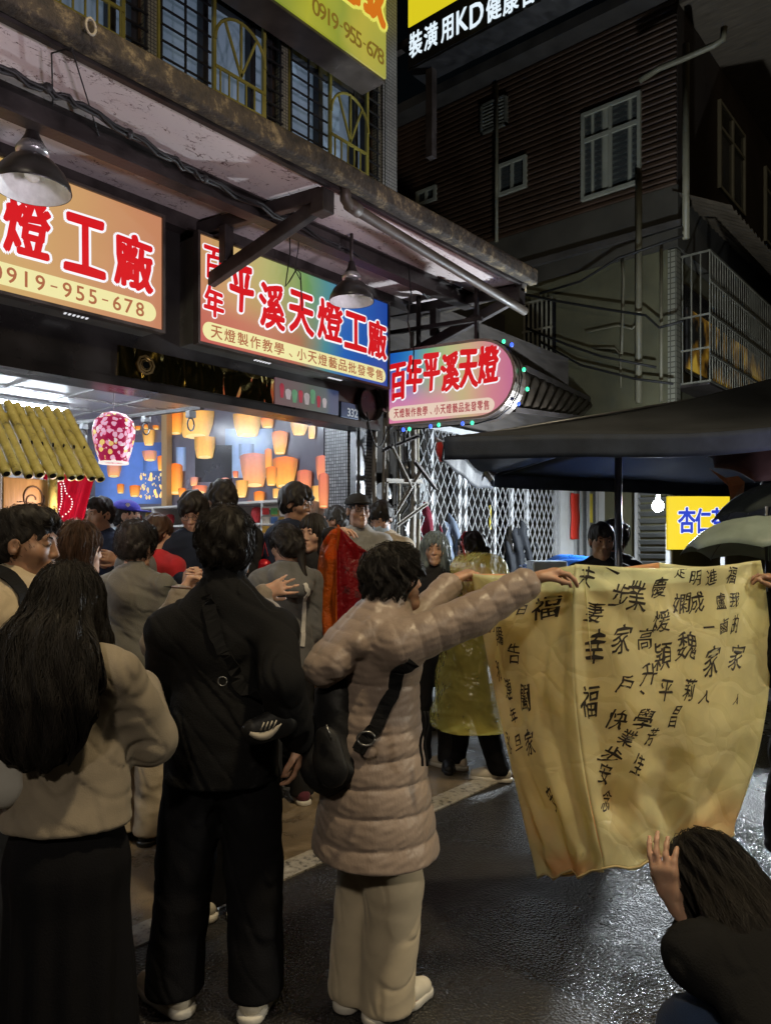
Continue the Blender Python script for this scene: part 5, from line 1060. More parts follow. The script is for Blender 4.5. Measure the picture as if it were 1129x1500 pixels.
a, b = onX(641, 272, XB), onX(612, 305, XB); win_side(a.y, b.y, b.z, a.z, False, 'window', False)
a, b = onX(745, 140, XB), onX(707, 200, XB); m = MB()
m.span((XB - .08, a.y, b.z), (XB, a.y + .04, a.z)); m.span((XB - .08, b.y - .04, b.z), (XB, b.y, a.z)); m.span((XB - .08, a.y, b.z), (XB, b.y, b.z + .03)); m.span((XB - .08, a.y, a.z - .03), (XB, b.y, a.z))
for k in range(7): z = b.z + .05 + k * (a.z - b.z - .08) / 7; m.bar((XB - .05, a.y + .03, z + .02), (XB - .05, b.y - .03, z + .02), .05, .012, (.6, 0, 1))
m.build('louvre', mat('aged_aluminium', (.22, .22, .18), .5, .5), hs_)
for x0, x1 in ((11.95, 13.3), (14.6, 16.0)):
    m = MB(); z0, z1, y = 7.05, 8.40, YB - .05; f = .05
    for x in (x0, (x0 + x1) / 2 - f / 2, x1 - f): m.span((x, y, z0), (x + f, YB + .02, z1))
    for z in (z0, z0 + .92, z1 - f): m.span((x0 + .001, y + .003, z), (x1 - .001, YB + .019, z + f))
    w = m.build('window', wh_, hs_); m = MB(); m.span((x0 + f, YB - .02, z0), (x1 - f, YB - .015, z1)); m.build('pane', mat('front_pane', (.06, .06, .05), .1), w)
for py0, py1, px, r in ((65, 350, 1004, .045), (125, 355, 727, .028), (255, 590, 935, .045), (365, 588, 968, .022)):
    a, b = onX(px, py0, XB - .09), onX(px, py1, XB - .09); m = MB(); m.tube([a, b], r, 10); m.build('down_pipe', mat('dim_pvc', (.17, .16, .11), .5, 0, .25, 4, .2), hs_, True)
m = MB(); m.tube([onX(px, py, XB - .45) for px, py in ((936, 118), (965, 100), (1000, 86), (1045, 66), (1058, 58), (1060, 40))], .04, 10); m.build('gutter_pipe', MATS['dim_pvc'], hs_, True)
m = MB(); m.tube([onX(px, py, XB - .06) for px, py in ((858, 487), (880, 482), (905, 477), (925, 482), (935, 473))], .012, 6); m.tube([onX(px, py, XB - .06) for px, py in ((868, 510), (900, 510), (908, 520), (909, 568))], .012, 6); m.tube([onX(px, py, XB - .06) for px, py in ((911, 380), (913, 410), (911, 480), (910, 520))], .02, 6); m.build('conduit', MATS['dim_pvc'], hs_, True)
a, b = onX(812, 437, XB - .05), onX(768, 530, XB - .05); m = MB()
for k in range(7): y = a.y + .03 + k * (b.y - a.y - .06) / 6; m.span((XB - .12, y - .012, b.z), (XB - .10, y + .012, a.z))
for z in (b.z, (a.z + b.z) / 2, a.z): m.span((XB - .13, a.y, z - .015), (XB - .12, b.y, z + .015))
w = m.build('barred_window', mat('pale_grille', (.34, .33, .26), .5, .3), hs_); m = MB(); m.span((XB - .02, a.y, b.z), (XB - .005, b.y, a.z)); m.build('pane', mat('near_black_glass', (.012, .012, .014), .15), w)
# balcony cage with a lit room behind
cg = MB(); x0, x1, yc_, z0, z1 = XB + .22, 15.5, YB - .36, 3.80, 5.55
n_ = 46
for k in range(n_): x = x0 + k * (x1 - x0) / (n_ - 1); cg.span((x - .006, yc_ - .006, z0), (x + .006, yc_ + .006, z1))
for z in (z0, z0 + .36, z0 + .9, z0 + 1.35, z1): cg.span((x0, yc_ - .012, z - .014), (x1, yc_ + .012, z + .014))
for k in range(4): y = yc_ + k * .12; cg.span((x0 - .01, y - .008, z0), (x0 + .006, y + .008, z1))
for z in (z0, z0 + .45, z0 + .9, z1): cg.span((x0 - .012, yc_, z - .012), (x0 + .008, YB + .12, z + .012))
cage = cg.build('balcony_cage', mat('cage_bars', (.23, .23, .19), .45, .4, .3, 12, .1), hs_); m = MB(); m.span((x0, yc_, z0 - .05), (x1, YB + .1, z0 - .016)); m.build('cage_floor', rust, cage)
m = MB(); m.span((XB + .6, YB + .10, 4.05), (15, YB + .118, 5.3)); m.build('dark_glass', mat('near_black_glass', (.012, .012, .014), .15), hs_)
def amber():
    m, nt, b = new_mat('lit_amber_window'); n = noise(nt, 2.6, 3, objvec(nt, (1, 1, .8)), .5); r = ramp(nt, n.outputs[0], [(.46, (.002, .002, .002)), (.56, (.20, .10, .01)), (.68, (.62, .40, .05))]); b.inputs['Base Color'].default_value = (.02, .02, .02, 1); nt.links.new(r.outputs[0], b.inputs['Emission Color']); b.inputs['Emission Strength'].default_value = .4; return m
lit = amber()
m = MB(); m.span((10.85, YB + .08, 4.12), (15, YB + .099, 4.98)); m.build('lit_pane', lit, hs_)
m = MB(); m.grid(lambda u, v: (XB - .05 + 6 * u, YB + .05 - .75 * v, 6.38 - .42 * v + .02 * math.sin(u * 200)), 320, 2); m.build('tin_canopy', mat('ribbed_tin', (.075, .06, .042), .5, .3, .25, 3, .2), hs_, False, 0, .004)
for lb, pts in (('black cable sagging from the canopy end to the house wall, uppermost', ((790, 430), (850, 412), (905, 378), (1000, 345))), ('black cable crossing the greenish house wall at mid height', ((740, 425), (810, 440), (880, 452), (945, 462), (965, 480), (1000, 470))), ('black cable along the house wall just above the tin awning', ((770, 480), (830, 505), (880, 522), (960, 538))), ('thin black cable drooping lowest across the house wall', ((790, 500), (850, 535), (930, 555), (985, 562)))):
    cable(lb, [onX(px, py, XB - .16 - .02 * i) for i, (px, py) in enumerate(pts)], .018, )
# ================================================================== stairs, shop sign and the white bulb under the parasol
a, b = onX(940, 730, 9.9), onX(976, 812, 9.9)
lv = thing('louvred_shutter', 'grey louvred metal shutter beside the yellow almond tea sign', 'shutter', (9.9, b.y, 0)); m = MB()
for k in range(24): z = .3 + k * .095; m.bar((9.92, b.y - .02, z), (9.92, a.y + .05, z), .09, .012, (.7, 0, 1))
m.build('slats', mat('grey_shutter', (.17, .18, .18), .45, .4, .2, 5, .05), lv); m = MB(); m.span((9.86, a.y + .05, 0), (9.96, a.y + .09, 3)); m.span((9.86, b.y - .06, 0), (9.96, b.y - .02, 3)); m.build('frame', whitem, lv)
T8 = 9.0; c = W(1023, 766, T8); hw, hh = 45 * T8 / FPX, 39 * T8 / FPX; rv = Vector((RX, RY, 0)); fv = Vector((VX, VY, 0))
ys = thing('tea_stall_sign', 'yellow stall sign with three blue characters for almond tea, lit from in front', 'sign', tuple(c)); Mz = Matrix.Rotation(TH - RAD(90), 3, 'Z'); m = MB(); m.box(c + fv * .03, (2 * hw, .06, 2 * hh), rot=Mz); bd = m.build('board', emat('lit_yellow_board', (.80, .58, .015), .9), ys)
C8 = [('杏', (1005 - 1023) * T8 / FPX, (766 - 762) * T8 / FPX, .20, .30), ('仁', (1029 - 1023) * T8 / FPX, (766 - 763) * T8 / FPX, .18, .29), ('茶', (1054 - 1023) * T8 / FPX, (766 - 762) * T8 / FPX, .21, .29)]
m = MB(); letters(m, C8, c, rv, (0, 0, 1), -fv, .07, 0, 0, .004, 12); m.build('character_outline', emat('lit_white_outline', (.85, .86, .9), .8), bd); m = MB(); letters(m, C8, c, rv, (0, 0, 1), -fv, .03, 0, 0, .0085, 8); m.build('blue_characters', emat('lit_blue_ink', (.015, .045, .50), .8), bd)
for s_ in (-1, 1): m = MB(); m.bar(Vector((c.x, c.y, 0)) + rv * s_ * hw * .9 + fv * .09, c + rv * s_ * hw * .9 + fv * .09, .05, .05); m.build('leg', whitem, ys)
pb = W(963, 741, 7.4); bl = thing('bare_bulb', 'glowing white bulb hanging beside the yellow tea sign', 'bulb', tuple(pb)); m = MB(); m.ball(pb, (.055, .055, .062), 16); m.build('glass', emat('white_hot_bulb', (.86, .94, 1.0), 60), bl, True)
m = MB(); m.tube([pb + Vector((0, 0, .05)), pb + Vector((0, 0, .12))], .022, 10); m.tube([pb + Vector((0, 0, .12)), pb + Vector((0, 0, .42))], .006, 6); m.build('socket', whitem, bl, True)
lamp('bulb_light', 'POINT', tuple(pb - fv * .12 - Vector((0, 0, .02))), 600, (.86, .94, 1.0), .06)
tb = thing('stall_table', 'folding stall table with a blue tarpaulin behind the yellow lantern', 'table', tuple(W(870, 1100, 6.8))); tb.location.z = 0; tc = W(885, 830, 7.0); m = MB(); m.box((tc.x, tc.y, 1.30), (2.6, .8, .04), rot=Mz); m.build('top', steel, tb)
for sx in (-1, 1):
    for sy in (-1, 1): p = Vector((tc.x, tc.y, 0)) + rv * sx * 1.2 + fv * sy * .35; m = MB(); m.tube([p, p + Vector((0, 0, 1.28))], .02, 8); m.build('leg', steel, tb, True)
m = MB(); m.grid(lambda u, v: Vector((tc.x, tc.y, 1.33)) + rv * (-.75 + 1.0 * u) + fv * (-.42 + .7 * v) + Vector((0, 0, .10 * math.sin(u * 3.1) + .03 * math.sin(u * 13 + v * 9) + .05 * v)), 24, 12); tag(m.build('blue_tarpaulin', mat('blue_tarp', (.02, .14, .55), .35, 0, .15, 5, .3, 20), None, True, 0, .004), 'crumpled bright blue tarpaulin lying on the stall table', 'tarpaulin')
cs = W(800, 812, 6.6); m = MB(); m.box((cs.x, cs.y, 1.39), (.30, .3, .14), rot=Mz); tag(m.build('storage_box', mat('frosted_box', (.45, .50, .55), .3, 0, .1, 5, .05), None, False, .015), 'frosted white storage box on the stall table behind the gripping hand', 'box'); 
# ================================================================== parasol and umbrellas
par = thing('black_parasol', 'large square black parasol with dusty valance over the tea stall', 'parasol', (W(905, 800, 5.0).x, W(905, 800, 5.0).y, 0)); hub = W(1135, 553, 5.2); pole_top = W(905, 612, 5.0); navy = cloth('navy_black_canvas', (.026, .029, .036), .7, .3, 300, .2, .05, 3); 
CN = [W(652, 640, 4.0), W(1520, 588, 3.9), W(1290, 702, 6.8), W(724, 694, 6.2)]; ribm_ = mat('parasol_steel', (.12, .125, .14), .4, .7)
m = MB()
for k in range(4):
    a, b = CN[k], CN[(k + 1) % 4]
    m.grid(lambda u, v, a=a, b=b: (hub.lerp(a.lerp(b, u), v)) - Vector((0, 0, .05 * math.sin(math.pi * v) + .05 * math.sin(math.pi * u) * v - .012 * math.sin(u * 11) * v * math.sin(math.pi * u))), 16, 10)
cv = m.build('canopy', navy, par, True, 0, .004)
for k in range(4):
    a, b = CN[k], CN[(k + 1) % 4]; m = MB()
    out = ((a + b) / 2 - hub); out.z = 0; out.normalize()
    m.grid(lambda u, v: a.lerp(b, u) - Vector((0, 0, .05 * math.sin(math.pi * u) - .012 * math.sin(u * 11) * math.sin(math.pi * u))) + out * (.004 + .012 * v + .006 * math.sin(u * 26) * v) - Vector((0, 0, (.125 if k != 2 else .11) * v)), 60, 4); vl = m.build('valance', cloth('valance_canvas', (.026, .034, .055), .6, .4, 200, .3, .05, 5), cv, True, 0, .003)
for k in range(4):
    m = MB(); m.tube([hub - Vector((0, 0, .06)), CN[k] - Vector((0, 0, .02)) - (CN[k] - hub) * .02], .010, 6); m.tube([hub - Vector((0, 0, .55)), hub.lerp(CN[k], .5) - Vector((0, 0, .09))], .008, 6); m.build('rib', ribm_, par, True)
m = MB(); m.tube([Vector((pole_top.x, pole_top.y, 0)), pole_top], .024, 14); m.build('pole', ribm_, par, True); m = MB(); m.tube([pole_top - Vector((0, 0, .04)), hub - Vector((0, 0, .12))], .014, 8); m.build('cross_arm', ribm_, par, True)
m = MB(); m.lathe([(.28, 0), (.28, .06), (.05, .10), (.03, .3), (0, .3)], (pole_top.x, pole_top.y, 0), 24); m.build('base', concrete, par, True)
def umbrella(label, px, py, t, rpx, drop, m_, lean, seed, cut=None):
    apex = W(px, py, t); R = rpx * t / FPX; o = thing('umbrella', label, 'umbrella', tuple(apex)); ax = Vector(lean).normalized(); u = ax.orthogonal().normalized(); w = ax.cross(u); n_ = 8; sub = 6; nr = 9; vs = []
    for j in range(nr + 1):
        q = j / nr
        for k in range(n_ * sub):
            a = 2 * math.pi * k / (n_ * sub) + seed; fr = (k % sub) / sub; sc_ = 1 - (.09 * q * math.sin(math.pi * fr)); r = R * math.sin(q * 1.15) / math.sin(1.15) * sc_; h = -drop * (1 - math.cos(q * 1.15)) / (1 - math.cos(1.15)) + .025 * q * math.sin(math.pi * fr)
            vs.append(apex + (u * math.cos(a) + w * math.sin(a)) * r + ax * h)
    N_ = n_ * sub; m = MB(); m.add(vs, [(j * N_ + k, j * N_ + (k + 1) % N_, (j + 1) * N_ + (k + 1) % N_, (j + 1) * N_ + k) for j in range(nr) for k in range(N_)]); m.build('canopy', m_, o, True, 0, .0012)
    for k in range(n_):
        m = MB(); m.tube([Vector(vs[j * N_ + k * sub]) - ax * .006 for j in range(nr + 1)], .0025, 5); m.build('rib', ribm_, o, True)
    m = MB(); m.tube([apex + ax * .05, apex - ax * .62], .006, 8); m.build('shaft', ribm_, o, True); m = MB(); m.tube([apex - ax * .62, apex - ax * .74], .013, 8); m.build('handle', blackm, o, True); return o, apex - ax * .68
um = thing
u1, u1h = umbrella('grey green umbrella held low at the right, in front of the tea sign', 1122, 758, 3.35, 118, .17, cloth('sage_umbrella_cloth', (.20, .25, .23), .5, .15, 300, .1, 0), (.10, .02, 1), .2)
u2, u2h = umbrella('black umbrella right behind the grey green one', 1150, 706, 4.3, 105, .20, cloth('black_umbrella_cloth', (.03, .038, .042), .5), (.05, .1, 1), .5)
u3_, u3h = umbrella('black and orange umbrella tilted under the parasol corner', 1135, 642, 4.9, 85, .22, cloth('black_orange_cloth', (.05, .03, .03), .5), (-.25, -.35, 1), .1)
m = MB(); q = [W(1038, 686, 4.6), W(1062, 700, 4.62), W(1080, 697, 4.6), W(1090, 706, 4.6), W(1088, 727, 4.62), W(1070, 733, 4.6), W(1066, 712, 4.63)]; m.add([tuple(p) for p in q], [tuple(range(7))]); o_ = m.build('orange_panel', cloth('orange_umbrella_cloth', (.55, .20, .08), .5), u3_, False, 0, .003)
# ================================================================== bamboo roofed stall at the left
bam = thing('bamboo_stall_roof', 'small sloping roof of bamboo poles over a stall at the left of the shop front', 'roof', (1.2, 3.4, 0)); bm = None
def bamboom():
    m, nt, b = new_mat('dry_bamboo'); v = objvec(nt, (1, 1, 1)); n = noise(nt, 14, 6, v, .7); g = noise(nt, 3, 3, v); s = ramp(nt, n.outputs[0], [(.30, (.07, .06, .018)), (.42, (.33, .29, .085)), (.65, (.47, .42, .14))]); nt.links.new(s.outputs[0], b.inputs['Base Color']); b.inputs['Roughness'].default_value = .42; bump(nt, b, n.outputs[0], .2, .004); return m
bm = bamboom(); dk = mat('hollow_dark', (.012, .01, .006), .9, bmp=0)
yb, zb, yt, zt = 3.30, 1.915, 3.62, 2.27
for i in range(34):
    x = 1.785 - i * .0475; rg_ = random.Random(i); r = .0205 + rg_.uniform(-.002, .002); dz = rg_.uniform(-.006, .006); a = Vector((x + rg_.uniform(-.006, .006), yb - rg_.uniform(0, .02), zb + dz)); b = Vector((x - .004, yt + rg_.uniform(0, .02), zt + dz)); pts, rr = [], []
    nodes = [rg_.uniform(.0, .15) + k * .26 for k in range(5)]
    for k in range(41):
        q = k / 40; pts.append(a.lerp(b, q)); rr.append(r * (1 + .14 * max(0, 1 - min(abs(q - n_) for n_ in nodes) / .02)))
    m = MB(); m.tube(pts, rr, 12); pole = m.build('bamboo_pole', bm, bam, True); m = MB(); d = (a - b).normalized(); m.tube([a + d * .0015, a - d * .002], r * .68, 12); m.build('hollow_end', dk, pole)
for y, z in ((3.36, 1.955), (3.58, 2.205)): m = MB(); m.tube([(.1, y, z), (1.80, y, z)], .018, 10); m.build('cross_pole', bm, bam, True)
for x in (.2, 1.70):
    for y, z in ((3.60, 2.2),): m = MB(); m.tube([(x, y, .0), (x, y, z)], .022, 10); m.build('post', bm, bam, True)
m = MB(); rg_ = random.Random(3)
for i in range(22): x = 1.77 - i * .05; m.ball((x, 3.425 + rg_.uniform(-.004, .004), 2.075), (.006, .006, .012), 6)
m.build('wire_ties', blackm, bam)
c = W(42, 735, 3.62); Mx = Matrix.Rotation(0, 3, 'Z'); pq = thing('wooden_plaque', 'pale wooden plaque with a carved curling emblem hanging under the bamboo roof', 'plaque', tuple(c)); hw, hh = 30 * 3.62 / FPX / .82, 34 * 3.62 / FPX; m = MB(); m.span((c.x - hw, c.y - .01, c.z - hh), (c.x + hw, c.y + .01, c.z + hh)); m.build('board', mat('golden_pine', (.42, .25, .09), .45, 0, .3, 3, .2, 20, (6, 1, .6)), pq, False, .004)
m = MB(); O = Vector((c.x + hw * .15, c.y - .013, c.z + .01))
m.tube([O + Vector((r * math.cos(a), 0, r * math.sin(a))) for a, r in [(k * .32, .010 + k * .0022) for k in range(22)]], .0035, 6); m.tube([O + Vector((-.05 + .10 * k / 10, 0, -.05 + .012 * math.sin(k))) for k in range(11)], .004, 6); m.tube([O + Vector((.045 * math.cos(a), 0, .055 * math.sin(a) + .01)) for a in [k * math.pi / 10 for k in range(-2, 13)]], .004, 6); m.build('carving', mat('dark_carved_wood', (.10, .05, .02), .5), pq, True)
m = MB(); m.tube([c + Vector((-hw - .012, 0, -.5)), c + Vector((-hw - .012, 0, hh + .06))], .008, 8); m.build('rod', whitem, pq, True)
def paper_cloth(name, col):
    m, nt, b = new_mat(name); v = objvec(nt); n = noise(nt, 6, 4, v); c = ramp(nt, n.outputs[0], [(.3, tuple(q * .8 for q in col)), (.7, col)]); nt.links.new(c.outputs[0], b.inputs['Base Color']); b.inputs['Roughness'].default_value = .8
    tr = N(nt, 'ShaderNodeBsdfTranslucent'); nt.links.new(c.outputs[0], tr.inputs['Color']); mx = N(nt, 'ShaderNodeMixShader'); mx.inputs[0].default_value = .6; nt.links.new(b.outputs[0], mx.inputs[1]); nt.links.new(tr.outputs[0], mx.inputs[2]); nt.links.new(mx.outputs[0], nt.nodes['Material Output'].inputs['Surface']); return m
lamp('bead_string_light', 'POINT', tuple(W(95, 742, 3.55)), 4.5, (1, .72, .62), .04)
def curt_(u, v):
    p = W(64 + (140 - 64) * u - 18 * u * v, 694 + (768 - 694) * v, 3.85); return p + Vector((VX, VY, 0)) * (.02 * math.sin(u * 22) + .01 * math.sin(u * 41 + v * 3))
m = MB(); m.grid(curt_, 60, 14); cu = m.build('red_curtain', paper_cloth('bright_red_cloth', (.72, .006, .075)), None, True, 0, .002); tag(cu, 'bright pinkish red cloth hanging under the bamboo roof with tiny bead lights', 'cloth')
m = MB(); rg_ = random.Random(9)
for k in range(34): u = .3 + .12 * math.sin(k * .22) if k < 17 else .52 + .1 * math.sin(k * .3); v = .15 + (k % 17) / 20; p = curt_(u, v) - Vector((VX, VY, 0)) * .012; m.ball(p, .0045, 6)
m.build('bead_lights', emat('bead_glow', (1, .75, .8), 1.2), cu)
stc = thing('stall_counter', 'dark stall counter with small wares under the bamboo roof', 'counter', (.9, 3.6, 0)); m = MB(); m.span((-.2, 3.35, .0), (1.72, 3.75, .95)); m.build('counter', mat('stall_wood', (.12, .08, .05), .6, 0, .3, 4, .2), stc)
m = MB(); m.span((-.2, 3.76, .95), (.7, 3.79, 1.85)); m.build('red_back_board', mat('red_board', (.45, .03, .03), .5), stc)
# goods stacked on the step behind the legs
for i, (x, y, z, sx, sz, c_) in enumerate(((2.55, 4.02, .151, .34, .16, (.05, .055, .08)), (2.50, 4.03, .313, .30, .10, (.25, .03, .03)), (2.9, 4.05, .151, .28, .2, (.10, .10, .11)))):
    m = MB(); m.span((x - sx / 2, y - .12, z), (x + sx / 2, y + .12, z + sz)); tag(m.build('carton', mat('carton_%d' % i, c_, .6, 0, .25, 6, .1), None, False, .01), ['dark blue carton on the step, lower of a stack of two', 'flat red carton lying on top of the dark blue carton', 'grey carton on the step beside the stacked pair'][i], 'carton')
# ================================================================== paper sky lanterns being written on and held open
def paper(name, col, trans=.55, rough=.38, grain=30, hem=None):
    m, nt, b = new_mat(name); out = nt.nodes['Material Output']; v = objvec(nt); n = noise(nt, 5, 5, v); n3 = noise(nt, grain * .45, 2, v, .5)
    wv = N(nt, 'ShaderNodeMixRGB'); wv.inputs[0].default_value = .12; nt.links.new(v, wv.inputs[1]); nt.links.new(n3.outputs['Color'], wv.inputs[2]); cr = []
    for sc_, lim in ((grain * .32, .16), (grain * .8, .12)):              # sharp crumple lines between flat facets
        f = N(nt, 'ShaderNodeTexVoronoi', feature='DISTANCE_TO_EDGE'); f.inputs['Scale'].default_value = sc_; nt.links.new(wv.outputs[0], f.inputs['Vector']); q = ramp(nt, f.outputs['Distance'], [(0, (0, 0, 0)), (lim, (1, 1, 1))]); cr.append(q)
    c = ramp(nt, n.outputs[0], [(.3, tuple(q * .86 for q in col)), (.7, tuple(min(1, q * 1.08) for q in col))])
    if hem:                                     # peach glow of the far paper showing through, painted in blotches near the hem
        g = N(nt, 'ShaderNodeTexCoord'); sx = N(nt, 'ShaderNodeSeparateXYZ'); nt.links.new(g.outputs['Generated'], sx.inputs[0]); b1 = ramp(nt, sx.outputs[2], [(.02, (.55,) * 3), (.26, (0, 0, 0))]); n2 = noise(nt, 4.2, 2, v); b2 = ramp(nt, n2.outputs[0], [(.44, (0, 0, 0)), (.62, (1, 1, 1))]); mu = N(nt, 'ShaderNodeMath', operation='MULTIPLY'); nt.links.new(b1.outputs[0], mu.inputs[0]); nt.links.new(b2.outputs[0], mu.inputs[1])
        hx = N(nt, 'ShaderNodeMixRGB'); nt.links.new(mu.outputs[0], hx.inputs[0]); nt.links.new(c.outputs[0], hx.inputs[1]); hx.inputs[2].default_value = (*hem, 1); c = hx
    nt.links.new(c.outputs[0], b.inputs['Base Color']); b.inputs['Roughness'].default_value = rough; b.inputs['Specular IOR Level'].default_value = .4
    ad = N(nt, 'ShaderNodeMath', operation='MULTIPLY_ADD'); ad.inputs[1].default_value = .5; nt.links.new(cr[1].outputs[0], ad.inputs[0]); nt.links.new(cr[0].outputs[0], ad.inputs[2]); bp = bump(nt, b, ad.outputs[0], .34, .010)
    tr = N(nt, 'ShaderNodeBsdfTranslucent'); nt.links.new(c.outputs[0], tr.inputs['Color']); nt.links.new(bp.outputs[0], tr.inputs['Normal']); mx = N(nt, 'ShaderNodeMixShader'); mx.inputs[0].default_value = trans; nt.links.new(b.outputs[0], mx.inputs[1]); nt.links.new(tr.outputs[0], mx.inputs[2]); nt.links.new(mx.outputs[0], out.inputs['Surface']); return m
class Lantern:
    """four paper panels between four crease lines; edge i runs from tops[i] to bots[i]"""
    def __init__(s, tops, bots, bulge, puff, seed, sagtop=.02):
        s.t, s.b, s.bu, s.puff, s.seed, s.sag = tops, bots, bulge, puff, seed, sagtop; s.mid = sum(tops + bots, Vector((0, 0, 0))) / 8
    creases = [[(.95, .02, .62, .5, .03), (.1, .3, .5, .95, .016), (.7, .5, .85, .95, .018), (.3, .75, .55, .99, .016), (.97, .03, .80, .86, .022), (.05, .05, .35, .5, .010), (.55, .8, .7, 1, .014), (.15, .8, .25, 1, .014)],
               [(.02, .01, .14, .80, .034), (.02, .01, .42, .30, .012), (.99, .02, .72, .5, .016), (.12, .80, .32, .99, .022), (.35, .78, .62, .99, .020), (.9, .7, .6, .98, .018), (.2, .55, .5, .72, .008), (.98, .03, .80, .30, .014), (.97, .05, .90, .62, .012), (.45, .70, .30, .99, .012), (.72, .80, .95, .97, .014), (.55, .05, .60, .55, .006)],
               [(.3, .2, .5, .9, .02)], [(.6, .1, .4, .9, .02)]]
    def edge(s, i, v):
        return s.t[i].lerp(s.b[i], v) + s.bu[i] * math.sin(math.pi * min(1, v * 1.05)) ** .9
    def pt(s, i, u, v):
        a, b = s.edge(i, v), s.edge((i + 1) % 4, v); p = a.lerp(b, u); d = b - a; n = Vector((d.y, -d.x, 0)); n.normalize()
        c = p - s.mid; c.z = 0
        if n.dot(c) < 0: n = -n
        w = math.sin(math.pi * u); q = np.array([[u * 3 + i * 7, v * 3, s.seed]]); L = d.length
        o = s.puff * w ** .8 * math.sin(math.pi * (.12 + .80 * v)) + w * .016 * wob(q, 2.3, s.seed + i)[0]
        for (cu, cv, k) in ((0, 0, 9), (1, 0, 8), (.5, 1, 10)):              # folds that fan out from where it is held
            dx, dy = (u - cu) * L, (v - cv) * 1.05; r = math.hypot(dx, dy); o += w ** .5 * .011 * math.exp(-r / .38) * math.sin(k * math.atan2(dy, dx + 1e-5) + s.seed + i) * min(1, r / .1)
        o += .010 * w * math.sin((u + .22 * v) * 15 + s.seed + 2 * math.sin(v * 4)) * (.25 + .75 * v) + .012 * wob(np.array([[u * 9, v * 4, i]]), 2.6, s.seed)[0] * max(0, v - .6) * 2.4
        for (u0, v0, u1, v1, dp) in s.creases[i]:
            ex, ey = u1 - u0, (v1 - v0) * 1.7; fx, fy = u - u0, (v - v0) * 1.7; l2 = ex * ex + ey * ey; h_ = max(0, min(1, (fx * ex + fy * ey) / l2)); dd = math.hypot(fx - ex * h_, fy - ey * h_); o -= dp * 1.5 * w ** .4 * max(0, 1 - dd / .13) * (1 - .5 * h_)
        return p + n * o - Vector((0, 0, s.sag * w * (1 - v) ** 3 - .030 * wob(np.array([[u * 7 + i * 3, s.seed, 0]]), 2.3, 3)[0] * max(0, v - .9) * 10))
    def nrm(s, i, u, v):
        e = .01; a = s.pt(i, min(1, u + e), v) - s.pt(i, max(0, u - e), v); b = s.pt(i, u, min(1, v + e)) - s.pt(i, u, max(0, v - e)); n = a.cross(b).normalized(); c = s.pt(i, u, v) - s.mid
        return n if n.dot(Vector((c.x, c.y, 0))) > 0 else -n
    def build(s, root, mats, nu=54, nv=72):
        out = []
        for i in range(4):
            m = MB(); m.grid(lambda u, v: s.pt(i, u, v), nu, nv); out.append(m.build('paper_panel', mats[i], root, True, 0, .0012))
        m = MB(); m.tube([s.pt(i, k / 12, 1.0) + Vector((0, 0, .006)) for i in range(4) for k in range(12)] + [s.pt(0, 0, 1.0) + Vector((0, 0, .006))], .004, 6); m.build('bottom_ring', mat('bamboo_ring', (.45, .36, .18), .6), root, True)
        return out
    def write(s, i, chars, material, panel, tilt=0, off=.0, rough=.040, name='handwriting', lift=.0016):
        m = MB(); W_ = (s.edge((i + 1) % 4, .3) - s.edge(i, .3)).length; H_ = (s.t[i] - s.b[i]).length
        for k, (ch, u, v, w, h, rot) in enumerate(chars):
          g_, f = glyph_fit(ch, w, h, .12, rough, k * 1.7 + i)
          for vv, f, ly in bold(g_, f, .0008, 2):
            c_, s_ = math.cos(RAD(rot)), math.sin(RAD(rot)); pts = []
            for a, b in vv:
                a, b = a * c_ - b * s_ + .12 * b, a * s_ + b * c_; uu, v2 = min(.995, max(.005, u + a / W_)), min(.995, max(.004, v - b / H_)); pts.append(s.pt(i, uu, v2) + s.nrm(i, uu, v2) * (lift + ly * .0001))
            m.add(pts, f)
        return m.build(name, material, panel)
ink = mat('black_marker_ink', (.028, .022, .016), .55, 0, .3, 30, 0)
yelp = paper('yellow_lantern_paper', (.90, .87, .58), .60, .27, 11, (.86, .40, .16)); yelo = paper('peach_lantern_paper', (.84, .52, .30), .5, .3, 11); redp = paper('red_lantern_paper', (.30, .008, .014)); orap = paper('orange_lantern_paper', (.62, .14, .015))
rv_, fv_ = Vector((RX, RY, 0)), Vector((VX, VY, 0)); Z = Vector((0, 0, 1)); O0 = Vector((0, 0, 0))
yl = thing('yellow_sky_lantern', 'large yellow paper sky lantern covered in black handwritten wishes, held open above the road', 'sky lantern', (0, 0, 0)); yl.location = W(930, 1280, 2.7); yl.location.z = .45
YL = Lantern([W(690, 840, 3.02), W(842, 826, 2.55), W(1113, 821, 2.66), W(965, 824, 3.12)], [W(788, 1284, 2.74), W(884, 1276, 2.52), W(1073, 1226, 2.62), W(1005, 1236, 2.9)], [rv_ * -.012, rv_ * -.035 + fv_ * .03, rv_ * .075, fv_ * .06], .05, 1.3)
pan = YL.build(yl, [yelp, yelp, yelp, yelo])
def pxuv(i, px, py):
    v = 0.3
    for _ in range(12):                       # find the panel coordinates of a seen point
        pass
        best = None
    lo = None
    for a in np.linspace(.03, .97, 25):
        for b in np.linspace(.01, .97, 33):
            p = YL.edge(i, b).lerp(YL.edge((i + 1) % 4, b), a); t = p.x * VX + p.y * VY; x = (p.x * RX + p.y * RY) / t * FPX + CX; y = HY - (p.z - CAM_H) / t * FPX; d = (x - px) ** 2 + (y - py) ** 2
            if lo is None or d < lo[0]: lo = (d, a, b)
    return lo[1], lo[2]
def wr(i, items):
    out = []
    for ch, px, py, w, h, rot in items:
        u, v = pxuv(i, px, py); k = 2.6 / FPX; out.append((ch, u, v, w * k * .88 * (1 if i == 1 else 1.6), h * k * .90, rot))
    return out
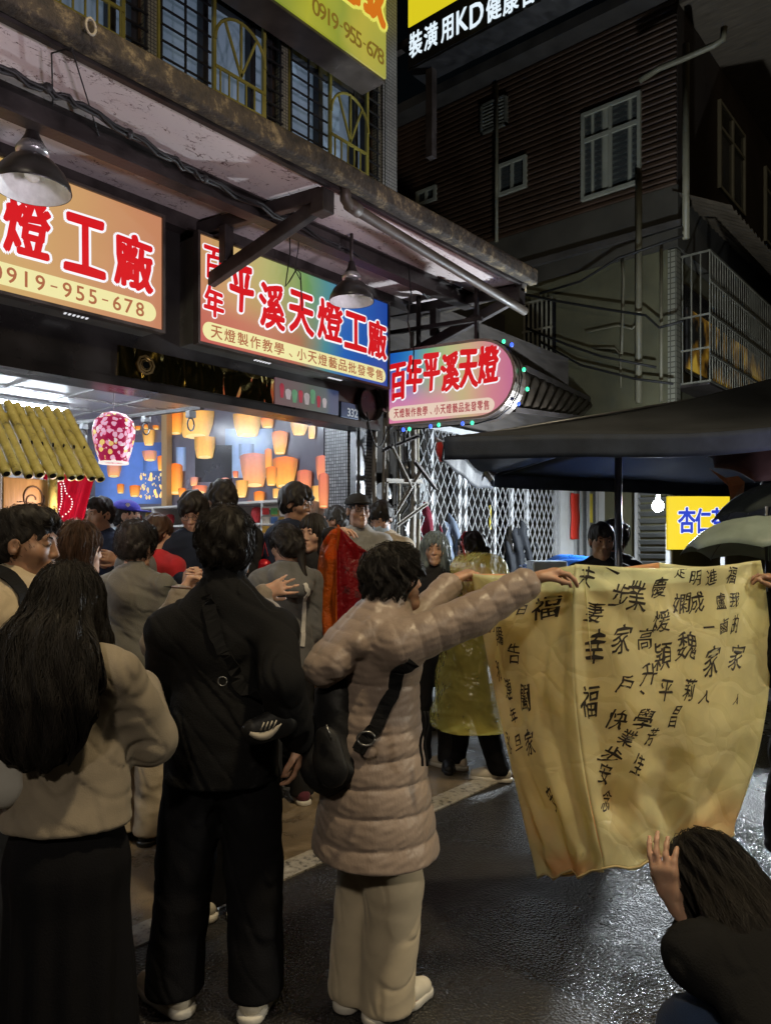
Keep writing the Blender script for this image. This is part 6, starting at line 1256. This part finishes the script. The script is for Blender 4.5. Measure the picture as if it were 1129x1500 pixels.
R1 = [('夫', 866, 846, 26, 34, -4), ('妻', 874, 893, 30, 34, -6), ('幸', 872, 950, 30, 58, 0), ('福', 868, 1028, 30, 52, 4), ('一', 896, 832, 26, 4, -25), ('步', 904, 872, 30, 44, -8), ('家', 904, 938, 30, 48, -4), ('戶', 902, 1000, 24, 30, -6), ('快', 896, 1046, 26, 34, -14), ('業', 930, 862, 32, 52, 0), ('高', 934, 928, 28, 36, 2), ('升', 936, 978, 28, 36, 0), ('、', 934, 1012, 8, 8, 0), ('學', 926, 1044, 32, 34, -12), ('業', 914, 1074, 24, 28, -22), ('步', 896, 1104, 30, 32, -32), ('安', 884, 1136, 22, 34, -16),
      ('慶', 960, 850, 28, 34, 0), ('煖', 963, 900, 32, 36, 6), ('穎', 966, 960, 32, 46, 2), ('平', 962, 1012, 22, 36, 0), ('芳', 944, 1076, 16, 30, -18), ('佳', 926, 1120, 18, 34, -16), ('念', 892, 1180, 22, 34, -20), ('定', 988, 829, 20, 26, -6), ('嫻', 990, 872, 34, 36, 2), ('魏', 996, 944, 34, 46, 2), ('莉', 996, 998, 20, 36, -8), ('昌', 978, 1046, 12, 36, -14), ('明', 1016, 837, 20, 26, 4), ('成', 1020, 872, 26, 36, 4), ('一', 1026, 908, 18, 3, 0), ('家', 1032, 960, 28, 52, 0), ('人', 1024, 1010, 22, 22, -4), ('進', 1038, 843, 20, 28, 4), ('盧', 1050, 872, 18, 28, 4), ('鹵', 1054, 908, 20, 26, 8), ('福', 1066, 842, 20, 30, -4), ('我', 1072, 876, 22, 26, -4), ('的', 1078, 916, 18, 32, -4), ('家', 1070, 966, 28, 44, -8), ('人', 1072, 1018, 10, 18, -6)]
R0 = [('福', 806, 892, 22, 42, 0), ('日', 774, 893, 14, 16, 0), ('告', 768, 948, 22, 40, -6), ('賜', 738, 925, 18, 34, 6), ('們', 724, 912, 12, 20, 6), ('結', 742, 935, 12, 30, 4), ('闔', 780, 1020, 18, 48, 0), ('家', 788, 1084, 20, 44, 10), ('連', 752, 1004, 16, 40, 4), ('年', 758, 1052, 16, 30, 16), ('旦', 768, 1082, 16, 24, 16), ('永', 752, 1090, 12, 40, 16), ('和', 735, 985, 10, 40, 10), ('安', 818, 1172, 14, 44, 14)]
YL.write(1, wr(1, R1), ink, pan[1]); YL.write(0, wr(0, R0), ink, pan[0])
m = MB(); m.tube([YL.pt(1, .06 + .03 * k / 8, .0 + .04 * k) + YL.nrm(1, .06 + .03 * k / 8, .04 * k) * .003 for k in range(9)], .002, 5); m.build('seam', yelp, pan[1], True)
rl = thing('red_sky_lantern', 'dark red paper sky lantern with one orange side, held open in the crowd', 'sky lantern', tuple(W(515, 1010, 4.9)))
RL = Lantern([W(470, 800, 4.75), W(494, 768, 4.55), W(545, 812, 4.6), W(528, 800, 5.1)], [W(478, 1000, 4.7), W(498, 1015, 4.5), W(556, 1010, 4.6), W(530, 1000, 5.0)], [rv_ * -.05, rv_ * -.01, rv_ * .07, O0], .03, 2.1)
rp = RL.build(rl, [orap, redp, redp, redp], 30, 44)
RL.write(1, [(c, .2 + .2 * (k % 4), .24 + .13 * (k // 4), .04, .05, 0) for k, c in enumerate('平安健康萬事如意')], mat('faint_dark_ink', (.09, .01, .012), .6), rp[1])
# ================================================================== people
def Gd(px, t, z=0): p = W(px, 800, t); return (p.x, p.y, z)
def world(C, p): return C['inv'].transposed() @ Vector([float(q) for q in p]) + C['at']
def ribbon(C, pts, width, material, name, parent, lift=.004, sdf='top_sdf', n=26, thick=.004):
    """a strap that lies on the clothes of figure C; pts are points of the place"""
    S = C[sdf]; P = [C['loc'](p) for p in pts]; Q = []
    for k in range(n + 1):
        f = k / n * (len(P) - 1); i = min(len(P) - 2, int(f)); Q.append(P[i].lerp(P[i + 1], f - i))
    Q = np.array([tuple(q) for q in Q], F4)
    for _ in range(6): g = grad(S, Q); Q = Q - g * (S(Q) - F4(lift))[:, None]
    for _ in range(2): Q[1:-1] = (Q[:-2] + 2 * Q[1:-1] + Q[2:]) / 4
    g = grad(S, Q); T_ = np.gradient(Q, axis=0); T_ /= np.linalg.norm(T_, axis=1, keepdims=True) + 1e-6; sd = np.cross(T_, g); m = MB(); vs = []
    for k in range(n + 1):
        for a, b in ((-1, 0), (-1, 1), (1, 1), (1, 0)): vs.append(world(C, Q[k] + sd[k] * (a * width / 2) + g[k] * (b * thick)))
    m.add(vs, [(k * 4 + j, k * 4 + (j + 1) % 4, k * 4 + 4 + (j + 1) % 4, k * 4 + 4 + j) for k in range(n) for j in range(4)] + [(0, 1, 2, 3), (n * 4 + 3, n * 4 + 2, n * 4 + 1, n * 4)])
    return m.build(name, material, parent)
black_c = cloth('black_fleece', (.010, .010, .011), .9); black_t = cloth('black_trousers_cloth', (.008, .008, .010), .92); cream = cloth('cream_fleece', (.44, .36, .25), .9, .1, 400, .35); beige = cloth('beige_jacket_cloth', (.26, .22, .17), .8, .12, 240, .22); taupe = mat('taupe_puffer_nylon', (.30, .232, .195), .42, 0, .08, 7, .42, 60, (1, 1, .5), sheen=.1, spec=.45, bd=.006)
creamt = cloth('cream_trousers_cloth', (.54, .46, .34), .85, .08, 300, .12); olive = cloth('olive_grey_jacket', (.095, .092, .075), .8); dgrey = cloth('dark_grey_cloth', (.045, .047, .052), .85); mgrey = cloth('heather_grey_cloth', (.12, .122, .125), .9, .2, 200); whitec = cloth('white_cotton', (.58, .57, .55), .85); navyc = cloth('navy_cloth', (.018, .024, .045), .85); charc = cloth('charcoal_cloth', (.022, .022, .024), .88); cargo = cloth('light_cargo_cloth', (.50, .43, .33), .85); denim = cloth('blue_denim', (.028, .055, .13), .85, .3, 300); palebl = cloth('pale_blue_shirt', (.42, .50, .58), .8)
brownc = cloth('camel_coat_cloth', (.26, .18, .10), .85); shw = mat('white_sneaker', (.60, .56, .48), .5, 0, .12, 9, .1); shb = mat('black_shoe', (.015, .015, .016), .45, 0, .3, 9, .1); rub = mat('white_rubber', (.60, .58, .54), .6, 0, .1, 9, .05); redc = cloth('red_cloth', (.42, .02, .03), .8)
U3 = Vector((0, 0, 1)); RV, FV = Vector((RX, RY, 0)), Vector((VX, VY, 0))
# --- man in black, back to the camera
C10 = person('person seen from behind in an all black fleece and trousers with white striped sneakers', Gd(326, 2.60), -3, 1.715, True, 1.0, 'mid', ('short', 'black', dict(strands=1500, r=.0011, vol=1.55, steps=8)), head=(-14, 2, 2), lean=2, shz=1.31,
    top=dict(name='fleece_jacket', mat=black_c, thick=.026, hem=.80, hemr=.160, collar=(.085, .070), sl=1.0, wr=.008, wf=15, seed=3, cr=.006, cuff=1.0), bottom=dict(mat=black_t, leg=(.092, .085, .080), thick=.016, hem=.065, wr=.008, wf=13), shoes=dict(mat=shw, sole=rub, stripes=shb),
    hands=(W(437, 1082, 2.50), W(262, 965, 2.95)), hint=((RX * .1 - VX, RY * .1 - VY, 0), (-RX * .12 - VX * .3, -RY * .12 - VY * .3, -1)), grip=(dict(d=(VX * .15, VY * .15, -1), n=(-RX, -RY, 0), side=-1, curl=(20, 30, 20)), None), feet=((.12, -.03, 14), (-.17, .0, -48)), face=False, res=.007, hairseed=2)
# --- woman with long hair, beige jacket and black skirt
C2 = person('person seen from behind with very long dark hair, a beige jacket and long black skirt', Gd(100, 2.16), 4, 1.545, False, .98, 'light', ('long', 'black', dict(len=.35, w=1.6, back=-.150, flat=.42, strands=3200, r=.0010, steps=30, curl=.0075, shift=-.02, step=.027, side_len=.20, v=.018)), head=(6, 3, 0),
    top=dict(name='beige_jacket', mat=beige, thick=.030, hem=.91, hemr=.180, hemdepth=.86, slant=.0, wr=.010, wf=14, cr=.0045, seed=6, sl=1.12, cuff=1.3), bottom=dict(kind='skirt', mat=black_t, hem=.10), shoes=dict(mat=shw), hands=(W(205, 1010, 2.45), W(30, 1090, 2.35)), hint=((RX * .5 - VX * .1, RY * .5 - VY * .1, -1), (-RX, -RY, -.4)), face=False, res=.007, hairseed=4)
# --- man in a cream hoodie, profile
C1 = person('person in a cream hooded top at the left edge, black hair, face in profile', Gd(28, 2.46), 78, 1.725, True, 1.06, 'tan', ('fade', 'black', dict(strands=800, r=.0010, vol=1.06, steps=4)), head=(8, 4, 0), top=dict(name='hoodie', mat=cream, thick=.034, hem=.78, hood=1.5, collar=(.03, .078), wr=.011, wf=12, seed=8), bottom=dict(mat=dgrey, leg=(.09, .078, .07)), shoes=dict(mat=shb, sole=rub), hands=(W(60, 1080, 2.62), None), res=.006, hairseed=7)
# --- woman in the taupe puffer coat
def puffer_extras(C, T):
    r = C['root']; o = MB(); 
    for k in range(2): a = W(621 + k * 5, 1042, 2.40); b = W(616 + k * 7, 1122, 2.40); pts = [a.lerp(b, q / 8) + RV * .006 * math.sin(q) for q in range(9)]; o.tube([C['loc'](p) for p in pts], .0045, 6)
    q = o.build('drawcord', black_c, None, True); q.parent = C['top']
C17 = person('person in a long taupe puffer coat stretching both arms to hold the lantern', Gd(548, 2.60), 66, 1.60, False, 1.08, 'mid', ('bob', 'black', dict(strands=2200, r=.0011, steps=12, step=.011, vol=1.10)), head=(24, -2, 0), lean=5,
    top=dict(name='puffer_coat', mat=taupe, thick=.028, hem=.60, hemr=.215, hemdepth=.90, depth=.80, quilt=(.092, .0125), aquilt=(.064, .0055), hood=2.0, collar=(.055, .100), wr=.0016, wf=26, seed=2, cuff=.9, sl=1.0, w=1.04, sleeve=.83), bottom=dict(mat=creamt, leg=(.092, .095, .090), thick=.012, hem=.03, wr=.008, wf=11), shoes=dict(mat=shw, sole=rub),
    hands=(W(786, 846, 2.50), W(664, 850, 3.02)), hint=((-VX * .2, -VY * .2, -1), (0, 0, -1)), grip=(dict(d=tuple(RV * 1 + U3 * .34 + FV * .15), n=(0, 0, -1), side=-1, curl=(34, 30, 22), thumb=(.35, 30)), dict(d=tuple(RV * .8 + U3 * .35 + FV * .3), n=(-.2, .2, -1), side=1, curl=(35, 32, 20), thumb=(.35, 30))), feet=((.062, .02, -15), (-.055, -.05, -30)), res=.0055, hairseed=5, extras=puffer_extras)
# --- helper for the people further back
def crowd(label, px, t, yaw, H, male, tone, hair, head, top, bottom=None, z=0, **k):
    k.setdefault('res', .009); return person(label, Gd(px, t, z), yaw, H, male, k.pop('w', 1.0), tone, hair, head, top=top, bottom=bottom or dict(mat=charc), shoes=k.pop('shoes', dict(mat=shb)), **k)
C3 = crowd('person with long straight brown hair and a camel coat behind the cream hoodie', 108, 3.35, 50, 1.70, False, 'light', ('long', 'brown', dict(len=.44, w=1.05, strands=900, steps=22, step=.025, r=.0012)), (10, 4, 0), dict(name='coat', mat=brownc, hem=.55, thick=.028, hood=.9), hairseed=3, face=False)
C4 = crowd('person in a black T-shirt looking aside beside the red cloth, arms bent', 150, 5.5, 200, 1.79, True, 'tan', ('fade', 'black', dict(vol=1.1)), (12, 4, 0), dict(name='t_shirt', mat=navyc, sleeve=.45, thick=.02), z=.15, hands=(W(142, 815, 5.2), W(176, 822, 5.25)))
C5 = crowd('person in a blue baseball cap and pale blue jacket seen in profile inside the shop', 182, 6.0, 82, 1.80, True, 'mid', ('hat', 'black'), (0, 4, 0), dict(name='jacket', mat=palebl, thick=.03, hood=.8), z=.15)
C6 = crowd('person with fluffy black hair, olive grey jacket and light cargo trousers seen from behind', 198, 4.05, 12, 1.71, True, 'mid', ('short', 'black', dict(vol=1.5, strands=900, r=.0013, steps=8)), (6, 6, 0), dict(name='olive_jacket', mat=olive, thick=.018, collar=(.035, .070), hem=.80, wr=.015), dict(mat=cargo, leg=(.095, .09, .082), wr=.011, wf=14), res=.008, face=False, hairseed=11)
C7 = crowd('person with brown tied hair wearing a grey backpack near the shop shelf', 229, 4.75, 25, 1.64, False, 'light', ('tail', 'brown', dict(len=.7)), (10, 12, 0), dict(name='red_top', mat=redc, thick=.02), z=.15, face=False)
C8 = crowd('person in glasses and a black jacket looking down beside the tall one', 283, 4.85, 165, 1.78, True, 'light', ('short', 'black', dict(vol=1.2)), (10, 24, 0), dict(name='black_jacket', mat=navyc, thick=.026, collar=(.03, .07)), z=.15, glasses=True, hands=(W(268, 850, 4.6), W(300, 850, 4.6)), hairseed=13)
C9 = crowd('tall person with short black hair seen from behind at the shop shelf', 325, 5.0, -20, 1.87, True, 'mid', ('short', 'black', dict(vol=1.0)), (-18, 6, 0), dict(name='dark_jacket', mat=charc, thick=.025), z=.15, face=False, hairseed=17)
pen_hand = dict(d=tuple(-RV * .5 + U3 * .35 + FV * .6), n=tuple(RV * .6 - U3 * .3 + FV * .5), side=1, curl=(38, 42, 26), thumb=(.4, 30))
C27 = crowd('person mostly hidden in front of the one in black, writing with a raised hand', 338, 3.25, -4, 1.62, False, 'mid', ('short', 'black'), (0, 8, 0), dict(name='grey_brown_coat', mat=cloth('grey_brown_coat_cloth', (.20, .165, .13)), thick=.022), dict(mat=black_t), face=False, hands=(W(385, 868, 3.5), W(264, 872, 3.12)), grip=(dict(d=tuple(RV + U3 * .3 + FV * .2), n=tuple(FV), side=-1, curl=(6, 8, 6), spread=9), dict(d=tuple(RV * .35 + U3 * .7 + FV * .4), n=tuple(RV * .8 - U3 * .3), side=1, curl=(42, 46, 26), thumb=(.4, 30))), shoes=dict(mat=shw, sole=rub), feet=((.06, .0, 30), (-.1, .0, -8)), hint=((0, 0, -1), (VX * .2, VY * .2, -1)))
C11 = crowd('person in black framed glasses and a dark hooded jacket facing right before the lantern print', 430, 5.2, 112, 1.86, True, 'tan', ('short', 'black', dict(vol=1.25)), (0, 8, 0), dict(name='dark_hoodie', mat=navyc, thick=.03, hood=.9), z=.15, glasses=True, hairseed=19)
C12 = crowd('person with a black ponytail in a heather grey hooded top, turned away', 420, 4.6, -28, 1.715, False, 'light', ('tail', 'black', dict(len=1.3, strands=500, v=.016)), (-22, 12, 0), dict(name='grey_hoodie', mat=mgrey, thick=.034, hood=1.0, wr=.009, wf=14), dict(mat=charc), face=False, res=.008, shoes=dict(mat=cloth('maroon_shoe_cloth', (.12, .03, .05)), sole=rub), hairseed=23)
C13 = crowd('person with long black hair whose dark sleeve reaches up to the red lantern', 460, 5.1, 190, 1.80, False, 'light', ('long', 'black', dict(len=.36, w=.95, side_len=.12)), (16, 6, 0), dict(name='black_coat', mat=charc, thick=.028), hands=(None, W(484, 782, 4.72)), hint=(None, tuple(-U3 + RV * .4)), grip=(None, dict(d=tuple(RV + U3 * .35 - FV * .2), n=(0, 0, -1), side=1, curl=(30, 30, 20))))
C14 = crowd('older person with thin grey hair in profile between the dark haired person and the cap', 494, 6.1, -82, 1.76, True, 'mid', ('crop', 'grey'), (0, 2, 0), dict(name='jacket', mat=dgrey), z=.15, glasses=True)
C15 = crowd('person in a dark flat cap and glasses wearing a pale shirt behind the red lantern', 524, 5.7, 172, 1.83, True, 'tan', ('hat', 'black'), (-14, -2, 0), dict(name='pale_shirt', mat=cloth('stone_shirt_cloth', (.26, .26, .25)), thick=.022, collar=(.02, .07)), z=.15, glasses=True, hands=(W(540, 830, 5.0), W(575, 860, 5.3)), hint=((0, 0, -1), (0, 0, -1)), res=.008)
C16 = crowd('person in a pale blue face mask and cream hooded top looking down', 560, 6.0, 205, 1.78, True, 'mid', ('short', 'black', dict(vol=1.1)), (6, 26, 0), dict(name='cream_hoodie', mat=cream, thick=.03, hood=.9), z=.15)
C18 = crowd('person with long silver blue hair and a dark top in front of the lattice gate', 637, 5.4, 192, 1.685, False, 'light', ('long', 'silver', dict(len=.44, w=1.15, strands=1300, steps=22, r=.0014, side_len=.26)), (-6, 4, 0), dict(name='dark_top', mat=charc, thick=.022), hairseed=29)
rain = None
def rainm():
    m, nt, b = new_mat('yellow_rain_plastic'); v = objvec(nt); n = noise(nt, 14, 4, v); b.inputs['Base Color'].default_value = (.74, .66, .16, 1); b.inputs['Roughness'].default_value = .22; r = ramp(nt, n.outputs[0], [(.3, (.40,) * 3), (.7, (.52,) * 3)]); nt.links.new(r.outputs[0], b.inputs['Alpha']); n2 = noise(nt, 7, 2, v, .5, .8); bump(nt, b, n2.outputs[0], .8, .05); return m
C19 = crowd('person in a see-through yellow raincoat and red hairband stepping past the lantern', 694, 5.2, -68, 1.68, False, 'light', ('tail', 'black', dict(len=.8, v=.018)), (4, 2, 0), dict(name='raincoat', mat=rainm(), thick=.075, hem=.36, hemr=.26, hemdepth=.95, wr=.018, wf=15, seed=12, sl=1.2), dict(mat=black_t, leg=(.085, .065, .06)), glasses=True, shoes=dict(mat=shw, sole=rub), feet=((.08, .16, 8), (-.08, -.20, -6)), hands=(None, W(676, 832, 5.0)))
C20 = crowd('dark figure facing the camera behind the top edge of the yellow lantern', 879, 5.2, 178, 1.745, True, 'tan', ('crop', 'black', dict(vol=1.4)), (4, 8, 0), dict(name='dark_jacket', mat=charc), w=.9)
C21 = crowd('dark figure with bushy hair just right of the one facing the camera, seen from behind', 899, 5.7, 30, 1.76, True, 'tan', ('short', 'black', dict(vol=1.6, strands=500, r=.0015)), (20, 4, 0), dict(name='dark_coat', mat=charc, hood=.8), face=False, w=.82)
C22 = crowd('person mostly beyond the right edge in black, hand gripping the lantern corner', 1200, 2.86, -84, 1.64, True, 'tan', ('short', 'black'), (0, 6, 0), dict(name='black_coat', mat=black_c, thick=.03, hem=.45, hemr=.2), dict(mat=black_t, leg=(.1, .095, .09)), hands=(u1h, W(1146, 872, 2.68)), hint=((0, 0, -1), tuple(-U3 + RV * .9)), grip=(dict(d=tuple(U3 * .3 - RV), n=tuple(FV), side=1, curl=(60, 60, 30)), dict(d=tuple(-RV * .62 + U3 * .9), n=tuple(-RV * .7 - U3 * .5 + FV * .1), side=1, curl=(44, 44, 26), thumb=(.4, 30))), res=.006)
C23 = person('crouching person in black top and blue jeans steadying the lantern from below', Gd(1276, 1.455), -8, 1.62, False, 1.05, 'light', ('long', 'black', dict(len=.26, w=1.05, strands=3600, steps=20, step=.020, r=.0007, curl=.005, back=-.02, v=.018)), head=(-6, 40, -14), lean=62, tilt=0, drop=.46,
    top=dict(name='black_top', mat=cloth('black_knit', (.012, .012, .013), .9), thick=.02, hem=.70, hemr=.18, sleeve=.62, sl=1.0, cuff=1.2, wr=.009, wf=13, seed=4), bottom=dict(mat=denim, leg=(.1, .08, .07)), shoes=dict(mat=shw), hands=(None, W(986, 1318, 1.98)), hint=(None, tuple(-U3 * 1.0 + RV * .6 - FV * .3)), grip=(None, dict(d=tuple(-RV * .30 + U3 * 1 + FV * .1), n=tuple(FV * .6 + RV * .7), side=1, curl=(14, 22, 14), thumb=(.5, 20), spread=5)), feet=((.14, .12, 14), (-.14, .20, -14)), face=False, res=.006, hairseed=31)
# ------------------------------------------------------------------ hats, masks, bands
def cap_on(C, material, name, brim=True, back=False, peak=.075):
    M, hc, s = C['hM'], C['hc'], C['hs']; T = lambda p: Vector([float(q) for q in (hc + (M @ A3(p)) * F4(s))]); S = Sdf(.012); S.ell(hc + (M @ A3((0, -.012, .052))) * F4(s), (.093 * s, .112 * s, .080 * s), M)
    nz_ = M @ A3((0, .10, 1)); S.post.append(('cut', hc + (M @ A3((0, 0, .046))) * F4(s), A3(nz_ / np.linalg.norm(nz_)), .006)); o = sdf_obj(name, S, .007, material, C['root'])
    if brim:
        K = Sdf(.01); K.ell(hc + (M @ A3((0, .105, .050))) * F4(s), (.070 * s, peak * s, .008 * s), M); K.ell(hc + (M @ A3((0, .00, .050))) * F4(s), (.080 * s, .095 * s, .05 * s), M, .004, True); b = sdf_obj('brim', K, .005, material, C['root']); b.parent = o
    return o
cap_on(C5, cloth('royal_blue_cloth', (.05, .045, .38), .7), 'baseball_cap'); cap_on(C15, cloth('dark_cap_cloth', (.03, .028, .026), .8), 'flat_cap', True, False, .05)
T5 = lambda C, p: Vector([float(q) for q in (C['hc'] + (C['hM'] @ A3(p)) * F4(C['hs']))])
m = MB(); m.prism([T5(C5, (.094, .02 + .018 * math.cos(a), .085 + .016 * math.sin(a))) for a in (0, 1.2, 2.0, 3.14, 4.7)], T5(C5, (.01, 0, 0)) - T5(C5, (0, 0, 0))); q = m.build('cap_emblem', whitec, None); q.parent = C5['root']
m = MB(); m.grid(lambda u, v: T5(C16, ((u - .5) * .125, .112 - .085 * (2 * u - 1) ** 2 - .012 * abs(v - .45), -.022 - v * .075)), 16, 8); q = m.build('face_mask', cloth('pale_blue_mask', (.40, .46, .52), .8), None, True, 0, .003); q.parent = C16['root']
m = MB(); m.tube([T5(C19, (.094 * math.cos(a), .035, .035 + .098 * math.sin(a))) for a in [k * math.pi / 12 for k in range(13)]], .010, 8); q = m.build('hairband', redc, None, True); q.parent = C19['root']
# ------------------------------------------------------------------ bags and things carried
leather = mat('black_bag_leather', (.010, .010, .011), .55, 0, .2, 8, .35, 60, spec=.3); webb = cloth('black_webbing', (.010, .010, .011), .8, .1, 600)
def bag_body(name, S, h, material, parent):
    lo, hi = S.bounds(.03); V, Q = surface(S, lo, hi, h); V = V - np.array(tuple(rootloc(parent)), F4); return link_mesh(name, np_mesh(name, V, Q), material, parent)
def wrap(S, f=20, a=.008, seed=1): S.disp(lambda P: a * (wob(P, f, seed) + .6 * np.abs(wob(P, f * 1.7, seed + 2)))); return S
bg = thing('shoulder_bag', 'black shoulder bag with a wide strap on the back of the puffer coat', 'bag', tuple(W(488, 1080, 2.50))); S = Sdf(.04); c0 = W(492, 1020, 2.56); c1 = W(490, 1120, 2.52); S.cap(c0, c1, .075, .105, (tuple(RV * .55 + FV * .83), .85)); S.cap(c1 - RV * .03, c1 + RV * .05, .085, .08); wrap(S, 22, .009); bag_body('bag', S, .008, leather, bg)
ribbon(C17, [W(518, 1098, 2.40), W(562, 1040, 2.32), W(608, 975, 2.38)], .046, webb, 'strap', bg, .006)
S = Sdf(.02); S.cap(W(478, 1085, 2.40), W(484, 1128, 2.38), .05, .06, (tuple(RV * .4 + FV * .9), .5)); wrap(S, 30, .005, 7); bag_body('front_pocket', S, .007, leather, bg)
m = MB(); m.tube([W(470, 1010, 2.5), W(474, 985, 2.5), W(496, 980, 2.52), W(506, 1004, 2.54)], .008, 8); m.build('handle', webb, bg, True)
m = MB(); q = W(536, 1082, 2.33); m.tube([q + RV * .028 * math.cos(a) + U3 * .022 * math.sin(a) for a in [k * math.pi / 8 for k in range(17)]], .004, 6); m.build('buckle', steel, bg, True)
m = MB(); m.tube([W(478, 1062, 2.36), W(484, 1080, 2.35)], .004, 6); m.build('zip_pull', steel, bg, True)
sb = thing('sling_bag', 'small black sling bag with a white curved emblem worn by the one in black', 'bag', tuple(W(392, 1075, 2.45))); S = Sdf(.03); S.cap(W(372, 1072, 2.36), W(412, 1058, 2.38), .042, .05, (tuple(FV), .6)); wrap(S, 26, .004); bag_body('bag', S, .007, leather, sb); ribbon(C10, [W(292, 868, 2.46), W(312, 940, 2.4), W(338, 1010, 2.4), W(376, 1060, 2.42)], .045, webb, 'strap', sb, .004)
m = MB(); pts = [W(366 + 46 * u, 1072 + 11 * math.sin(u * math.pi) + 2 - 14 * u, 2.29) for u in [k / 12 for k in range(13)]]; m.tube(pts, [.002 + .011 * math.sin(math.pi * min(1, k / 12 * .9 + .1)) for k in range(13)], 8)
for k in range(4): m.bar(W(382 + 6 * k, 1070 - k, 2.285), W(387 + 6 * k, 1058 - k, 2.285), .006, .004)
m.build('emblem', mat('pale_emblem_print', (.40, .36, .30), .5), sb, True); m = MB(); q = W(326, 998, 2.33); m.tube([q + RV * .014 * math.cos(a) + U3 * .014 * math.sin(a) for a in [k * math.pi / 8 for k in range(17)]], .0022, 6); m.build('ring', steel, sb, True)
wb = thing('white_handbag', 'white handbag at the hip of the person with very long dark hair', 'handbag', tuple(W(4, 1120, 2.1))); S = Sdf(.03); S.cap(W(2, 1085, 2.06), W(4, 1150, 2.06), .055, .066, (tuple(FV), .5)); bag_body('bag', S, .007, mat('white_bag_leather', (.50, .49, .47), .4, 0, .05, 6, .15), wb); ribbon(C2, [W(20, 1080, 2.05), W(28, 1030, 2.0), W(45, 985, 2.05)], .018, mat('white_bag_leather', (.5, .49, .47)), 'strap', wb, .01)
bp = thing('backpack', 'grey backpack with a pale rounded front pocket on the person in red', 'backpack', tuple(W(235, 840, 4.5))); c = C7['U']((0, -.19, 1.24)); cw = world(C7, c); S = Sdf(.03); S.cap(cw + U3 * .13, cw - U3 * .15, .13, .15, (tuple(FV), .6)); bag_body('pack', S, .01, mgrey, bp); S = Sdf(.02); c2 = cw - FV * .085 + RV * .02; S.cap(c2 + U3 * .07, c2 - U3 * .10, .08, .10, (tuple(FV), .5)); bag_body('front_pocket', S, .01, cloth('pale_pack_cloth', (.40, .41, .36)), bp)
m = MB(); m.tube([c2 - FV * .06 + RV * .085 * math.cos(a) + U3 * (.10 * math.sin(a) - .01) for a in [k * math.pi / 10 for k in range(-2, 13)]], .004, 6); m.build('zip', blackm, bp, True)
bs = thing('backpack', 'dark backpack strap over the shoulder of the cream hooded person at the left edge', 'backpack', tuple(W(20, 900, 2.5))); ribbon(C1, [W(60, 905, 2.2), W(35, 868, 2.3), W(2, 850, 2.4), W(-30, 860, 2.6)], .05, webb, 'strap', bs, .006); S = Sdf(.03); S.cap(W(-95, 930, 2.5), W(-95, 1060, 2.5), .12, .13); bag_body('pack', S, .015, webb, bs)
st = thing('crossbody_strap', 'thin white strap hanging down the back of the heather grey hooded top', 'strap', tuple(W(462, 860, 4.4))); ribbon(C12, [W(455, 842, 4.35), W(466, 880, 4.4), W(464, 940, 4.4)], .03, whitec, 'band', st, .006)
ph = thing('phone', 'dark phone held in front of the person with a raised red pen hand', 'phone', tuple(W(675, 838, 5.0))) if False else None
mk = thing('marker_pen', 'thin brush pen in the raised hand before the one in black', 'pen', tuple(W(285, 862, 3.02))); a, b = W(252, 860, 3.02), W(300, 863, 3.0); m = MB(); m.tube([a, b], .005, 8); m.build('barrel', mat('brown_pen', (.16, .09, .05), .4), mk, True); m = MB(); m.tube([a, a - (b - a) * .25], [.004, .0008], 8); m.build('tip', black_c, mk, True)
rp_ = thing('red_pen', 'slim red pen held up by the person in the see-through raincoat', 'pen', tuple(W(682, 812, 4.95))); a, b = W(684, 830, 4.95), W(676, 792, 4.95); m = MB(); m.tube([a, b], .007, 8); m.build('barrel', mat('red_plastic', (.5, .03, .03), .35), rp_, True); m = MB(); m.tube([b, b + (b - a) * .12], [.006, .001], 8); m.build('tip', black_c, rp_, True)
rb = thing('red_package', 'shiny red wrapped package held low in front of the heather grey top', 'package', tuple(W(388, 840, 4.9))); S = Sdf(.02); S.cap(W(388, 828, 4.9), W(388, 850, 4.9), .045, .05); wrap(S, 45, .006, 4); bag_body('wrap', S, .008, mat('red_foil', (.45, .01, .02), .25, .3, .2, 12, .5, 30), rb); m = MB(); m.tube([W(384, 815, 4.9), W(388, 795, 4.9), W(393, 815, 4.9)], .004, 6); m.build('loop', redc, rb, True)
